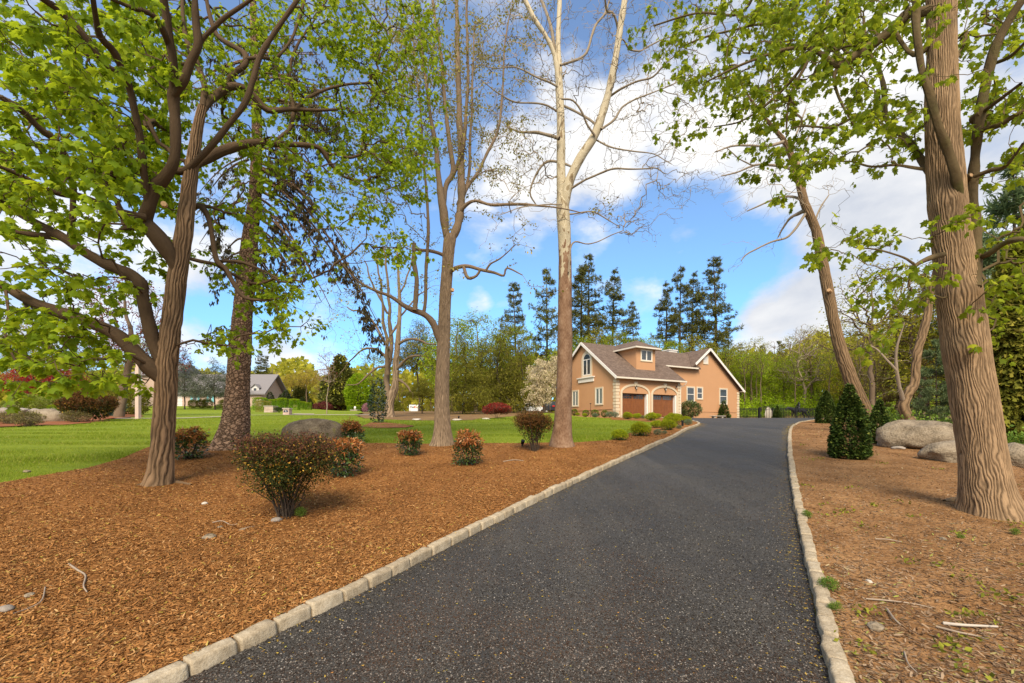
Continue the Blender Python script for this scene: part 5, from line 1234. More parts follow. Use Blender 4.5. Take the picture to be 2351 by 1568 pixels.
V = mb.V[-1]; H_ = mb.H[-1]
for (x, y, r_, a_) in [(2176, 705, .09, .05), (2150, 520, .11, .07), (2128, 330, .10, .08), (2230, 660, .14, .05), (2222, 800, .17, .05), (2185, 450, .15, .05), (2163, 215, .14, .04)]:
    c = W(x, y, YB - .22); d = np.linalg.norm((V - c) * np.array([1, .6, 1.0]), axis=1); g_ = np.exp(-(d / r_) ** 2)
    ax = np.stack([np.interp(V[:, 2], TR[:, 2], TR[:, 0]), np.interp(V[:, 2], TR[:, 2], TR[:, 1]), V[:, 2]], 1)
    V += (g_ * a_)[:, None] * unit(V - ax); H_ *= 1 - .6 * np.exp(-(d / (r_ * .55)) ** 2)
world_part(mb, 'trunk', 'basswood_bark', bass)
world_part(suck.wood(MB()), 'sucker_stem', 'sucker_bark', bass)
world_part(bw.wood(MB(), .0022, .43, 4), 'branches', 'sucker_bark', bass)
tp, td = bw.tip_arrays(); mb = MB(); leaf_tufts(mb, tp, td, rng, (4, 7), .042, .088, el=(15, 75), spread=.055)
world_part(mb, 'foliage', 'linden_leaf', bass, False)
for x, y, Yc, r_ in ((2235, 641, YB - .24, .050), (2230, 806, YB - .24, .018), (2250, 262, YB - .18, .03), (2228, 403, YB - .10, .024)):
    p = W(x, y, Yc + .05); s_ = MB(); s_.lathe([(r_ * 1.9, -.10), (r_ * 1.6, -.03), (r_ * 1.25, .01), (r_ * 1.02, .022), (r_ * .9, .010)], (0, 0, 0), 16); s_.V = [np.stack([v[:, 0] - .3 * v[:, 2], -v[:, 2], v[:, 1]], 1) + p for v in s_.V]; k_ = world_part(s_, 'branch_collar', 'sucker_bark', bass)
    s_ = MB(); s_.lathe([(0, .016), (r_ * .5, .016), (r_ * .97, .014), (r_ * .97, -.02)], (0, 0, 0), 16); s_.V = [np.stack([v[:, 0] - .3 * v[:, 2], -v[:, 2], v[:, 1]], 1) + p for v in s_.V]; world_part(s_, 'cut_stub', 'cut_wood', bass, False)
rt = MB()
for P_ in ([(2330, 1180, .07), (2390, 1195, .04), (2440, 1205, .02)], [(2215, 1155, .07), (2188, 1150, .05), (2168, 1152, .025)]):
    rt = MB(); Q = crom(np.array([np.r_[GP(x, y, MO), r_] for x, y, r_ in P_]), .04); tubes(rt, Q[None, :, :3], Q[None, :, 3], 8); world_part(rt, 'root', 'basswood_bark', bass)

# --- leaning tree right of the driveway
ln = Tree(41, 20000); rng = ln.rng; YL = 15.0
rows = [(1995, 985, 21), (1981, 940, 19.5), (1954, 873, 17.5), (1931, 807, 15.5), (1914, 737, 14), (1901, 667, 14), (1887, 597, 13), (1876, 540, 12), (1868, 515, 11.5), (1848, 467, 11), (1835, 417, 10), (1823, 377, 9), (1815, 353, 8), (1798, 320, 6.5), (1775, 293, 5), (1742, 253, 4), (1722, 227, 3), (1700, 190, 2)]
TR = crom(pts(rows, YL), .05); ln.limb(pts(rows, YL), .15, draw=False)
for rr in [[(1820, 392, 4.5), (1838, 365, 3.5), (1848, 345, 3), (1860, 310, 2.4), (1880, 270, 2)], [(1826, 395, 4.5), (1810, 384, 4), (1768, 379, 3.2), (1735, 380, 2.6), (1690, 396, 2), (1655, 405, 1.5)], [(1800, 325, 4), (1768, 338, 3.2), (1720, 337, 2.6), (1678, 336, 2.2), (1640, 350, 1.5)], [(1848, 470, 4), (1835, 458, 3.4), (1818, 452, 3), (1785, 455, 2.4), (1745, 472, 2), (1715, 485, 1.5)], [(1850, 482, 5), (1838, 490, 4), (1815, 500, 3), (1800, 517, 2.4), (1785, 545, 1.6)],
           [(1735, 380, 2), (1700, 365, 1.6), (1670, 340, 1.4)], [(1866, 515, 3), (1880, 480, 2), (1900, 450, 1.5)], [(1850, 490, 3), (1810, 540, 2.4), (1770, 555, 2), (1720, 580, 1.5), (1700, 600, 1.2)], [(1775, 293, 3), (1780, 240, 2.4), (1770, 180, 2)], [(1815, 353, 3), (1830, 300, 2.4), (1850, 250, 1.8)]]:
    ln.limb(pts(rr, YL, YL + rng.uniform(-1.3, 1.3)), .12, .08)
A = cells_points([[2, 3, 3, 2], [3, 4, 4, 2], [3, 4, 3, 2], [3, 4, 3, 1], [2, 3, 2, 1]], 1640, 180, 78, 3.5, lambda x, y: (YL - 1.5, YL + 1.5), rng, YL, .3, 3)
ln.grow(np.concatenate([A, ln.ends(6, 0.8)]), .2, .7, .09, .4, maxd=2.6, noroot=5)
lean = thing('leaning_tree', 'slender brown tree leaning left over the driveway with bare upper branches', 'tree', tuple(GX(1985, YL)))
mb = MB(); hero_trunk(mb, TR, 150, .022, 18, 2.6, 54, flare=(.1, .3)); world_part(mb, 'trunk', 'leaning_bark', lean)
world_part(ln.wood(MB(), .0036, .38, 3), 'branches', 'sycamore_twig', lean)
s_ = MB(); p = W(1907, 668, YL - .2); s_.cyl(p + np.array([.02, .05, 0]), p + np.array([-.10, -.05, .02]), .06, .055, 12); world_part(s_, 'cut_stub', 'cut_wood', lean)

# --- crooked trunk among the boulders
ck = Tree(43, 9000); YK = 14.0; rng = ck.rng
rows = [(2104, 1000, 15), (2099, 985, 14), (2084, 960, 13), (2074, 932, 12.5), (2084, 905, 12.5), (2099, 881, 11.5), (2103, 840, 11), (2107, 804, 10.5), (2120, 760, 10), (2131, 715, 9.5), (2140, 660, 8), (2150, 600, 6), (2155, 540, 4)]
TR = crom(pts(rows, YK), .05); ck.limb(pts(rows, YK), .15, draw=False)
ck.limb(pts([(2078, 930, 6), (2062, 880, 5), (2056, 830, 4), (2060, 790, 3), (2075, 740, 2)], YK, YK - .5), .1, .06); ck.limb(pts([(2058, 850, 3), (2030, 820, 2.4), (2010, 800, 2), (1985, 790, 1.4)], YK - .3, YK), .1, .06)
A = cells_points([[2, 3, 3], [3, 3, 2], [3, 2, 1], [2, 2, 1]], 1985, 720, 50, 1.2, lambda x, y: (YK - 1, YK + 1), rng, YK, .3, 3); ck.grow(A, .2, .6, .09, .4, maxd=2.0, noroot=1)
crook = thing('crooked_tree', 'crooked brown trunk rising behind the large pale boulder', 'tree', tuple(GX(2100, YK)))
mb = MB(); hero_trunk(mb, TR, 80, .03, 10, 2.6, 64, flare=(.12, .3)); world_part(mb, 'trunk', 'leaning_bark', crook)
world_part(ck.wood(MB(), .003, .42, 3), 'branches', 'pale_twig_bark', crook)
tp, td = ck.tip_arrays(); mb = MB(); leaf_tufts(mb, tp, td, rng, (0, 3), .05, .09, DIAM, DIAM_F, (-20, 60), .06); world_part(mb, 'foliage', 'spring_yellow', crook, False)

# --- double trunked tree at mid distance
db = Tree(51, 30000); YD = 30.5; rng = db.rng
rows = [(893, 966, 11.5), (893, 957, 10), (895, 925, 9.2), (901, 906, 9), (908, 880, 7.6), (909, 834, 7), (911, 812, 6.6), (913, 790, 6), (916, 750, 5), (918, 700, 4), (915, 640, 3), (912, 580, 2)]
TR = crom(pts(rows, YD), .12); db.limb(pts(rows, YD), .2, draw=False)
for rr in [[(897, 915, 7), (889, 900, 7), (890, 878, 7), (892, 841, 6.3), (898, 812, 5.4), (898, 775, 5), (895, 720, 4), (890, 650, 3), (880, 570, 2)], [(890, 860, 5), (887, 834, 5), (886, 800, 4.6), (885, 775, 4.2), (880, 720, 3.2), (872, 650, 2.4), (860, 580, 1.6)], [(909, 850, 4), (925, 830, 3), (945, 822, 2.4), (965, 818, 2)], [(912, 790, 4), (940, 777, 3), (975, 783, 2.4), (1000, 790, 1.6)], [(892, 825, 3.4), (865, 800, 3), (835, 800, 2.4), (800, 830, 1.6), (780, 860, 1)], [(888, 840, 3), (860, 850, 2.6), (825, 880, 1.8), (800, 885, 1.2)], [(886, 790, 3), (860, 745, 2.6), (830, 720, 2), (795, 705, 1.4)], [(896, 770, 3), (925, 720, 2.4), (950, 690, 1.8), (985, 660, 1.2)], [(912, 870, 3), (930, 880, 2.4), (945, 900, 1.6)], [(890, 720, 2.6), (860, 660, 2), (835, 600, 1.4)], [(915, 680, 2.4), (940, 620, 1.8), (955, 560, 1.2)]]:
    db.limb(pts(rr, YD, YD + rng.uniform(-2.5, 2.5)), .25, .2)
A = cells_points([[1, 2, 3, 3, 2, 1], [2, 3, 4, 4, 3, 2], [3, 4, 4, 4, 4, 3], [4, 4, 4, 4, 4, 3], [4, 4, 3, 3, 4, 4], [4, 4, 2, 2, 4, 4], [3, 3, 1, 2, 4, 3], [1, 2, 0, 1, 2, 1]], 765, 520, 44, 1.6, lambda x, y: (YD - 4, YD + 4), rng, YD, .5, 4)
db.grow(np.concatenate([A, db.ends(6, 1.4)]), .2, .6, .07, .4, maxd=5, noroot=3)
dbl = thing('twin_stem_tree', 'large grey tree splitting into several stems near the ground, with pale green young leaves', 'tree', tuple(GX(893, YD)))
mb = MB(); hero_trunk(mb, TR, 80, .03, 8, 1.4, 74, flare=(.25, .5)); world_part(mb, 'trunk', 'tulip_bark', dbl)
world_part(db.wood(MB(), .0055, .42, 3), 'branches', 'grey_bark', dbl)
tp, td = db.tip_arrays(); mb = MB(); leaf_tufts(mb, tp, td, rng, (4, 8), .09, .17, DIAM, DIAM_F, (-30, 60), .22); world_part(mb, 'foliage', 'spring_yellow', dbl, False)
# ------------------------------------------------------------------ tree and shrub kinds, built once at unit size and copied
KINDS = {}
def ell_pts(rng, n, c, r, shell=.35):
    d = rdir(rng, n); q = rng.random(n) ** (1 / 3.) * (1 - shell) + shell
    return np.array(c) + d * q[:, None] * np.array(r)
def deciduous(key, name, cat, seed, blobs, H=10., tr=.16, n=230, per=(16, 28), leaf=(.10, .2), mat='spring_green', bark='grey_bark', sp=.32, fork=.45, bf=.25, shape=DIAM, el=(-40, 60), rtip=.012, lean=.0, multi=1):
    rng = np.random.default_rng(seed); T = Tree(seed, 30000)
    for m in range(multi):
        a = 2 * PI * m / multi + seed; off = .22 * H * .1 * (multi > 1)
        T.limb([(off * math.cos(a), off * math.sin(a), -.3, tr * 1.35), (off * 1.3 * math.cos(a), off * 1.3 * math.sin(a), .35, tr), (off * 2 * math.cos(a) + rng.normal(0, .1), off * 2 * math.sin(a) + rng.normal(0, .1), H * .25, tr * .85), (lean * H * .4 + off * 4 * math.cos(a) + rng.normal(0, .25), off * 4 * math.sin(a) + rng.normal(0, .25), H * .5, tr * .6), (lean * H * .7 + rng.normal(0, .3) + off * 6 * math.cos(a), rng.normal(0, .3) + off * 6 * math.sin(a), H * .88, tr * .12)], .3, .12)
    A = []
    tot = sum(b[1][0] * b[1][1] * b[1][2] for b in blobs)
    for c, r in blobs: A.append(ell_pts(rng, int(n * (r[0] * r[1] * r[2]) / tot) + 3, c, r))
    T.grow(np.concatenate(A), bf, .6, .06, .5, noroot=H * .14)
    root = thing(name, key, cat)
    T.wood(MB(), rtip, .45, 3, limb_k=9).build('trunk', M[bark], root, smooth=True)
    tp, td = T.tip_arrays(); mb = MB(); leaf_tufts(mb, tp, td, rng, per, leaf[0], leaf[1], shape, DIAM_F if len(shape) == 4 else FAN_F, el, sp); mb.build('crown', M[mat], root)
    KINDS[key] = [root, H, False]; return root
def pine(key, name, seed, H=10., spread=2.2, base=.25, whorls=15, mat='pine_needle', tuft=.16, bark='dark_bark', droop=.0, dens=1., irregular=.3, tr=.13, top=1.0, cat='pine tree'):
    rng = np.random.default_rng(seed); mb = MB(); wood = MB()
    Q = crom(np.array([(0, 0, -.3, tr * 1.2), (0, 0, .2, tr), (rng.normal(0, .06), rng.normal(0, .06), H * .5, tr * .62), (rng.normal(0, .05), 0, H, .01)]), .3); tubes(wood, Q[None, :, :3], Q[None, :, 3], 8)
    P = []; D = []
    for w_ in range(whorls):
        f = min(.985, base + (1 - base) * max(0, w_ + rng.uniform(-.3, .3)) / whorls); z = H * f
        L_ = spread * (1 - ((f - base) / (1 - base)) ** 1.25) ** .75 * top + .12
        if f < base + .12: L_ *= .75
        for k in range(rng.integers(4, 7)):
            if rng.random() < irregular * .5: continue
            L = L_ * rng.uniform(1 - irregular * 1.3, 1.1); a = rng.random() * 2 * PI; up = rng.uniform(.05, .3) - droop
            B = np.array([(0, 0, z, .03), (math.cos(a) * L * .5, math.sin(a) * L * .5, z + up * L * .35, .02), (math.cos(a) * L, math.sin(a) * L, z + up * L * .9 + .05 * L, .006)]); B = crom(B, .25)
            tubes(wood, B[None, :, :3], B[None, :, 3], 4)
            n = int(L / spread * 16 * dens) + 3
            for _ in range(n):
                t_ = rng.uniform(.3, 1.0) ** .8; j = min(len(B) - 1, int(t_ * (len(B) - 1))); side = rng.normal(0, .17 * L * (1.15 - t_ * .5) + .05)
                P.append(B[j, :3] + np.array([-math.sin(a) * side, math.cos(a) * side, rng.normal(.05, .10)])); D.append((math.cos(a), math.sin(a), .5))
    P = np.array(P); D = np.array(D); m = 11; I = np.repeat(np.arange(len(P)), m)
    d = rdir(rng, len(I)) * np.array([1, 1, .8]) + D[I] * .5 + np.array([0, 0, .15])
    leaves(mb, P[I], d, rng.uniform(tuft * .7, tuft * 1.4, len(I)), LANCE * np.array([1, .62]), DIAM_F, .1, rng)
    root = thing(name, key, cat); wood.build('trunk', M[bark], root, smooth=True); mb.build('crown', M[mat], root)
    KINDS[key] = [root, H, False]; return root
def cone_plant(key, name, cat, seed, H, prof, n, spray, mat, bark='dark_bark', inner=.5, shape=FAN, faces=FAN_F, up=.55, gaps=.0, rough=.12, stem=.03, jit=.5, out=1.):
    """dense evergreen: sprays over a profile of revolution (rows z/H, radius)"""
    rng = np.random.default_rng(seed); P_ = np.array(prof)
    f = rng.random(n * 3); r = np.interp(f, P_[:, 0], P_[:, 1]); k = rng.random(n * 3) < r / P_[:, 1].max() + .08; f = f[k][:n]; r = r[k][:n]; N = len(f)
    a = rng.random(N) * 2 * PI
    lump = 1 + rough * 2.6 * (fbm(np.stack([np.cos(a) * 1.7, np.sin(a) * 1.7, f * H * 1.7 + seed], 1), 3, seed) - .5)
    rr = r * lump * (1 - inner * rng.random(N) ** 2.2)
    if gaps: 
        g_ = vnoise(np.stack([np.cos(a) * 2.2, np.sin(a) * 2.2, f * H * 2.6], 1), seed + 3) > gaps
        f, r, a, rr = f[g_], r[g_], a[g_], rr[g_]; N = len(f)
    P = np.stack([np.cos(a) * rr, np.sin(a) * rr, f * H], 1)
    D = np.stack([np.cos(a) * out, np.sin(a) * out, np.full(N, up)], 1) + rng.normal(0, .35, (N, 3))
    mb = MB(); leaves(mb, P, D, rng.uniform(spray * .6, spray * 1.3, N), shape, faces, .25, rng, up=np.array([0, 0, 1.]), curl=.3, jit=jit)
    root = thing(name, key, cat); mb.build('foliage', M[mat], root)
    w = MB(); w.cyl((0, 0, -.15), (0, 0, H * .85), stem, stem * .3, 7); w.build('stem', M[bark], root, smooth=True)
    KINDS[key] = [root, H, False]; return root
def shrub(key, name, cat, seed, blobs, n, leaf, mat, H, stems=9, shell=.55, bark='dark_bark', newmat=None, newfrac=.0, newz=.6, newleaf=None, shape=DIAM, faces=DIAM_F, base_r=.05, up=.4, twig=.004, boxy=False, stemspread=1., bare=False, lobes=0., crown_lo=.0):
    """stems from the ground + leaves through a lumpy volume; optional coloured new growth near the surface"""
    rng = np.random.default_rng(seed); P = []; Nn = []
    tot = sum(b[1][0] * b[1][1] * b[1][2] for b in blobs)
    for c, r in blobs:
        m = int(n * r[0] * r[1] * r[2] / tot); d = rdir(rng, m); q = shell + (1 - shell) * rng.random(m) ** .6
        if boxy:
            d = d / np.maximum(np.max(np.abs(d), 1), 1e-6)[:, None] * (.30 + .70 * 1) if boxy is True else d
            d = np.sign(d) * np.abs(d) ** .9
        lump = 1 + lobes * 2 * (fbm(d * 2.3 + seed, 2, seed) - .5)
        P.append(np.array(c) + d * (q * lump)[:, None] * np.array(r)); Nn.append(d)
    P = np.concatenate(P); Nn = np.concatenate(Nn); k = P[:, 2] > crown_lo; P = P[k]; Nn = Nn[k]
    root = thing(name, key, cat)
    w = MB(); T = Tree(seed, 12000); ang = rng.random(stems) * 2 * PI
    for a in ang:
        tgt = P[rng.integers(len(P))] * np.array([stemspread, stemspread, 1]); b = np.array([math.cos(a), math.sin(a), 0]) * base_r * rng.random()
        pr = np.array([np.r_[b + [0, 0, -.06], twig * 2.2], np.r_[b * 1.3 + (tgt - b) * np.array([.32, .32, .4]), twig * 1.9], np.r_[b + (tgt - b) * .75, twig * 1.5], np.r_[tgt, twig]])
        tubes(w, crom(pr, H / 10)[None, :, :3], crom(pr, H / 10)[None, :, 3], 5)
    w.build('stems', M[bark], root, smooth=True)
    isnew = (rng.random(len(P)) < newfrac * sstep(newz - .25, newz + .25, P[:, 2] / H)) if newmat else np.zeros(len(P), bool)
    D = Nn + np.array([0, 0, up]) + rng.normal(0, .55, P.shape)
    mb = MB(); leaves(mb, P[~isnew], D[~isnew], rng.uniform(leaf * .65, leaf * 1.25, (~isnew).sum()), shape, faces, .25, rng, curl=.2); mb.build('foliage', M[mat], root)
    if newmat and isnew.any():
        nl = newleaf or leaf; I = np.repeat(np.where(isnew)[0], 4); d = D[I] * .6 + rng.normal(0, .7, (len(I), 3))
        mb = MB(); leaves(mb, P[I] + Nn[I] * leaf * .3, d, rng.uniform(nl * .6, nl * 1.2, len(I)), LANCE, DIAM_F, .1, rng, curl=.5); mb.build('new_growth', M[newmat], root)
    KINDS[key] = [root, H, False]; return root
def put(key, label, x=None, Y=None, top=None, pos=None, scale=None, rz=None, group=None, wide=1., off=.0, name=None):
    """stand a kind on the ground at survey column x and distance Y, as tall as survey row `top`"""
    root, H, used = KINDS[key]
    p = np.array(pos) if pos is not None else GX(x, Y)
    p[2] += off + .0009 * max(p[1], 0)
    if scale is None: scale = (W(x or 0, top, p[1])[2] - p[2]) / H
    rz = rnd.random() * 6.28 if rz is None else rz
    s = (scale * wide, scale * wide, scale)
    if not used:
        root['label'] = label; root.location = p; root.rotation_euler = (0, 0, rz); root.scale = s; KINDS[key][2] = True
        if group: root['group'] = group
        return root
    return dup(root, label, p, rz, s, group)

# ---- kinds
deciduous('d1', 'young_leaf_tree', 'tree', 101, [((0, 0, 7), (2.3, 2.3, 2.6)), ((1.3, .6, 5), (1.7, 1.6, 1.6)), ((-1.3, -.5, 5.3), (1.6, 1.6, 1.6)), ((.9, .9, 2.6), (1.5, 1.4, .9)), ((-1.0, -.7, 3.0), (1.5, 1.4, 1.0))], n=300, mat='spring_green')
deciduous('d2', 'yellow_green_tree', 'tree', 102, [((0, 0, 7.2), (1.7, 1.7, 2.7)), ((-.9, .4, 4.8), (1.5, 1.4, 1.9)), ((1.0, -.3, 5.2), (1.4, 1.5, 1.7)), ((.9, .9, 2.6), (1.5, 1.4, .9)), ((-1.0, -.7, 3.0), (1.5, 1.4, 1.0))], n=300, mat='spring_yellow')
deciduous('d3', 'fresh_green_tree', 'tree', 103, [((0, 0, 6.8), (2.6, 2.4, 2.6)), ((1.6, 0, 4.4), (1.9, 1.8, 1.5)), ((-1.6, .4, 4.6), (1.9, 1.8, 1.7)), ((.9, .9, 2.6), (1.5, 1.4, .9)), ((-1.0, -.7, 3.0), (1.5, 1.4, 1.0))], n=340, mat='fresh_green', sp=.4)
deciduous('d4', 'hazy_tree', 'tree', 104, [((0, 0, 7), (2.0, 2.0, 2.7)), ((.9, .5, 4.6), (1.7, 1.6, 1.9)), ((-1, -.5, 5), (1.6, 1.6, 1.7)), ((.9, .9, 2.6), (1.5, 1.4, .9)), ((-1.0, -.7, 3.0), (1.5, 1.4, 1.0))], n=330, mat='olive_haze', per=(6, 12), leaf=(.06, .13))
deciduous('gold', 'golden_tree', 'tree', 105, [((0, 0, 7.2), (3.6, 3.2, 1.7)), ((1.8, 0, 6), (2.2, 2, 1.4)), ((-1.9, 0, 6.2), (2.2, 2, 1.3))], n=300, mat='gold_leaf')
deciduous('open', 'open_crowned_tree', 'tree', 106, [((0, 0, 7.4), (2.2, 2.2, 2.3)), ((1.2, .3, 5.2), (1.5, 1.5, 1.5)), ((-1.3, -.3, 5.6), (1.6, 1.6, 1.6))], n=380, mat='spring_yellow', per=(5, 9), leaf=(.08, .15), tr=.13)
deciduous('bare', 'bare_tree', 'tree', 107, [((0, 0, 7.5), (2.0, 2.0, 2.2)), ((0, 0, 4.4), (3.4, 3.2, 1.5))], n=420, mat='olive_haze', per=(0, 1), leaf=(.05, .1), bark='pale_twig_bark', tr=.15, rtip=.014, bf=.4)
deciduous('purple', 'purple_leaf_tree', 'tree', 108, [((0, 0, 7), (2.8, 2.6, 2.6)), ((1.8, 0, 4.6), (2.2, 2.0, 1.6)), ((-1.8, .4, 4.8), (2.2, 2.0, 1.6))], n=330, mat='purple_leaf', bark='grey_bark', per=(11, 18), leaf=(.09, .18), tr=.26, sp=.28)
deciduous('redmaple', 'red_maple_tree', 'tree', 109, [((0, 0, 6.8), (4.2, 4.0, 2.2)), ((1.8, 0, 5.4), (3.2, 3, 1.5))], n=330, mat='red_leaf', bark='pale_twig_bark', per=(12, 20), leaf=(.18, .34), tr=.22, sp=.5)
deciduous('sapling', 'slender_sapling', 'tree', 110, [((0, 0, 7.6), (1.7, 1.7, 2.0)), ((0, 0, 5.6), (2.2, 2.1, 1.1))], n=170, mat='purple_leaf', bark='pale_twig_bark', per=(2, 5), leaf=(.10, .2), tr=.10, rtip=.016)
deciduous('stem', 'thin_stemmed_tree', 'tree', 111, [((0, 0, 7.6), (1.3, 1.3, 2.2))], n=120, mat='spring_green', bark='grey_bark', per=(6, 10), leaf=(.10, .2), tr=.11)
pine('p1', 'white_pine', 201, whorls=20, spread=2.3, base=.22, dens=2.1, irregular=.45, tuft=.17); pine('p2', 'white_pine', 202, whorls=16, spread=2.0, base=.34, irregular=.55, dens=2.1, tuft=.17); pine('p3', 'white_pine', 203, whorls=19, spread=2.4, base=.2, irregular=.5, dens=2.0, tuft=.17)
pine('bluepine', 'blue_green_pine', 204, whorls=15, spread=4.2, base=.05, mat='blue_pine_needle', tuft=.34, dens=2.6, irregular=.3)
def hemlock(key, seed, wd, lo, name='hemlock_tree', mat='hemlock_needle', flat=.62, leaf=(.13, .26)):
    rr = random.Random(seed); bl = []
    for i in range(11):
        f = lo + (.97 - lo) * i / 10; r_ = wd * (1 - (f - lo) / (1 - lo)) ** .8 * rr.uniform(.75, 1.1) + .25; a = rr.random() * 6.28
        bl.append(((math.cos(a) * r_ * .3, math.sin(a) * r_ * .3, 10 * f), (r_, r_, flat)))
    deciduous(key, name, 'conifer', seed, bl, n=430, per=(26, 40), leaf=leaf, mat=mat, bark='dark_bark', sp=.34, bf=.08, shape=LANCE * np.array([1, .9]), el=(-25, 70), rtip=.008, tr=.12)
hemlock('hem1', 205, 2.5, .36); hemlock('hem2', 206, 2.1, .1); hemlock('hem3', 209, 2.6, .52, flat=.45); hemlock('cedar', 207, 4.0, .3, 'blue_cedar', 'cedar_needle', .40, (.16, .3))
pine('rustcon', 'rust_tinted_conifer', 208, whorls=20, spread=2.4, base=.1, mat='rust_conifer', tuft=.18, dens=2.2, droop=.1, irregular=.4, cat='conifer')
PRARB = [(0, .55), (.06, .85), (.25, .92), (.5, .72), (.75, .42), (.92, .16), (1, .03)]
cone_plant('arb', 'arborvitae', 'shrub', 301, 1.75, [(z, r * .47) for z, r in PRARB], 12000, .068, 'thuja_spray', rough=.34, gaps=.30, up=.25, stem=.035)
cone_plant('arb2', 'arborvitae', 'shrub', 302, 1.6, [(z, r * .46) for z, r in PRARB], 10000, .07, 'thuja_spray', rough=.36, gaps=.30, up=.25, stem=.035)
cone_plant('hemwall', 'dark_hemlock', 'conifer', 303, 10, [(0, 2.6), (.1, 3.2), (.4, 2.8), (.7, 1.9), (1, .2)], 30000, .40, 'hemlock_needle', rough=.28, gaps=.30, up=-.1, stem=.25, inner=.55)
cone_plant('cone', 'clipped_yew_cone', 'topiary', 304, 3, [(0, .85), (.2, .95), (.5, .78), (.8, .40), (1, .05)], 2600, .20, 'yewcone_leaf', shape=DIAM, faces=DIAM_F, rough=.05, inner=.3)
cone_plant('holly', 'young_holly', 'shrub', 305, 2.1, [(0, .16), (.1, .30), (.35, .42), (.6, .30), (.8, .26), (1, .04)], 1500, .11, 'holly_leaf', shape=DIAM, faces=DIAM_F, rough=.3, gaps=.25, inner=.7, stem=.025)
cone_plant('spruceling', 'small_conifer', 'shrub', 306, 1.6, [(0, .4), (.12, .5), (.5, .3), (.8, .13), (1, .02)], 1500, .13, 'thuja_spray', rough=.2, gaps=.2)
cone_plant('evergreen', 'broad_evergreen', 'conifer', 307, 10, [(0, 2.2), (.1, 3.0), (.4, 2.6), (.7, 1.5), (.9, .6), (1, .1)], 7000, .55, 'pine_needle', rough=.3, gaps=.25, stem=.25)
cone_plant('roundtree', 'bright_green_tree', 'tree', 308, 7, [(0, .8), (.12, 1.6), (.4, 2.3), (.7, 1.9), (.9, 1.0), (1, .2)], 5200, .36, 'fresh_green', shape=DIAM, faces=DIAM_F, rough=.28, gaps=.18, stem=.15)
# shrubs
def vase_blobs(rx, h, k=7, seed=1, lo=.42):
    r_ = random.Random(seed); out = []
    for i in range(k):
        a = 2 * PI * i / k + r_.random(); d = rx * r_.uniform(.45, .72); out.append(((d * math.cos(a), d * math.sin(a), h * r_.uniform(.62, .80)), (rx * .42, rx * .42, h * .22)))
    out.append(((0, 0, h * .76), (rx * .62, rx * .6, h * .23))); out.append(((-rx * .16, 0, h * .50), (rx * .58, rx * .52, h * .28))); out.append(((rx * .2, 0, h * .40), (rx * .34, rx * .34, h * .18))); return out
def barberry(key, name, seed, rx, h, n, leaf, mat, newmat, newz, stems, lop=0.):
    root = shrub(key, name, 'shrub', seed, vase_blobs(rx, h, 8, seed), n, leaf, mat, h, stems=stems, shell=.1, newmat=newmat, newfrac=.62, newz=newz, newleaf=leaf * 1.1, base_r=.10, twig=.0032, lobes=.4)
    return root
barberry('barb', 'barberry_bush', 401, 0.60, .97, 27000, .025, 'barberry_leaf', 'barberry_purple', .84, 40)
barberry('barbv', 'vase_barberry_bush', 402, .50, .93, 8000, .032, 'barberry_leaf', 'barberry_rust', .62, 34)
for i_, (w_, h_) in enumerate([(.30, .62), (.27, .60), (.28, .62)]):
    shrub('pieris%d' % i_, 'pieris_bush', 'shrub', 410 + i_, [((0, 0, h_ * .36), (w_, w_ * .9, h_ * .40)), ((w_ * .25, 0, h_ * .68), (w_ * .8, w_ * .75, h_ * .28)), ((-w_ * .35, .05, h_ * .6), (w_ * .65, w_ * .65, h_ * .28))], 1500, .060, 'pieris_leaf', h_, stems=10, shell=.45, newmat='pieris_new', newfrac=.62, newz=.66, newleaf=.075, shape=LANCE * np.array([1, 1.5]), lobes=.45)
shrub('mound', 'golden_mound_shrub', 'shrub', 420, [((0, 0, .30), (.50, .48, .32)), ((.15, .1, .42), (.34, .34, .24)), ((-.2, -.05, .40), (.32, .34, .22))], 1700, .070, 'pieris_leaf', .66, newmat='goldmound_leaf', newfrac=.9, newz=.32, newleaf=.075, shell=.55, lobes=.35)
shrub('box', 'boxwood_ball', 'shrub', 421, [((0, 0, .30), (.32, .32, .31))], 1000, .065, 'boxwood_leaf', .6, newmat='hedge_leaf', newfrac=.35, newz=.75, shell=.6, lobes=.12)
shrub('lav', 'grey_green_herb', 'shrub', 422, [((0, 0, .22), (.36, .34, .24))], 900, .09, 'lavender_leaf', .45, shape=LANCE, shell=.3, up=1.2, lobes=.3)
shrub('rhodo', 'rhododendron', 'shrub', 423, [((0, 0, .95), (1.05, 1.0, .85)), ((.4, .2, 1.2), (.6, .6, .6)), ((-.5, 0, 1.0), (.6, .6, .7))], 2600, .17, 'rhodo_leaf', 1.9, stems=14, shell=.55, lobes=.3, shape=LANCE * np.array([1, 1.6]))
shrub('rhoy', 'yellow_green_mound', 'shrub', 424, [((0, 0, .95), (1.3, 1.2, .95)), ((.6, .2, .8), (.8, .7, .7)), ((-.7, 0, .8), (.7, .7, .65))], 3600, .14, 'rhodo_yellow', 1.9, shell=.7, lobes=.25)
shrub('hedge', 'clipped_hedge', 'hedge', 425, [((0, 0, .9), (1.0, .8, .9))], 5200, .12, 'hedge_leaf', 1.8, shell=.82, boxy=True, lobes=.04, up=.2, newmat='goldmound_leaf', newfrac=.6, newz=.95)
shrub('ghedge', 'golden_clipped_shrub', 'hedge', 426, [((0, 0, .75), (.75, .65, .75))], 3000, .10, 'golden_hedge_leaf', 1.5, shell=.8, boxy=True, lobes=.06)
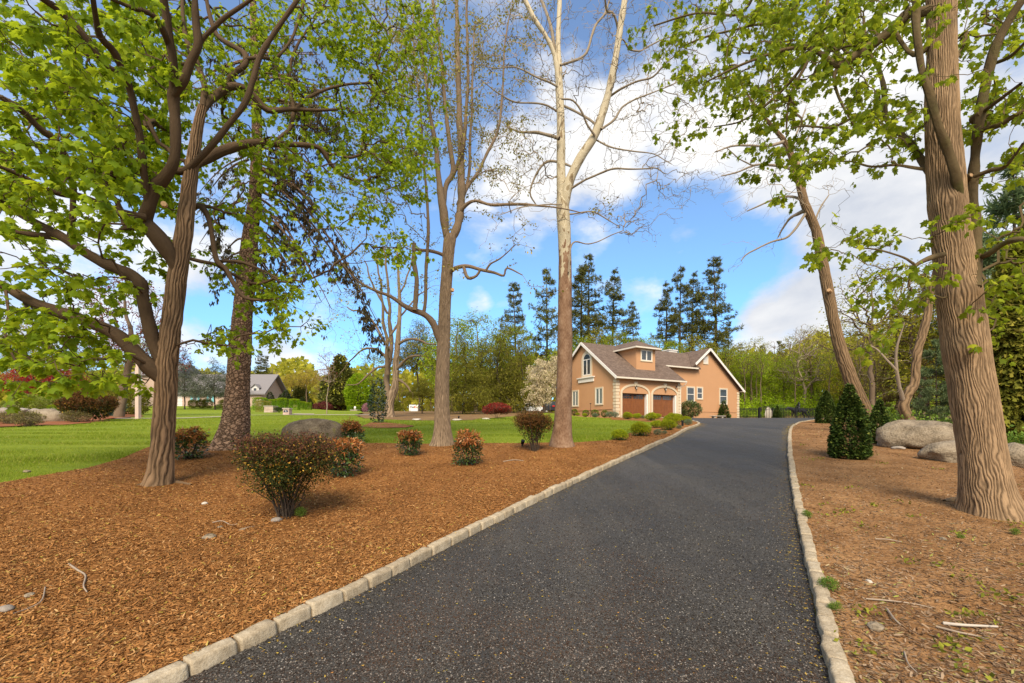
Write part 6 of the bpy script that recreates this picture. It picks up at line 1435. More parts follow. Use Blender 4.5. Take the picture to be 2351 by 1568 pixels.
shrub('flatyew', 'flat_topped_shrub', 'shrub', 427, [((0, 0, .55), (.62, .55, .18)), ((0, 0, .42), (.42, .4, .2))], 1500, .08, 'yewcone_leaf', .75, shell=.4, stems=8, lobes=.12, crown_lo=.2)
shrub('bigyew', 'rust_topped_shrub', 'shrub', 428, [((0, 0, 1.0), (1.15, 1.0, .60)), ((.35, 0, .62), (.6, .6, .42)), ((-.5, 0, .85), (.7, .7, .55))], 7000, .095, 'barberry_leaf', 1.62, newmat='barberry_rust', newfrac=.75, newz=.55, newleaf=.10, shell=.6, lobes=.16, stems=12)
shrub('azalea', 'azalea_bush', 'shrub', 429, [((0, 0, .28), (.6, .5, .27)), ((.2, 0, .3), (.38, .38, .22))], 2200, .055, 'azalea_leaf', .55, shell=.3, stems=24, bark='pale_twig_bark', lobes=.25, base_r=.12)
shrub('jmaple', 'red_lace_maple', 'tree', 430, [((0, 0, .92), (1.0, .95, .28)), ((.42, .1, .74), (.65, .62, .26)), ((-.5, -.05, .70), (.62, .62, .26)), ((0, .1, 1.05), (.6, .6, .2))], 5200, .12, 'rust_leaf', 1.22, stems=9, shell=.5, shape=LANCE, up=-.6, lobes=.2, crown_lo=.48, newmat='red_leaf', newfrac=.16, newz=.6)
shrub('redshrub', 'red_leaved_shrub', 'shrub', 431, [((0, 0, .8), (1.1, 1, .8)), ((.7, 0, .6), (.7, .7, .6))], 2400, .14, 'purple_leaf', 1.6, shell=.5, lobes=.3)
shrub('pinkshrub', 'pink_blossom_shrub', 'shrub', 432, [((0, 0, 1.2), (1.0, 1.0, 1.1)), ((.5, 0, .8), (.8, .8, .8))], 2400, .13, 'pink_petal', 2.4, shell=.4, lobes=.35)
shrub('darkbush', 'dark_green_bush', 'shrub', 433, [((0, 0, .8), (1.05, 1.0, .8)), ((.5, .1, .95), (.6, .6, .6))], 2600, .14, 'hemlock_needle', 1.7, shell=.5, lobes=.3)
shrub('wild', 'wild_green_shrub', 'shrub', 434, [((0, 0, .7), (1.0, .9, .65)), ((-.6, .1, .6), (.6, .6, .5)), ((.6, 0, .9), (.5, .5, .5))], 1500, .13, 'groundcover_leaf', 1.5, shell=.2, stems=24, bark='pale_twig_bark', lobes=.4)
# weeping cherry
rng = np.random.default_rng(61); T = Tree(61, 20000)
T.limb([(0, 0, -.2, .17), (.05, 0, .9, .15), (.1, 0, 2.2, .12), (-.1, .1, 4.2, .06), (-.1, 0, 6.0, .02)], .2, .06)
for k in range(13):
    a = k * 2.4; L_ = rng.uniform(1.5, 2.6); z0 = rng.uniform(1.7, 4.6); T.limb([(0, 0, z0, .05), (math.cos(a) * L_ * .5, math.sin(a) * L_ * .5, z0 + 1.2, .035), (math.cos(a) * L_, math.sin(a) * L_, z0 + 1.0, .015)], .2, .08)
S0 = T.pos[:T.n][T.pos[:T.n, 2] > 2.3]; A = S0[rng.integers(0, len(S0), 420)] + np.stack([rng.normal(0, .45, 420), rng.normal(0, .45, 420), -np.abs(rng.normal(1.1, 1.1, 420))], 1); A = A[A[:, 2] > .9]
T.grow(A, .1, .2, .05, .2, droop=-.5, noroot=2)
croot = thing('weeping_cherry', 'cherry', 'tree'); T.wood(MB(), .012, .42, 3).build('trunk', M['dark_bark'], croot, smooth=True)
I = np.array(T.links); tp, td = T.tip_arrays(); Pn = np.concatenate([T.pos[I[:, q]] for q in (1, 2, 3, 4)]); Pn = np.repeat(Pn, 14, 0) + rng.normal(0, .15, (len(Pn) * 14, 3))
mb = MB(); leaves(mb, Pn, np.c_[rng.normal(0, .5, (len(Pn), 2)), -np.ones(len(Pn))], rng.uniform(.09, .19, len(Pn)), DIAM, DIAM_F, .2, rng); mb.build('blossom', M['cherry_petal'], croot)
KINDS['cherry'] = [croot, 6.6, False]

# ---- foreground bed planting
put('barb', 'large dark barberry bush with purple top and bare lower stems, nearest the camera', pos=GP(658, 1193, MO - .02), scale=1.0, rz=.4)
put('pieris1', 'orange tipped pieris half hidden behind the large barberry bush', pos=GP(790, 1094, MO), scale=1.1, rz=1)
put('pieris0', 'orange tipped pieris beside the foot of the spreading maple', pos=GP(436, 1054, MO), scale=1.08, rz=2, wide=1.15)
put('pieris2', 'small orange topped pieris right of the dark boulder at the lawn edge', pos=GP(810, 1019, MO), scale=1.0, rz=3)
put('pieris1', 'orange tipped pieris left of the tulip tree foot', pos=GP(941, 1046, MO), scale=.95, rz=4)
put('pieris0', 'orange tipped pieris standing alone right of the tulip tree foot', pos=GP(1073, 1068, MO), scale=1.08, rz=5.2)
put('barbv', 'vase shaped barberry with rust red top beside the sycamore foot', pos=GP(1226, 1036, MO), scale=1.0, rz=.3)
# ---- golden mounds along the drive and before the doors
GM = 'golden mound shrubs in the bed by the driveway'
for (x, Y, wpx, lab) in [(1423, 12.1, 37, 'golden green mound shrub nearest the sycamore, first along the drive kerb'), (1470, 13.5, 46, 'wide golden mound shrub, second along the drive kerb from the sycamore'), (1507, 17.4, 25, 'golden mound shrub at the lawn tip behind the wide kerbside pair'), (1534, 16.0, 37, 'bright golden mound shrub closest to the kerb bend, in front of the cluster'), (1543, 19.6, 38, 'tall golden mound shrub in the middle of the cluster by the kerb bend'), (1556, 27, 20, 'golden mound shrub below the right garage door jamb'), (1494, 24.5, 27, 'golden mound shrub in front of the pier between the garage doors'), (1508, 30, 18, 'golden mound shrub at the left edge of the right garage door'), (1441, 28.5, 24, 'golden mound shrub in front of the left garage door, left one'), (1462, 30.5, 18, 'golden mound shrub in front of the left garage door, right one'), (1575, 21.0, 23, 'golden mound shrub behind the grey herbs at the end of the kerb')]:
    p = GX(x, Y, MO); put('mound', lab, pos=p, scale=wpx / FO * Y / 1.02, group=GM)
for (x, Y, wpx, lab) in [(1580, 19.4, 20, 'grey green herb clump beside the black bollard light at the kerb end'), (1559, 16.8, 14, 'small grey green herb clump in front of the golden cluster'), (1510, 13.9, 20, 'low grey green herb near the kerb, left sprig'), (1526, 14.3, 12, 'low grey green herb near the kerb, right sprig'), (1476, 30.5, 12, 'grey green herb clump between the two garage door plantings')]:
    put('lav', lab, pos=GX(x, Y, MO), scale=wpx / FO * Y / .75, group='grey green herbs in the bed by the driveway')
def wall_s(zx): r = (2260 + zx / 2.4 - 2048) / 1750; return (8.33 - 38.5 * r) / (.469 + .883 * r)
for zx, key, sc_, lab in [(90, 'box', 1.0, 'round dark boxwood below the left gable window'), (150, 'mound', .42, 'small golden shrub between two boxwoods below the gable wall'), (200, 'box', 1.0, 'round dark boxwood second from the sycamore below the gable wall'), (216, 'mound', .44, 'small golden shrub in front of a boxwood below the gable wall'), (288, 'box', 1.1, 'round dark boxwood right of the lamp stake below the gable wall'), (380, 'box', 1.0, 'round dark boxwood nearest the house corner'), (318, 'lav', .75, 'low grey green herb in front of the boxwoods at the gable wall'), (460, 'lav', 1.0, 'grey green herb left of the corner quoins'), (510, 'lav', .9, 'grey green herb in front of the corner quoins')]:
    q = hloc(-1.1 if key == 'box' else -1.45, wall_s(zx), .07); put(key, lab, pos=q, scale=sc_, group={'box': 'boxwood balls along the gable wall', 'mound': 'golden shrubs along the gable wall', 'lav': 'grey green herbs along the gable wall'}[key])
q = hloc(11.1, 1.3); put('rhodo', 'big round rhododendron between the garage and the right wing windows', pos=q, scale=1.0)
q = hloc(17.3, 1.95); put('spruceling', 'small conical conifer behind the stone bench', pos=q, scale=1.25)
q = hloc(-1.3, 7.0, .07); put('sapling', 'thin bare sapling in front of the left gable window', pos=q, scale=.27, wide=.7)
# ---- arborvitae right of the drive
AR = 'dark arborvitae right of the driveway'
put('arb', 'largest dark arborvitae right of the driveway, in front', pos=GP(1951, 1056, MO - .03), scale=.90, wide=.86, rz=1.0, group=AR)
put('arb2', 'dark arborvitae behind the largest one, beside the pale boulder', pos=GP(2020, 1021, MO - .03), scale=.74, wide=.9, rz=2.2, group=AR)
put('arb', 'distant dark arborvitae where the right kerb bends away', x=1897, Y=20.5, top=897, rz=3, group=AR)
p = GX(3109 / 1.7422, 49.8); put('arb2', 'dark arborvitae standing in front of the metal fence by the gate', pos=p, scale=(W(0, 932, 49.8)[2] - p[2]) / 1.6, rz=1, group=AR)
# ---- left garden
put('bigyew', 'wide rust topped shrub on a leaning trunk in the left garden bed', x=205, Y=22.5, top=899, rz=.3)
for x, Y, lab, s_ in [(20, 20.0, 'twiggy azalea at the left picture edge', 1.0), (64, 18.7, 'twiggy azalea in front of the left garden boulder', 1.15), (174, 21.6, 'yellow green azalea at the right end of the left garden boulder', 1.0)]: put('azalea', lab, pos=GX(x, Y, .08), scale=s_, group='azaleas in the left garden bed')
for x, Y, top, lab in [(28, 46, 918, 'yellow green mound shrub at the left picture edge'), (72, 47, 905, 'tall yellow green mound shrub left of the cream flowering one'), (105, 46, 912, 'cream flowering mound shrub in the left garden'), (140, 48, 910, 'green mound shrub behind the red maple trunk')]: put('rhoy', lab, x=x, Y=Y, top=top, group='mound shrubs at the back of the left garden')
put('hedge', 'small bright green shrub left of the rust topped shrub', x=131, Y=34, top=931)
put('redmaple', 'bright red japanese maple at the far left', x=30, Y=50, top=845); put('redmaple', 'red japanese maple with pale forked trunk behind the mound shrubs', x=116, Y=51, top=810)
put('purple', 'purple leaved maple with smooth grey trunk beside the tall pale pole', pos=GX(273, 30.5), scale=(W(0, 610, 30.5)[2] - GX(273, 30.5)[2]) / 10, rz=1)
put('darkbush', 'dark green bush right of the purple maple trunk', x=308, Y=37, top=897)
put('darkbush', 'dark green bush behind the rust topped shrub', x=245, Y=46, top=888)
pole = GX(317, 27.5); po = thing('wooden_pole', 'tall pale square pole beside the purple leaved maple', 'pole', tuple(pole)); m_ = MB(); m_.box(-.11, .11, -.11, .11, -.3, 3.3); m_.box(-.085, .085, -.085, .085, 3.3, 5.2); m_.build('shaft', M['pole_wood'], po, recalc=True, bevel=.01)
m_ = MB(); m_.box(-.16, .16, -.16, .16, 0, .12); m_.build('foot', M['pole_wood'], po, recalc=True, bevel=.01)
ub = GX(263, 33); uo = thing('utility_box', 'small dark green slatted box behind the purple maple trunk', 'utility box', tuple(ub)); m_ = MB(); m_.box(-.2, .2, -.2, .2, 0, .9)
for k in range(6): m_.box(-.215, .215, -.215, -.2, .1 + k * .13, .17 + k * .13)
m_.build('cabinet', M['green_box'], uo, recalc=True, bevel=.006); m_ = MB(); m_.box(-.23, .23, -.23, .23, .9, .95); m_.build('lid', M['green_box'], uo, recalc=True, bevel=.008)
put('lav', 'ornamental grass clump left of the purple maple trunk', x=247, Y=33, top=916)
# ---- hedges, cones and pillars before the far left house
HG = 'clipped bright green hedges in front of the grey roofed house'
for x, Y, top, wd, lab in [(597, 57, 914, 1.15, 'largest clipped bright green hedge at the corner of the far house'), (622, 58, 918, .6, 'clipped green hedge just behind the golden clipped shrub'), (634, 61, 917, .55, 'narrow clipped green hedge left of the middle hedge block'), (648, 60, 915, .9, 'clipped green hedge block in front of the tall yew cone'), (676, 58, 917, 1.0, 'tapered clipped green hedge behind the stone sign pillar'), (691, 62, 922, .6, 'narrow clipped green hedge right of the tapered one'), (699, 63, 923, .6, 'slim clipped green hedge, second right of the tapered one'), (708, 60, 925, .95, 'clipped green hedge at the right end of the row'), (803, 57, 931, 1.0, 'low clipped green hedge left of the second stone pillar'), (821, 59, 931, 1.0, 'low clipped green hedge behind the second stone pillar')]:
    put('hedge', lab, x=x, Y=Y, top=top, wide=wd * .68, rz=rnd.uniform(-.1, .1), group=HG)
put('ghedge', 'golden clipped shrub in front of the largest green hedge', x=604, Y=48, top=921)
for x, Y, top, lab in [(620, 66, 900, 'dark clipped yew cone right of the dormer'), (657, 67, 896, 'tallest dark clipped yew cone in the middle of the hedges'), (645, 70, 905, 'dark clipped yew cone half behind the tallest cone'), (694, 68, 912, 'low dark yew cone behind the narrow hedges'), (712, 66, 915, 'rounded dark yew cone above the right end hedge'), (820, 66, 921, 'small dark yew cone above the far low hedge'), (836, 66, 922, 'small dark yew cone left of the pink blossoms')]:
    put('cone', lab, x=x, Y=Y, top=top, group='clipped yew cones')
put('flatyew', 'small flat topped shrub on bare stems between the two stone pillars', x=641, Y=42, top=935)
for k, (x, Y, top, wd, lab) in enumerate([(660, 36.3, 937, .5, 'short stone pillar with a dark round plate facing the lawn'), (622, 45, 932, .9, 'brown stone pillar half hidden by the golden clipped shrub'), (815, 56, 941, .85, 'short stone pillar carrying a small white lamp')]):
    p = GX(x, Y); h_ = W(0, top, Y)[2] - p[2]; pl = thing('stone_pillar', lab, 'pillar', tuple(p), 0, 'stone pillars at the far drive')
    m_ = MB(); m_.box(-wd / 2, wd / 2, -wd / 2, wd / 2, -.2, h_ - .08); m_.build('shaft', M['pillar_stone'], pl); m_ = MB(); m_.box(-wd / 2 - .05, wd / 2 + .05, -wd / 2 - .05, wd / 2 + .05, h_ - .08, h_); m_.build('cap', M['bench_stone'], pl, recalc=True, bevel=.01)
    if k == 0: m_ = MB(); m_.prism([(-.19, h_ - .34), (.19, h_ - .34), (.16, h_ - .24), (.08, h_ - .15), (-.08, h_ - .15), (-.16, h_ - .24)], 'y', -wd / 2 - .02, -wd / 2); m_.build('plate', M['sign_navy'], pl, recalc=True); m_ = MB(); m_.prism([(-.07, h_ - .28), (.07, h_ - .28), (0, h_ - .19)], 'y', -wd / 2 - .026, -wd / 2 - .021); m_.build('emblem', M['white_paint'], pl, recalc=True)
    if k == 2: m_ = MB(); m_.lathe([(.05, 0), (.05, .1), (.13, .14), (.15, .3), (.10, .42), (.02, .46)], (0, 0, h_), 12); m_.build('lamp', M['white_paint'], pl, smooth=True)
put('sapling', 'young purple budded tree in a mulch ring on the far lawn', x=750, Y=39, top=790, wide=.8)
put('holly', 'slim dark holly in a mulch ring on the lawn', pos=GP(868, 971, .085), scale=1.0)
put('jmaple', 'low domed red lace leaf maple on the lawn left of the sycamore', x=1142, Y=26.5, top=926, rz=.2)
put('cherry', 'weeping cherry with pale blossom left of the sycamore', x=1249, Y=43, top=806, rz=.5, wide=.9)
# ---- conifers and trees between the tulip tree and the house
put('hem3', 'dark small hemlock with bare foot, left of the tulip tree', x=969, Y=40, top=868, wide=1.7, rz=2)
put('hem3', 'tall hazy hemlock behind the small dark one', x=962, Y=58, top=735, rz=1)
put('hem2', 'dark hemlock right of the tulip tree trunk', x=1063, Y=38, top=755, wide=1.25, rz=.5)
put('hem2', 'tallest dark olive hemlock between the tulip tree and the cherry', x=1152, Y=44, top=740, wide=1.3, rz=3)
put('hem1', 'dark olive hemlock left of the weeping cherry', x=1110, Y=47, top=775, wide=1.3, rz=4)
put('hem2', 'olive hemlock just behind the weeping cherry', x=1195, Y=52, top=770, wide=1.1)
put('d3', 'bright green leafy tree on a dark forked trunk right of the tulip tree', x=1036, Y=48, top=715, rz=1.2, wide=1.1)
put('d1', 'bright green tree behind the olive hemlocks', x=1092, Y=58, top=705, wide=1.1); put('d1', 'green tree above the weeping cherry', x=1185, Y=62, top=735); put('d3', 'fresh green tree left behind the weeping cherry', x=1135, Y=66, top=752)
for x, Y, top, lab in [(1204, 47, 868, 'thin stemmed tree furthest left below the cherry'), (1212, 50, 880, 'thin stemmed tree second from left below the cherry'), (1229, 48, 890, 'thin stemmed tree left of the cherry trunk'), (1256, 49, 893, 'thin stemmed tree just right of the cherry trunk'), (1263, 52, 880, 'thin stemmed tree nearest the sycamore trunk')]: put('stem', lab, x=x, Y=Y, top=top, group='thin stems around the cherry')
for x, Y, top, key, lab in [(986, 60, 930, 'ghedge', 'low golden clipped shrub right of the small hemlock trunk'), (1008, 60, 928, 'darkbush', 'dark round shrub left of the tulip tree trunk'), (1042, 60, 938, 'ghedge', 'low yellow clipped shrub right of the tulip tree trunk'), (1056, 58, 932, 'darkbush', 'dark round shrub right of the tulip tree'), (1078, 58, 933, 'darkbush', 'dark round shrub behind the small hemlock foot'), (1100, 60, 935, 'darkbush', 'dark spreading shrub left of the red lace maple'), (915, 74, 925, 'darkbush', 'dark bush left of the white delivery van'), (905, 64, 915, 'darkbush', 'dark bush right of the twin stem trunk'), (864, 68, 905, 'darkbush', 'dark bush behind the slim holly'), (840, 60, 925, 'pinkshrub', 'pink blossom shrub behind the slim holly'), (745, 66, 922, 'redshrub', 'dark red shrub behind the young purple tree'), (728, 66, 925, 'redshrub', 'dark red shrub right of the hedge row'), (768, 68, 923, 'redshrub', 'dark red shrub below the tall evergreen')]: put(key, lab, x=x, Y=Y, top=top, wide=.8 if 900 < x < 930 else 1)
put('evergreen', 'tall broad evergreen behind the far lawn', x=782, Y=70, top=815, wide=1.1); put('roundtree', 'bright lime green rounded tree left of the twin stem tree', x=822, Y=66, top=857, wide=.95)
put('gold', 'golden leaved tree left of the broad evergreen', x=705, Y=95, top=838); put('gold', 'golden leaved tree further left behind the hedges', x=668, Y=100, top=850, wide=.8)
put('p2', 'tall thin pine right of the spruce trunk', x=598, Y=105, top=805); put('p1', 'thin pine behind the hedges at left', x=612, Y=108, top=815); put('bare', 'bare branched tree right of the far dormer', x=630, Y=95, top=840)
put('cedar', 'blue grey cedar in front of the brick house, left one', x=424, Y=62, top=805, wide=.85); put('cedar', 'broad blue grey cedar in front of the brick house, right one', x=494, Y=60, top=822, wide=1.15)
for x, Y, top, key, lab in [(443, 66, 916, 'darkbush', 'dark green bush below the left turquoise shutters'), (462, 66, 915, 'darkbush', 'small dark bush left of the right cedar trunk'), (477, 66, 914, 'darkbush', 'dark round bush at the right cedar trunk'), (512, 66, 916, 'darkbush', 'dark round bush right of the right cedar trunk'), (500, 64, 926, 'wild', 'low pale bush at the right cedar foot')]: put(key, lab, x=x, Y=Y, top=top, wide=.75)
# ---- pines behind the house
WP = 'white pines behind the stucco house'
for x, Y, top, key, wd, lab in [(1180, 74, 645, 'p1', .95, 'white pine furthest left, left of the sycamore trunk'), (1255, 78, 612, 'p3', .85, 'white pine just left of the sycamore trunk'), (1335, 80, 606, 'p1', 1.05, 'broad white pine right of the sycamore trunk'), (1352, 84, 583, 'p3', .95, 'tallest white pine behind the gable peak'), (1410, 82, 618, 'p2', 1.0, 'white pine above the dormer, left one'), (1452, 86, 690, 'p2', .9, 'thin lower white pine above the dormer'), (1531, 80, 648, 'p2', 1.0, 'white pine left of the pine pair over the right wing'), (1562, 82, 610, 'p3', .85, 'white pine with thin crown over the right wing'), (1592, 84, 625, 'p2', .9, 'white pine in the middle over the right wing'), (1640, 78, 587, 'p1', 1.05, 'white pine with full crown above the right gable'), (1672, 88, 735, 'p1', .9, 'short dark pine right of the full crowned one')]:
    put(key, lab, x=x, Y=Y, top=top, wide=wd, group=WP)
# ---- young woodland
WL = 'young leaved trees of the woodland behind'
wl = [(1330, 66, 760, 'd1'), (1372, 68, 752, 'd2'), (1415, 66, 748, 'd1'), (1462, 70, 765, 'd3'), (1505, 66, 762, 'd3'), (1545, 68, 772, 'd3'), (1590, 70, 765, 'd2'), (1628, 66, 780, 'd2'), (1298, 64, 780, 'd3'), (1665, 68, 790, 'd1'),
      (1700, 72, 782, 'd2'), (1722, 66, 800, 'd3'), (1738, 74, 772, 'd2'), (1760, 68, 800, 'd1'), (1778, 76, 775, 'd4'), (1802, 66, 812, 'd3'), (1815, 78, 770, 'd2'), (1835, 70, 800, 'd1'), (1850, 84, 762, 'd4'), (1868, 70, 790, 'd3'), (1880, 80, 752, 'd2'), (1902, 66, 800, 'd1'), (1915, 76, 762, 'd4'), (1935, 60, 770, 'd2'), (1950, 70, 740, 'd2'), (1975, 56, 760, 'd4'), (1992, 64, 738, 'd2'), (2010, 52, 775, 'd4'), (2030, 58, 740, 'd2'), (2060, 50, 745, 'd4'), (2090, 56, 720, 'd2'), (2120, 48, 740, 'd1'), (1690, 90, 800, 'd3'), (1750, 95, 790, 'p1'), (1700, 96, 788, 'p3'), (1790, 96, 780, 'p1')]
KW = {'d1': 'green', 'd2': 'yellow green', 'd3': 'fresh bright green', 'd4': 'hazy olive', 'p1': 'distant dark pine', 'p3': 'distant dark pine'}
wl.sort()
for i, (x, Y, top, key) in enumerate(wl):
    where = 'behind the garage roof' if x < 1420 else 'behind the dormer' if x < 1520 else 'behind the right wing' if x < 1690 else 'on the slope past the fence' if x < 1890 else 'behind the leaning tree' if x < 2000 else 'behind the crooked trunk'
    nb = [w for w in wl if w[3] == key and (('behind the garage roof' if w[0] < 1420 else 'behind the dormer' if w[0] < 1520 else 'behind the right wing' if w[0] < 1690 else 'on the slope past the fence' if w[0] < 1890 else 'behind the leaning tree' if w[0] < 2000 else 'behind the crooked trunk') == where)]
    od = '' if len(nb) == 1 else (', ' + ['leftmost', 'second from left', 'third from left', 'fourth from left', 'fifth from left', 'sixth from left'][nb.index((x, Y, top, key))] + ' of %d' % len(nb))
    put(key, KW[key] + (' tree ' if key[0] == 'd' else ' ') + where + od, x=x, Y=Y, top=top, group=WL, wide=rnd.uniform(.95, 1.2))
put('bare', 'bare tree with drooping pale branches beyond the horse statue', x=1844, Y=64, top=738, rz=1); put('open', 'tall yellow green tree with open crown right of the leaning trunk', x=2008, Y=48, top=590, rz=2, wide=1.2); put('open', 'airy yellow green tree left of the leaning trunk', x=1860, Y=68, top=742)
for x, Y, lab in [(1709, 62, 'thin woodland trunk nearest the house corner'), (1727, 63, 'thin woodland trunk, second right of the house corner'), (1738, 64, 'thin woodland trunk above the fence gate, left'), (1748, 61, 'thin woodland trunk above the fence gate, right'), (1825, 62, 'thin dark woodland trunk left of the bare tree'), (1905, 56, 'thin woodland trunk left of the leaning tree foot')]: put('stem', lab, x=x, Y=Y, top=795, wide=.9, group='thin trunks beyond the fence')
# ---- right edge conifers
put('bluepine', 'soft blue green pine behind the big boulder', x=2150, Y=21, top=770, rz=1, wide=.62)
put('bluepine', 'soft blue green pine high at the right edge', x=2335, Y=24, top=340, rz=2.4, wide=.8)
put('rustcon', 'rust tinted conifer left of the crooked trunk', x=2065, Y=30, top=690, wide=.9); put('rustcon', 'rust tinted conifer above the blue green pine', x=2130, Y=33, top=620, wide=.9)
put('hemwall', 'dark hemlock filling the right edge behind the basswood', x=2335, Y=15.5, top=560, rz=1, wide=.62); put('hemwall', 'dark hemlock beyond the right picture edge', x=2420, Y=19, top=430, rz=2.2, wide=.7)
put('d1', 'leafy green tree right of the basswood trunk', x=2310, Y=25, top=520, wide=1.0); put('d2', 'yellow green tree left of the basswood trunk', x=2110, Y=26, top=600, wide=1.1)
for x, Y, top, lab in [(1935, 26, 935, 'wild green shrub behind the front arborvitae'), (2045, 20, 945, 'wild twiggy shrub left of the crooked trunk'), (2135, 16.5, 955, 'wild bright green shrub behind the large boulder'), (2180, 17, 965, 'wild green shrub right of the crooked trunk'), (1985, 28, 925, 'wild green shrub behind the two arborvitae'), (1745, 54.5, 950, 'low green planting behind the fence gate'), (1712, 54.5, 950, 'low green planting behind the left fence panel'), (1862, 57, 945, 'low green planting behind the horse statue'), (1800, 56, 948, 'low green planting left of the horse statue'), (2330, 13, 985, 'wild green shrub at the right edge behind the boulder'), (1786, 57, 925, 'green shrub behind the fence arborvitae')]: put('wild', lab, x=x, Y=Y, top=top, group='wild shrubs on the right', wide=1.1)
# left skyline behind the maple
for x, Y, top, key, lab in [(60, 75, 720, 'd2', 'yellow green tree at the far left horizon'), (150, 80, 735, 'd1', 'green tree behind the red maples'), (235, 70, 790, 'd3', 'fresh green tree behind the purple maple'), (330, 90, 770, 'd1', 'green tree behind the maple trunk'), (-40, 70, 740, 'd4', 'hazy tree beyond the left picture edge'), (560, 110, 835, 'd2', 'yellow green tree behind the spruce trunk'), (735, 110, 850, 'd4', 'hazy tree behind the golden trees'), (860, 95, 800, 'd1', 'green tree behind the twin stem trunk'), (915, 112, 840, 'd4', 'hazy tree above the white van, left'), (992, 112, 800, 'd2', 'yellow green tree behind the small hemlock'), (1010, 80, 770, 'd1', 'green tree just left of the tulip trunk'), (640, 100, 868, 'hem2', 'dark conifer behind the yew cones'), (690, 105, 872, 'evergreen', 'dark evergreen below the golden trees'), (800, 100, 850, 'hem1', 'dark conifer right of the broad evergreen')]: put(key, lab, x=x, Y=Y, top=top)
for i, (x, y, lab) in enumerate([(1902, 1355, 'yellow green seedling against the right kerb, larger near one'), (1853, 1190, 'yellow green seedling against the right kerb, farther one'), (1917, 1402, 'tiny bright seedling at the right kerb below the larger one'), (2205, 1238, 'tiny green sprout in the middle of the dirt bed'), (2330, 1230, 'green leafy sprout at the right edge of the dirt bed'), (690, 1187, 'tuft of green grass at the foot of the large barberry')]): put('wild', lab, pos=GP(x, y, MO), scale=[.07, .06, .04, .035, .05, .08][i], group='small sprouts on the bare ground')
# ------------------------------------------------------------------ boulders and stones
def boulder(name, label, seed, size, mat, pos, rz=0, planes=6, sink=.25, rough=.10, group=None, cat='boulder', res=40):
    rng = np.random.default_rng(seed); k, n = res, res // 2
    th = np.linspace(0, 2 * PI, k, endpoint=False); ph = np.linspace(-PI / 2, PI / 2, n)
    TH, PH = np.meshgrid(th, ph); d = np.stack([np.cos(PH) * np.cos(TH), np.cos(PH) * np.sin(TH), np.sin(PH)], -1).reshape(-1, 3)
    r = np.ones(len(d)) * 1.0
    for _ in range(planes):
        nn = unit(rng.normal(0, 1, 3) + np.array([0, 0, .25])); c = d @ nn; h = rng.uniform(.72, .95); r = np.where(c > .05, np.minimum(r, h / np.maximum(c, .05)), r)
    r = r * (1 + rough * 2 * (fbm(d * 1.8 + seed, 4, seed) - .5) + rough * .5 * (fbm(d * 7 + seed, 3, seed + 4) - .5))
    V = d * r[:, None] * np.array(size) / 2; V[:, 2] += size[2] * (.5 - sink)
    b = (np.arange(n - 1) * k)[:, None]; j = np.arange(k)[None]; F = np.stack([b + j, b + (j + 1) % k, b + k + (j + 1) % k, b + k + j], -1).reshape(-1, 4)
    o = MB().add(V, F).build(name, M[mat], smooth=True); o.location = pos; o.rotation_euler = (0, 0, rz); return tag(o, label, cat, group)
def bpos(x, y, off=MO): return tuple(GP(x, y, off))
p = GP(715, 1021, MO); boulder('dark_boulder', 'rounded dark mossy boulder between the barberry and the lawn', 4, (1.72, 1.2, .98), 'dark_boulder', tuple(p + np.array([0, .3, 0])), .2, 0, .32, .16, res=72)
BR = 'pale boulders on the right'
p = GP(2122, 1036, MO) + np.array([.4, .55, 0]); boulder('pale_boulder', 'large pale boulder with undercut face left of the basswood trunk', 9, (1.85, 1.2, 1.0), 'pale_boulder', tuple(p), -.1, 7, .24, .2, BR, res=72)
p = GP(2190, 1064, MO) + np.array([.3, .35, 0]); boulder('pale_boulder', 'lower pale boulder partly hidden by the basswood trunk', 12, (1.25, .85, .62), 'pale_boulder', tuple(p), .3, 7, .28, .16, BR, res=56)
p = GP(2335, 1074, MO) + np.array([.3, .3, 0]); boulder('pale_boulder', 'pale boulder at the right edge behind the basswood trunk', 17, (.95, .8, .62), 'pale_boulder', tuple(p), .6, 7, .25, .16, BR, res=56)
p = GX(2060, 14.5); boulder('grey_rock', 'grey rock behind the second arborvitae', 19, (.8, .6, .5), 'pale_boulder', (p[0], p[1], W(0, 1000, 14.5)[2]), 0, 6, .2, .1, BR)
p = GX(2062, 10.6, MO); boulder('flat_stone', 'small flat stone in the dirt below the large boulder', 23, (.36, .24, .10), 'grey_rock', tuple(p), .3, 6, .2, .1)
p = GX(112, 22.8, .08); boulder('long_boulder', 'long low pale boulder in the left garden bed', 27, (2.5, 1.2, .95), 'pale_boulder', tuple(p), 0, 4, .3, .1, res=48)
for i, (x, Y, s_, lab) in enumerate([(12, 40, 1.3, 'grey rock at the left end of the garden rock row'), (38, 41, .9, 'second grey rock from left in the garden rock row'), (58, 40.5, 1.3, 'widest grey rock in the middle of the garden rock row'), (78, 40, 1.1, 'grey rock behind the long boulder, fourth in the row'), (98, 41, .9, 'low grey rock, fifth in the garden rock row'), (118, 40.5, 1.2, 'grey rock at the red maple foot, right end of the row')]):
    p = GX(x, Y, .08); boulder('garden_rock', lab, 60 + i, (s_, .8, s_ * .55), 'grey_rock', tuple(p), i, 7, .2, .14, 'rocks bordering the left garden')
p = GX(3073 / 1.7422, 54.5); boulder('standing_rock', 'tall pale leaning rock behind the fence gate', 33, (1.15, .5, 1.7), 'white_rock', tuple(p), .2, 8, .15, .1)
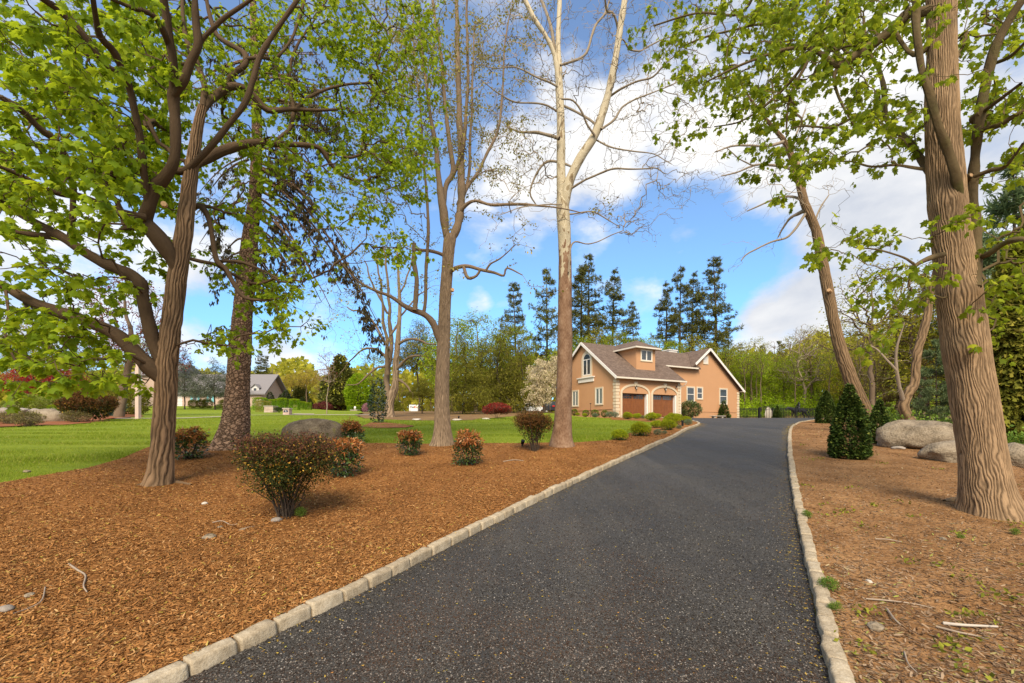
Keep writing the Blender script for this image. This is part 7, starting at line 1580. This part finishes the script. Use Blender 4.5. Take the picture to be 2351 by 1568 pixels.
for i, (x, y, s_, mat, lab) in enumerate([(480, 1238, .11, 'pale_boulder', 'pale stone on the mulch below the two small stones'), (558, 1219, .055, 'pale_boulder', 'small pale stone left of the barberry foot'), (470, 1158, .07, 'white_rock', 'pale stone on the mulch right of the maple foot'), (506, 1213, .05, 'pale_boulder', 'small stone beside the twigs left of the barberry'), (636, 1197, .10, 'grey_rock', 'grey stone at the foot of the large barberry'), (68, 1372, .06, 'pale_boulder', 'round tan stone near the left picture edge'), (12, 1405, .08, 'grey_rock', 'slate grey stone at the lower left edge'), (2165, 1240, .06, 'pale_boulder', 'small tan stone in the dirt right of the kerb'), (1905, 1385, .07, 'pale_boulder', 'tan stone in the dirt beside the right kerb'), (62, 1085, .10, 'pale_boulder', 'flat stone at the lawn edge on the left'), (2010, 1447, .085, 'pale_boulder', 'flat tan stone near the hollow in the dirt'), (1995, 1338, .05, 'white_rock', 'small pale pebble in the middle of the dirt bed')]):
    boulder('stone', lab, 80 + i, (s_ * 1.3, s_, s_ * .6), mat, bpos(x, y), i, 6, .25, .12, None, 'stone', 20)
# ------------------------------------------------------------------ twigs on the ground
def twig(label, rows, r0, mat='grey_wood', lift=.012):
    P_ = np.array([np.r_[GP(x, y, MO + lift + .01 * (i % 2)), r0 * (1 - .6 * i / len(rows))] for i, (x, y) in enumerate(rows)]); Q = crom(P_, .02); mb = MB(); tubes(mb, Q[None, :, :3], Q[None, :, 3], 6)
    c = P_[0, :3]; mb.V[0] = mb.V[0] - c; o = mb.build('twig', M[mat], smooth=True); o.location = c; return tag(o, label, 'twig')
twig('crooked pale twig lying on the mulch at left', [(158, 1296), (178, 1310), (196, 1322), (192, 1345), (200, 1362)], .009)
twig('long thin twig on the mulch near the left edge', [(104, 1350), (96, 1378), (70, 1395), (30, 1410)], .005)
twig('forked grey twig on the mulch left of the barberry', [(488, 1200), (510, 1197), (530, 1205), (545, 1203)], .006)
twig('dark twig below the forked one on the mulch', [(548, 1218), (565, 1212), (585, 1209)], .005)
twig('pale twig on the mulch between tulip tree and kerb', [(1155, 1060), (1180, 1056), (1202, 1058)], .010)
twig('long brown twig in the dirt right of the kerb', [(1988, 1376), (2040, 1380), (2100, 1388), (2140, 1398)], .006)
twig('straight pale stick at the hollow in the dirt', [(2165, 1434), (2210, 1436), (2290, 1439)], .011, 'bench_stone')
twig('dark stick below the straight pale one', [(2150, 1442), (2200, 1452), (2240, 1462), (2270, 1470)], .007)
twig('short brown stick in the middle of the dirt', [(2036, 1400), (2052, 1420), (2068, 1435)], .008)
twig('thin curled twig at the bottom right', [(2076, 1500), (2085, 1525), (2105, 1545)], .005)
twig('thin pale twig near the basswood foot', [(2010, 1238), (2040, 1240), (2070, 1246)], .006)
# ------------------------------------------------------------------ garden lights
def path_light(label, pos, h, kind):
    r = thing('garden_light', label, 'garden light', tuple(pos)); m_ = MB()
    if kind == 'bollard':
        m_.cyl((0, 0, -.05), (0, 0, h * .8), .045, .045, 12); m_.build('post', M['black_metal'], r, smooth=True); m_ = MB(); m_.lathe([(.0, h), (.055, h * .98), (.065, h * .82), (.045, h * .8)], (0, 0, 0), 14); m_.build('cap', M['black_metal'], r)
    elif kind == 'stake':
        m_.cyl((0, 0, -.05), (0, 0, h), .016, .014, 8); m_.build('stake', M['black_metal'], r, smooth=True); m_ = MB(); m_.lathe([(.0, h + .07), (.10, h), (.10, h - .02), (.02, h - .01)], (0, 0, 0), 12); m_.build('hood', M['black_metal'], r)
    else:
        m_.cyl((0, 0, -.03), (0, 0, h * .6), .02, .02, 8); m_.build('stake', M['black_metal'], r); m_ = MB(); m_.cyl((0, 0, h * .5), (.02, -.05, h), .04, .05, 12); m_.build('head', M['black_metal'], r)
path_light('black bollard light beside the grey herbs at the kerb end', GX(1567, 18.6, MO), .26, 'bollard')
q = hloc(-1.2, wall_s(253), .07); path_light('tall black stake light among the boxwoods', q, 1.25, 'stake')
q = hloc(-1.3, wall_s(343), .07); path_light('short black light between the last two boxwoods', q, .35, 'spot')
path_light('small black spotlight left of the vase shaped barberry', GP(1199, 1026, MO), .16, 'spot')
path_light('small dark spotlight on the woodland floor right of the tulip tree', GX(1053, 25.2, .05), .22, 'spot')
for x, Y, lab in [(1050, 24.4, 'flat white stone at the lawn edge right of the tulip tree'), (957, 25.3, 'pale flat rock on the woodland floor left of the tulip tree'), (1116, 25.5, 'flat pale stone left of the red lace maple')]: boulder('flat_rock', lab, int(x), (.55, .35, .14), 'white_rock', tuple(GX(x, Y, .06)), .2, 6, .2, .12)
# ------------------------------------------------------------------ delivery van far behind
Yt = 92.0; pv = GX(951, Yt); ztop = W(0, 929.5, Yt)[2]; van = thing('delivery_van', 'white delivery van seen from behind between distant trees', 'van', (pv[0], pv[1], ztop - 3.0), .20)
m_ = MB(); m_.box(-1.05, 1.05, 0, 5.6, .55, 3.0); m_.build('cargo_body', M['truck_white'], van, recalc=True, bevel=.05)
m_ = MB(); m_.box(-.70, .62, -.03, 0, .85, 2.28); m_.build('rear_door', M['truck_white'], van, recalc=True, bevel=.015)
m_ = MB()
for q in ((-.74, -.71, .85, 2.32), (.63, .66, .85, 2.32), (-.71, .63, 2.29, 2.32)): m_.box(q[0], q[1], -.02, 0, q[2], q[3])
m_.build('door_frame', M['truck_grey'], van)
m_ = MB(); m_.box(-1.08, 1.08, -.14, -.002, .42, .56); m_.build('bumper', M['truck_grey'], van, recalc=True, bevel=.02)
m_ = MB(); m_.prism([(5.6, .5), (7.0, .5), (7.0, 1.4), (6.5, 2.6), (5.6, 2.75)], 'x', -1.0, 1.0); m_.build('cab', M['truck_white'], van, recalc=True, bevel=.04)
for x, z in ((-.88, 1.78), (-.88, 1.58), (.88, 1.78), (.88, 1.58)): m_ = MB(); m_.box(x - .06, x + .06, -.03, 0, z - .06, z + .06); m_.build('tail_lamp', M['black_metal'], van, recalc=True, bevel=.01)
m_ = MB(); m_.box(-.28, .02, -.045, -.031, .92, 1.06); m_.box(-.16, .16, -.05, -.031, 1.14, 1.24); m_.build('licence_plate', M['truck_grey'], van)
m_ = MB(); m_.box(-1.062, -1.051, 1.0, 4.2, 1.5, 2.7); m_.build('side_panel', M['letter_purple'], van); m_ = MB(); m_.box(-1.07, -1.063, 1.4, 3.4, 1.7, 2.4); m_.build('side_patch', M['letter_orange'], van)
for x in (-.98, .98):
    for y in (1.2, 6.0):
        m_ = MB(); m_.cyl((x - .13, y, .45), (x + .13, y, .45), .45, .45, 18); m_.build('wheel', M['rubber'], van)
def text(body, name, mat, parent, loc, size, width=None, rot=(PI / 2, 0, 0)):
    cu = bpy.data.curves.new('t', 'FONT'); cu.body = body; cu.size = size; cu.extrude = .006; cu.offset = size * .018; to = bpy.data.objects.new('t', cu); COL.objects.link(to)
    bpy.context.view_layer.update(); dg = bpy.context.evaluated_depsgraph_get(); me = bpy.data.meshes.new_from_object(to.evaluated_get(dg)); bpy.data.objects.remove(to)
    xs_ = [v.co.x for v in me.vertices]; w_ = max(xs_) - min(xs_); x0 = min(xs_)
    for v in me.vertices: v.co.x = (v.co.x - x0) * ((width / w_) if width else 1)
    me.name = name; me.materials.clear(); me.materials.append(mat); o = bpy.data.objects.new(name, me); COL.objects.link(o); o.parent = parent; o.location = loc; o.rotation_euler = rot; return o
text('Fed', 'lettering', M['letter_purple'], van, (-.80, -.012, 2.38), .56, .82); text('Ex', 'lettering', M['letter_orange'], van, (.04, -.012, 2.38), .56, .66)
# two parked cars behind the cherry
def car(label, x, Y, rz, mat):
    p = GX(x, Y); c = thing('parked_car', label, 'car', tuple(p), rz, 'cars parked behind the cherry')
    m_ = MB(); m_.prism([(-2.2, .3), (2.2, .3), (2.25, .7), (2.1, .95), (1.2, 1.02), (.7, 1.5), (-1.2, 1.55), (-2.0, 1.05), (-2.25, .95)], 'y', -.88, .88); m_.build('body', M[mat], c, recalc=True, bevel=.06)
    m_ = MB(); m_.prism([(1.08, 1.04), (.66, 1.45), (-1.12, 1.49), (-1.75, 1.06)], 'y', -.89, .89); m_.build('window', M['dark_glass'], c, recalc=True)
    for a in (-1.4, 1.4):
        for b in (-.85, .85): m_ = MB(); m_.cyl((a, b - .1, .33), (a, b + .1, .33), .33, .33, 16); m_.build('wheel', M['rubber'], c)
    for b in (-.7, .7): m_ = MB(); m_.box(-2.29, -2.2, b - .15, b + .15, .75, .95); m_.build('tail_lamp', M['tail_red'], c, recalc=True, bevel=.02)
car('white parked car half hidden by the thin stems under the cherry', 1222, 66, .15, 'car_white'); car('dark parked car with red tail lamps behind the cherry trunk', 1270, 62, 1.2, 'car_dark')
# ------------------------------------------------------------------ far brick house at left
Yh = 78.0; hx0 = (318 - CX) / FO * Yh; hx1 = (612 - CX) / FO * Yh; gz = zt1((480 - CX) / FO * Yh, Yh) - .2; fh = thing('brick_house', 'distant pale brick house with grey roof and turquoise shutters at left', 'house', (hx0, Yh, gz)); Lh = hx1 - hx0
bx = lambda x: (x - CX) / FO * Yh - hx0
bz = lambda y: W(0, y, Yh)[2] - gz
m_ = MB(); m_.box(bx(404), bx(600), 0, 8, -1, bz(905)); m_.prism([(0, bz(905)), (8, bz(905)), (4, bz(857))], 'x', bx(404) + .01, bx(600)); m_.box(bx(318), bx(404), -1.5, 8, -1, bz(862)); m_.build('wall', M['pale_brick'], fh, recalc=True)
m_ = MB(); m_.prism([(-.5, bz(905) - .1), (-.5, bz(905) + .1), (4, bz(855) + .12), (8.5, bz(905)), (8.5, bz(905) - .2), (4, bz(855) - .1)], 'x', bx(404), bx(612)); m_.prism([(-2, bz(862)), (3.5, bz(830)), (8.5, bz(862)), (8.5, bz(862) - .2), (-2, bz(862) - .2)], 'x', bx(314), bx(406)); m_.build('roof', M['grey_shingle'], fh, recalc=True)
for xa, xb, lab in ((576, 593, 1), (470, 484, 0), (520, 534, 0)):
    m_ = MB(); m_.prism([(bx(xa), bz(907)), (bx(xb), bz(907)), (bx(xb), bz(890)), ((bx(xa) + bx(xb)) / 2, bz(882)), (bx(xa), bz(890))], 'y', .2, 4); d_ = m_.build('dormer', M['siding_grey'], fh, recalc=True)
    c = (bx(xa) + bx(xb)) / 2; w_ = bx(xb) - bx(xa); m_ = MB(); bar((c - w_ * .62, 1.9, bz(890.5)), (c, 1.9, bz(881.5)), 3.8, .1, m_); bar((c + w_ * .62, 1.9, bz(890.5)), (c, 1.9, bz(881.5)), 3.8, .1, m_); m_.build('dormer_roof', M['grey_shingle'], d_)
    m_ = MB(); m_.box(c - .36, c + .36, .14, .2, bz(904), bz(890)); m_.build('window_frame', M['white_paint'], d_); m_ = MB(); m_.box(c - .26, c + .26, .12, .139, bz(903), bz(891)); m_.build('pane', M['dark_glass'], d_)
for xa, xb in ((443, 453), (480, 486), (560, 568)):
    m_ = MB(); m_.box(bx(xa), bx(xb), -.04, 0, bz(923), bz(906)); w_ = m_.build('window', M['white_paint'], fh); m_ = MB(); m_.box(bx(xa) + .06, bx(xb) - .06, -.055, -.041, bz(922.4), bz(906.6)); m_.build('pane', M['dark_glass'], w_)
    for q in (bx(xa) - .42, bx(xb) + .04): m_ = MB(); m_.box(q, q + .38, -.07, 0, bz(923.5), bz(905.5)); m_.build('shutter', M['turquoise_paint'], fh)
m_ = MB(); m_.box(bx(332), bx(343), -1.54, -1.5, bz(878), bz(866)); w_ = m_.build('window', M['white_paint'], fh); m_ = MB(); m_.box(bx(332) + .08, bx(343) - .08, -1.56, -1.541, bz(877), bz(867)); m_.build('pane', M['turquoise_paint'], w_)
m_ = MB()
for k in range(4): m_.box(bx(404), bx(419), -.05, -.001, bz(936) + k * .56, bz(936) + k * .56 + .53)
m_.build('garage_door', M['white_paint'], fh)
# ------------------------------------------------------------------ far woods closing the horizon: one mass nobody could count
rng = np.random.default_rng(90); mb = MB(); n = 60000; xf = rng.uniform(-420, 2800, n); Yf = rng.uniform(115, 175, n)
topy = 842 + 26 * (vnoise(np.c_[xf / 75, xf * 0, xf * 0], 3) - .5) * 2 + 14 * (vnoise(np.c_[xf / 18, xf * 0, xf * 0], 4) - .5) - 60 * sstep(1650, 2050, xf) - 20 * sstep(1250, 1350, xf)
X = (xf - CX) / FO * Yf; zg = zt(X, Yf); ztp = (HY - topy) / FO * Yf + CAM_H; f = rng.random(n); P = np.c_[X, Yf, zg + (ztp - zg) * f]
d = rdir(rng, n); leaves(mb, P, d, rng.uniform(.9, 2.2, n), DIAM * np.array([1, 1.3]), DIAM_F, .3, rng, jit=1)
o = mb.build('far_woods', M['spring_yellow']); tag(o, 'hazy yellow green woods closing the horizon behind everything', 'woods', kind='stuff')
# understorey scrub on the wooded slope beyond the fence
n = 80000; xf = rng.uniform(1690, 2351, n); Yf = rng.uniform(58, 108, n); X = (xf - CX) / FO * Yf; P = np.c_[X, Yf, zt(X, Yf) + rng.random(n) ** 1.2 * (1.4 + (Yf - 56) / 7)]; k = vnoise(P * .3, 9) > .44
mb = MB(); leaves(mb, P[k], rdir(rng, k.sum()), rng.uniform(.18, .42, k.sum()), DIAM, DIAM_F, .3, rng, jit=1); o = mb.build('undergrowth', M['fresh_green']); tag(o, 'fresh green undergrowth on the slope beyond the fence', 'undergrowth', kind='stuff')
n = 9000; xf = rng.uniform(1950, 2351, n); Yf = rng.uniform(13, 34, n); X = (xf - CX) / FO * Yf; P = np.c_[X, Yf, zt(X, Yf) + rng.random(n) ** 1.8 * 1.0]; k = vnoise(P * .6, 9) > .5
mb = MB(); leaves(mb, P[k], rdir(rng, k.sum()), rng.uniform(.06, .15, k.sum()), DIAM, DIAM_F, .3, rng, jit=1); o = mb.build('undergrowth', M['groundcover_leaf']); tag(o, 'low weeds and brush on the ground behind the right boulders', 'undergrowth', kind='stuff')

# ------------------------------------------------------------------ sky, sun, camera
SUN = np.array([-.03, -.73, .68]); SUN = SUN / np.linalg.norm(SUN)
w = bpy.data.worlds.new('World'); sc.world = w; w.use_nodes = True; nt = w.node_tree; nt.nodes.clear()
class WN(NT):
    def __init__(s, tree): s.t = tree
t = WN(nt)
out = nt.nodes.new('ShaderNodeOutputWorld'); bg = nt.nodes.new('ShaderNodeBackground')
sky = nt.nodes.new('ShaderNodeTexSky'); sky.sky_type = 'NISHITA'; sky.sun_disc = False; sky.sun_elevation = math.asin(SUN[2]); sky.sun_rotation = math.atan2(SUN[0], SUN[1]); sky.air_density = 1.0; sky.dust_density = .3; sky.ozone_density = 2.5
BG = .11
tc = nt.nodes.new('ShaderNodeTexCoord'); D = tc.outputs['Generated']
def blob(x, y, r, wgt):
    v = unit(W(x, y, 10) - np.array([0, 0, CAM_H])); vm = nt.nodes.new('ShaderNodeVectorMath'); vm.operation = 'DOT_PRODUCT'; nt.links.new(D, vm.inputs[0]); vm.inputs[1].default_value = v
    mr = nt.nodes.new('ShaderNodeMapRange'); mr.interpolation_type = 'SMOOTHSTEP'; nt.links.new(vm.outputs['Value'], mr.inputs[0]); mr.inputs[1].default_value = math.cos(r * 1.35); mr.inputs[2].default_value = math.cos(r * .25); mr.inputs[3].default_value = 0; mr.inputs[4].default_value = wgt
    return mr.outputs[0]
acc = None
for b in CLOUDS:
    q = blob(*b); acc = q if acc is None else t.math('ADD', acc, q)
mp_ = nt.nodes.new('ShaderNodeMapping'); mp_.inputs['Scale'].default_value = (1, 1, 1.9); nt.links.new(D, mp_.inputs[0])
n1 = t.noise(mp_.outputs[0], 4.2, 7, .56, .25); n2 = t.noise(mp_.outputs[0], 13, 5, .6); n3 = t.noise(mp_.outputs[0], 2.6, 3, .5)
f = t.math('ADD', acc, t.math('MULTIPLY_ADD', n1, 2.0, -1.02)); f = t.math('ADD', f, t.math('MULTIPLY_ADD', n2, .8, -.40))
sy_ = nt.nodes.new('ShaderNodeSeparateXYZ'); nt.links.new(D, sy_.inputs[0])
mb_ = nt.nodes.new('ShaderNodeMapRange'); nt.links.new(sy_.outputs[1], mb_.inputs[0]); mb_.inputs[1].default_value = .15; mb_.inputs[2].default_value = -.35; mb_.inputs[3].default_value = 0; mb_.inputs[4].default_value = .75  # unseen cloud bank behind the camera, added for whitish fill light
f = t.math('ADD', f, mb_.outputs[0])
cl = t.ramp(f, [(.16, 0.), (.40, .26), (.66, .8), (1., 1.)])
shade = t.ramp(t.math('ADD', t.math('MULTIPLY', n3, .6), t.math('MULTIPLY', n1, .5)), [(.40, (.56, .60, .68)), (.60, (.97, .955, .93))])
hs = nt.nodes.new('ShaderNodeHueSaturation'); nt.links.new(sky.outputs[0], hs.inputs['Color']); hs.inputs['Saturation'].default_value = SKY_SAT; hs.inputs['Value'].default_value = SKY_VAL; hs.inputs['Hue'].default_value = .5
clc = nt.nodes.new('ShaderNodeVectorMath'); clc.operation = 'SCALE'; t.put(clc.inputs[0], shade); clc.inputs['Scale'].default_value = CLOUD_B / BG
sz = nt.nodes.new('ShaderNodeSeparateXYZ'); nt.links.new(D, sz.inputs[0])
skc = t.mix(1.0, hs.outputs[0], t.ramp(sz.outputs[2], [(0., (.36, .62, .98)), (.25, (.62, .86, 1.0)), (.6, (1.0, 1.0, 1.0))]), 'MULTIPLY')
c = t.mix(cl, skc, clc.outputs[0])
nt.links.new(c, bg.inputs[0]); bg.inputs[1].default_value = BG; nt.links.new(bg.outputs[0], out.inputs[0])
sl = bpy.data.lights.new('sun', 'SUN'); sl.energy = SUN_E; sl.angle = math.radians(SUN_ANG); sl.color = (1.0, .86, .66); so = bpy.data.objects.new('sun', sl); COL.objects.link(so); so.rotation_euler = Vector(-SUN).to_track_quat('-Z', 'Y').to_euler(); so.location = (10, -20, 40)
cd = bpy.data.cameras.new('camera'); co = bpy.data.objects.new('camera', cd); COL.objects.link(co); co.location = (0, 0, CAM_H); co.rotation_euler = (PI / 2, 0, 0)
cd.sensor_width = 36; cd.lens = 1750 / 4096 * 36; cd.shift_y = (1700 - 1366) / 4096; cd.clip_start = .05; cd.clip_end = 1500
sc.camera = co
sc.view_settings.view_transform = 'Standard'; sc.view_settings.look = 'None'; sc.view_settings.gamma = 1; sc.view_settings.exposure = EXPO
sc.render.engine = 'CYCLES'; cy = sc.cycles; cy.use_denoising = True; cy.max_bounces = 6; cy.diffuse_bounces = 3; cy.glossy_bounces = 2; cy.transmission_bounces = 4; cy.transparent_max_bounces = 4; cy.caustics_reflective = False; cy.caustics_refractive = False
sc.render.use_persistent_data = False
for kk, (r_, H_, used) in KINDS.items():
    if not used:
        for ch in list(r_.children): bpy.data.objects.remove(ch)
        bpy.data.objects.remove(r_)
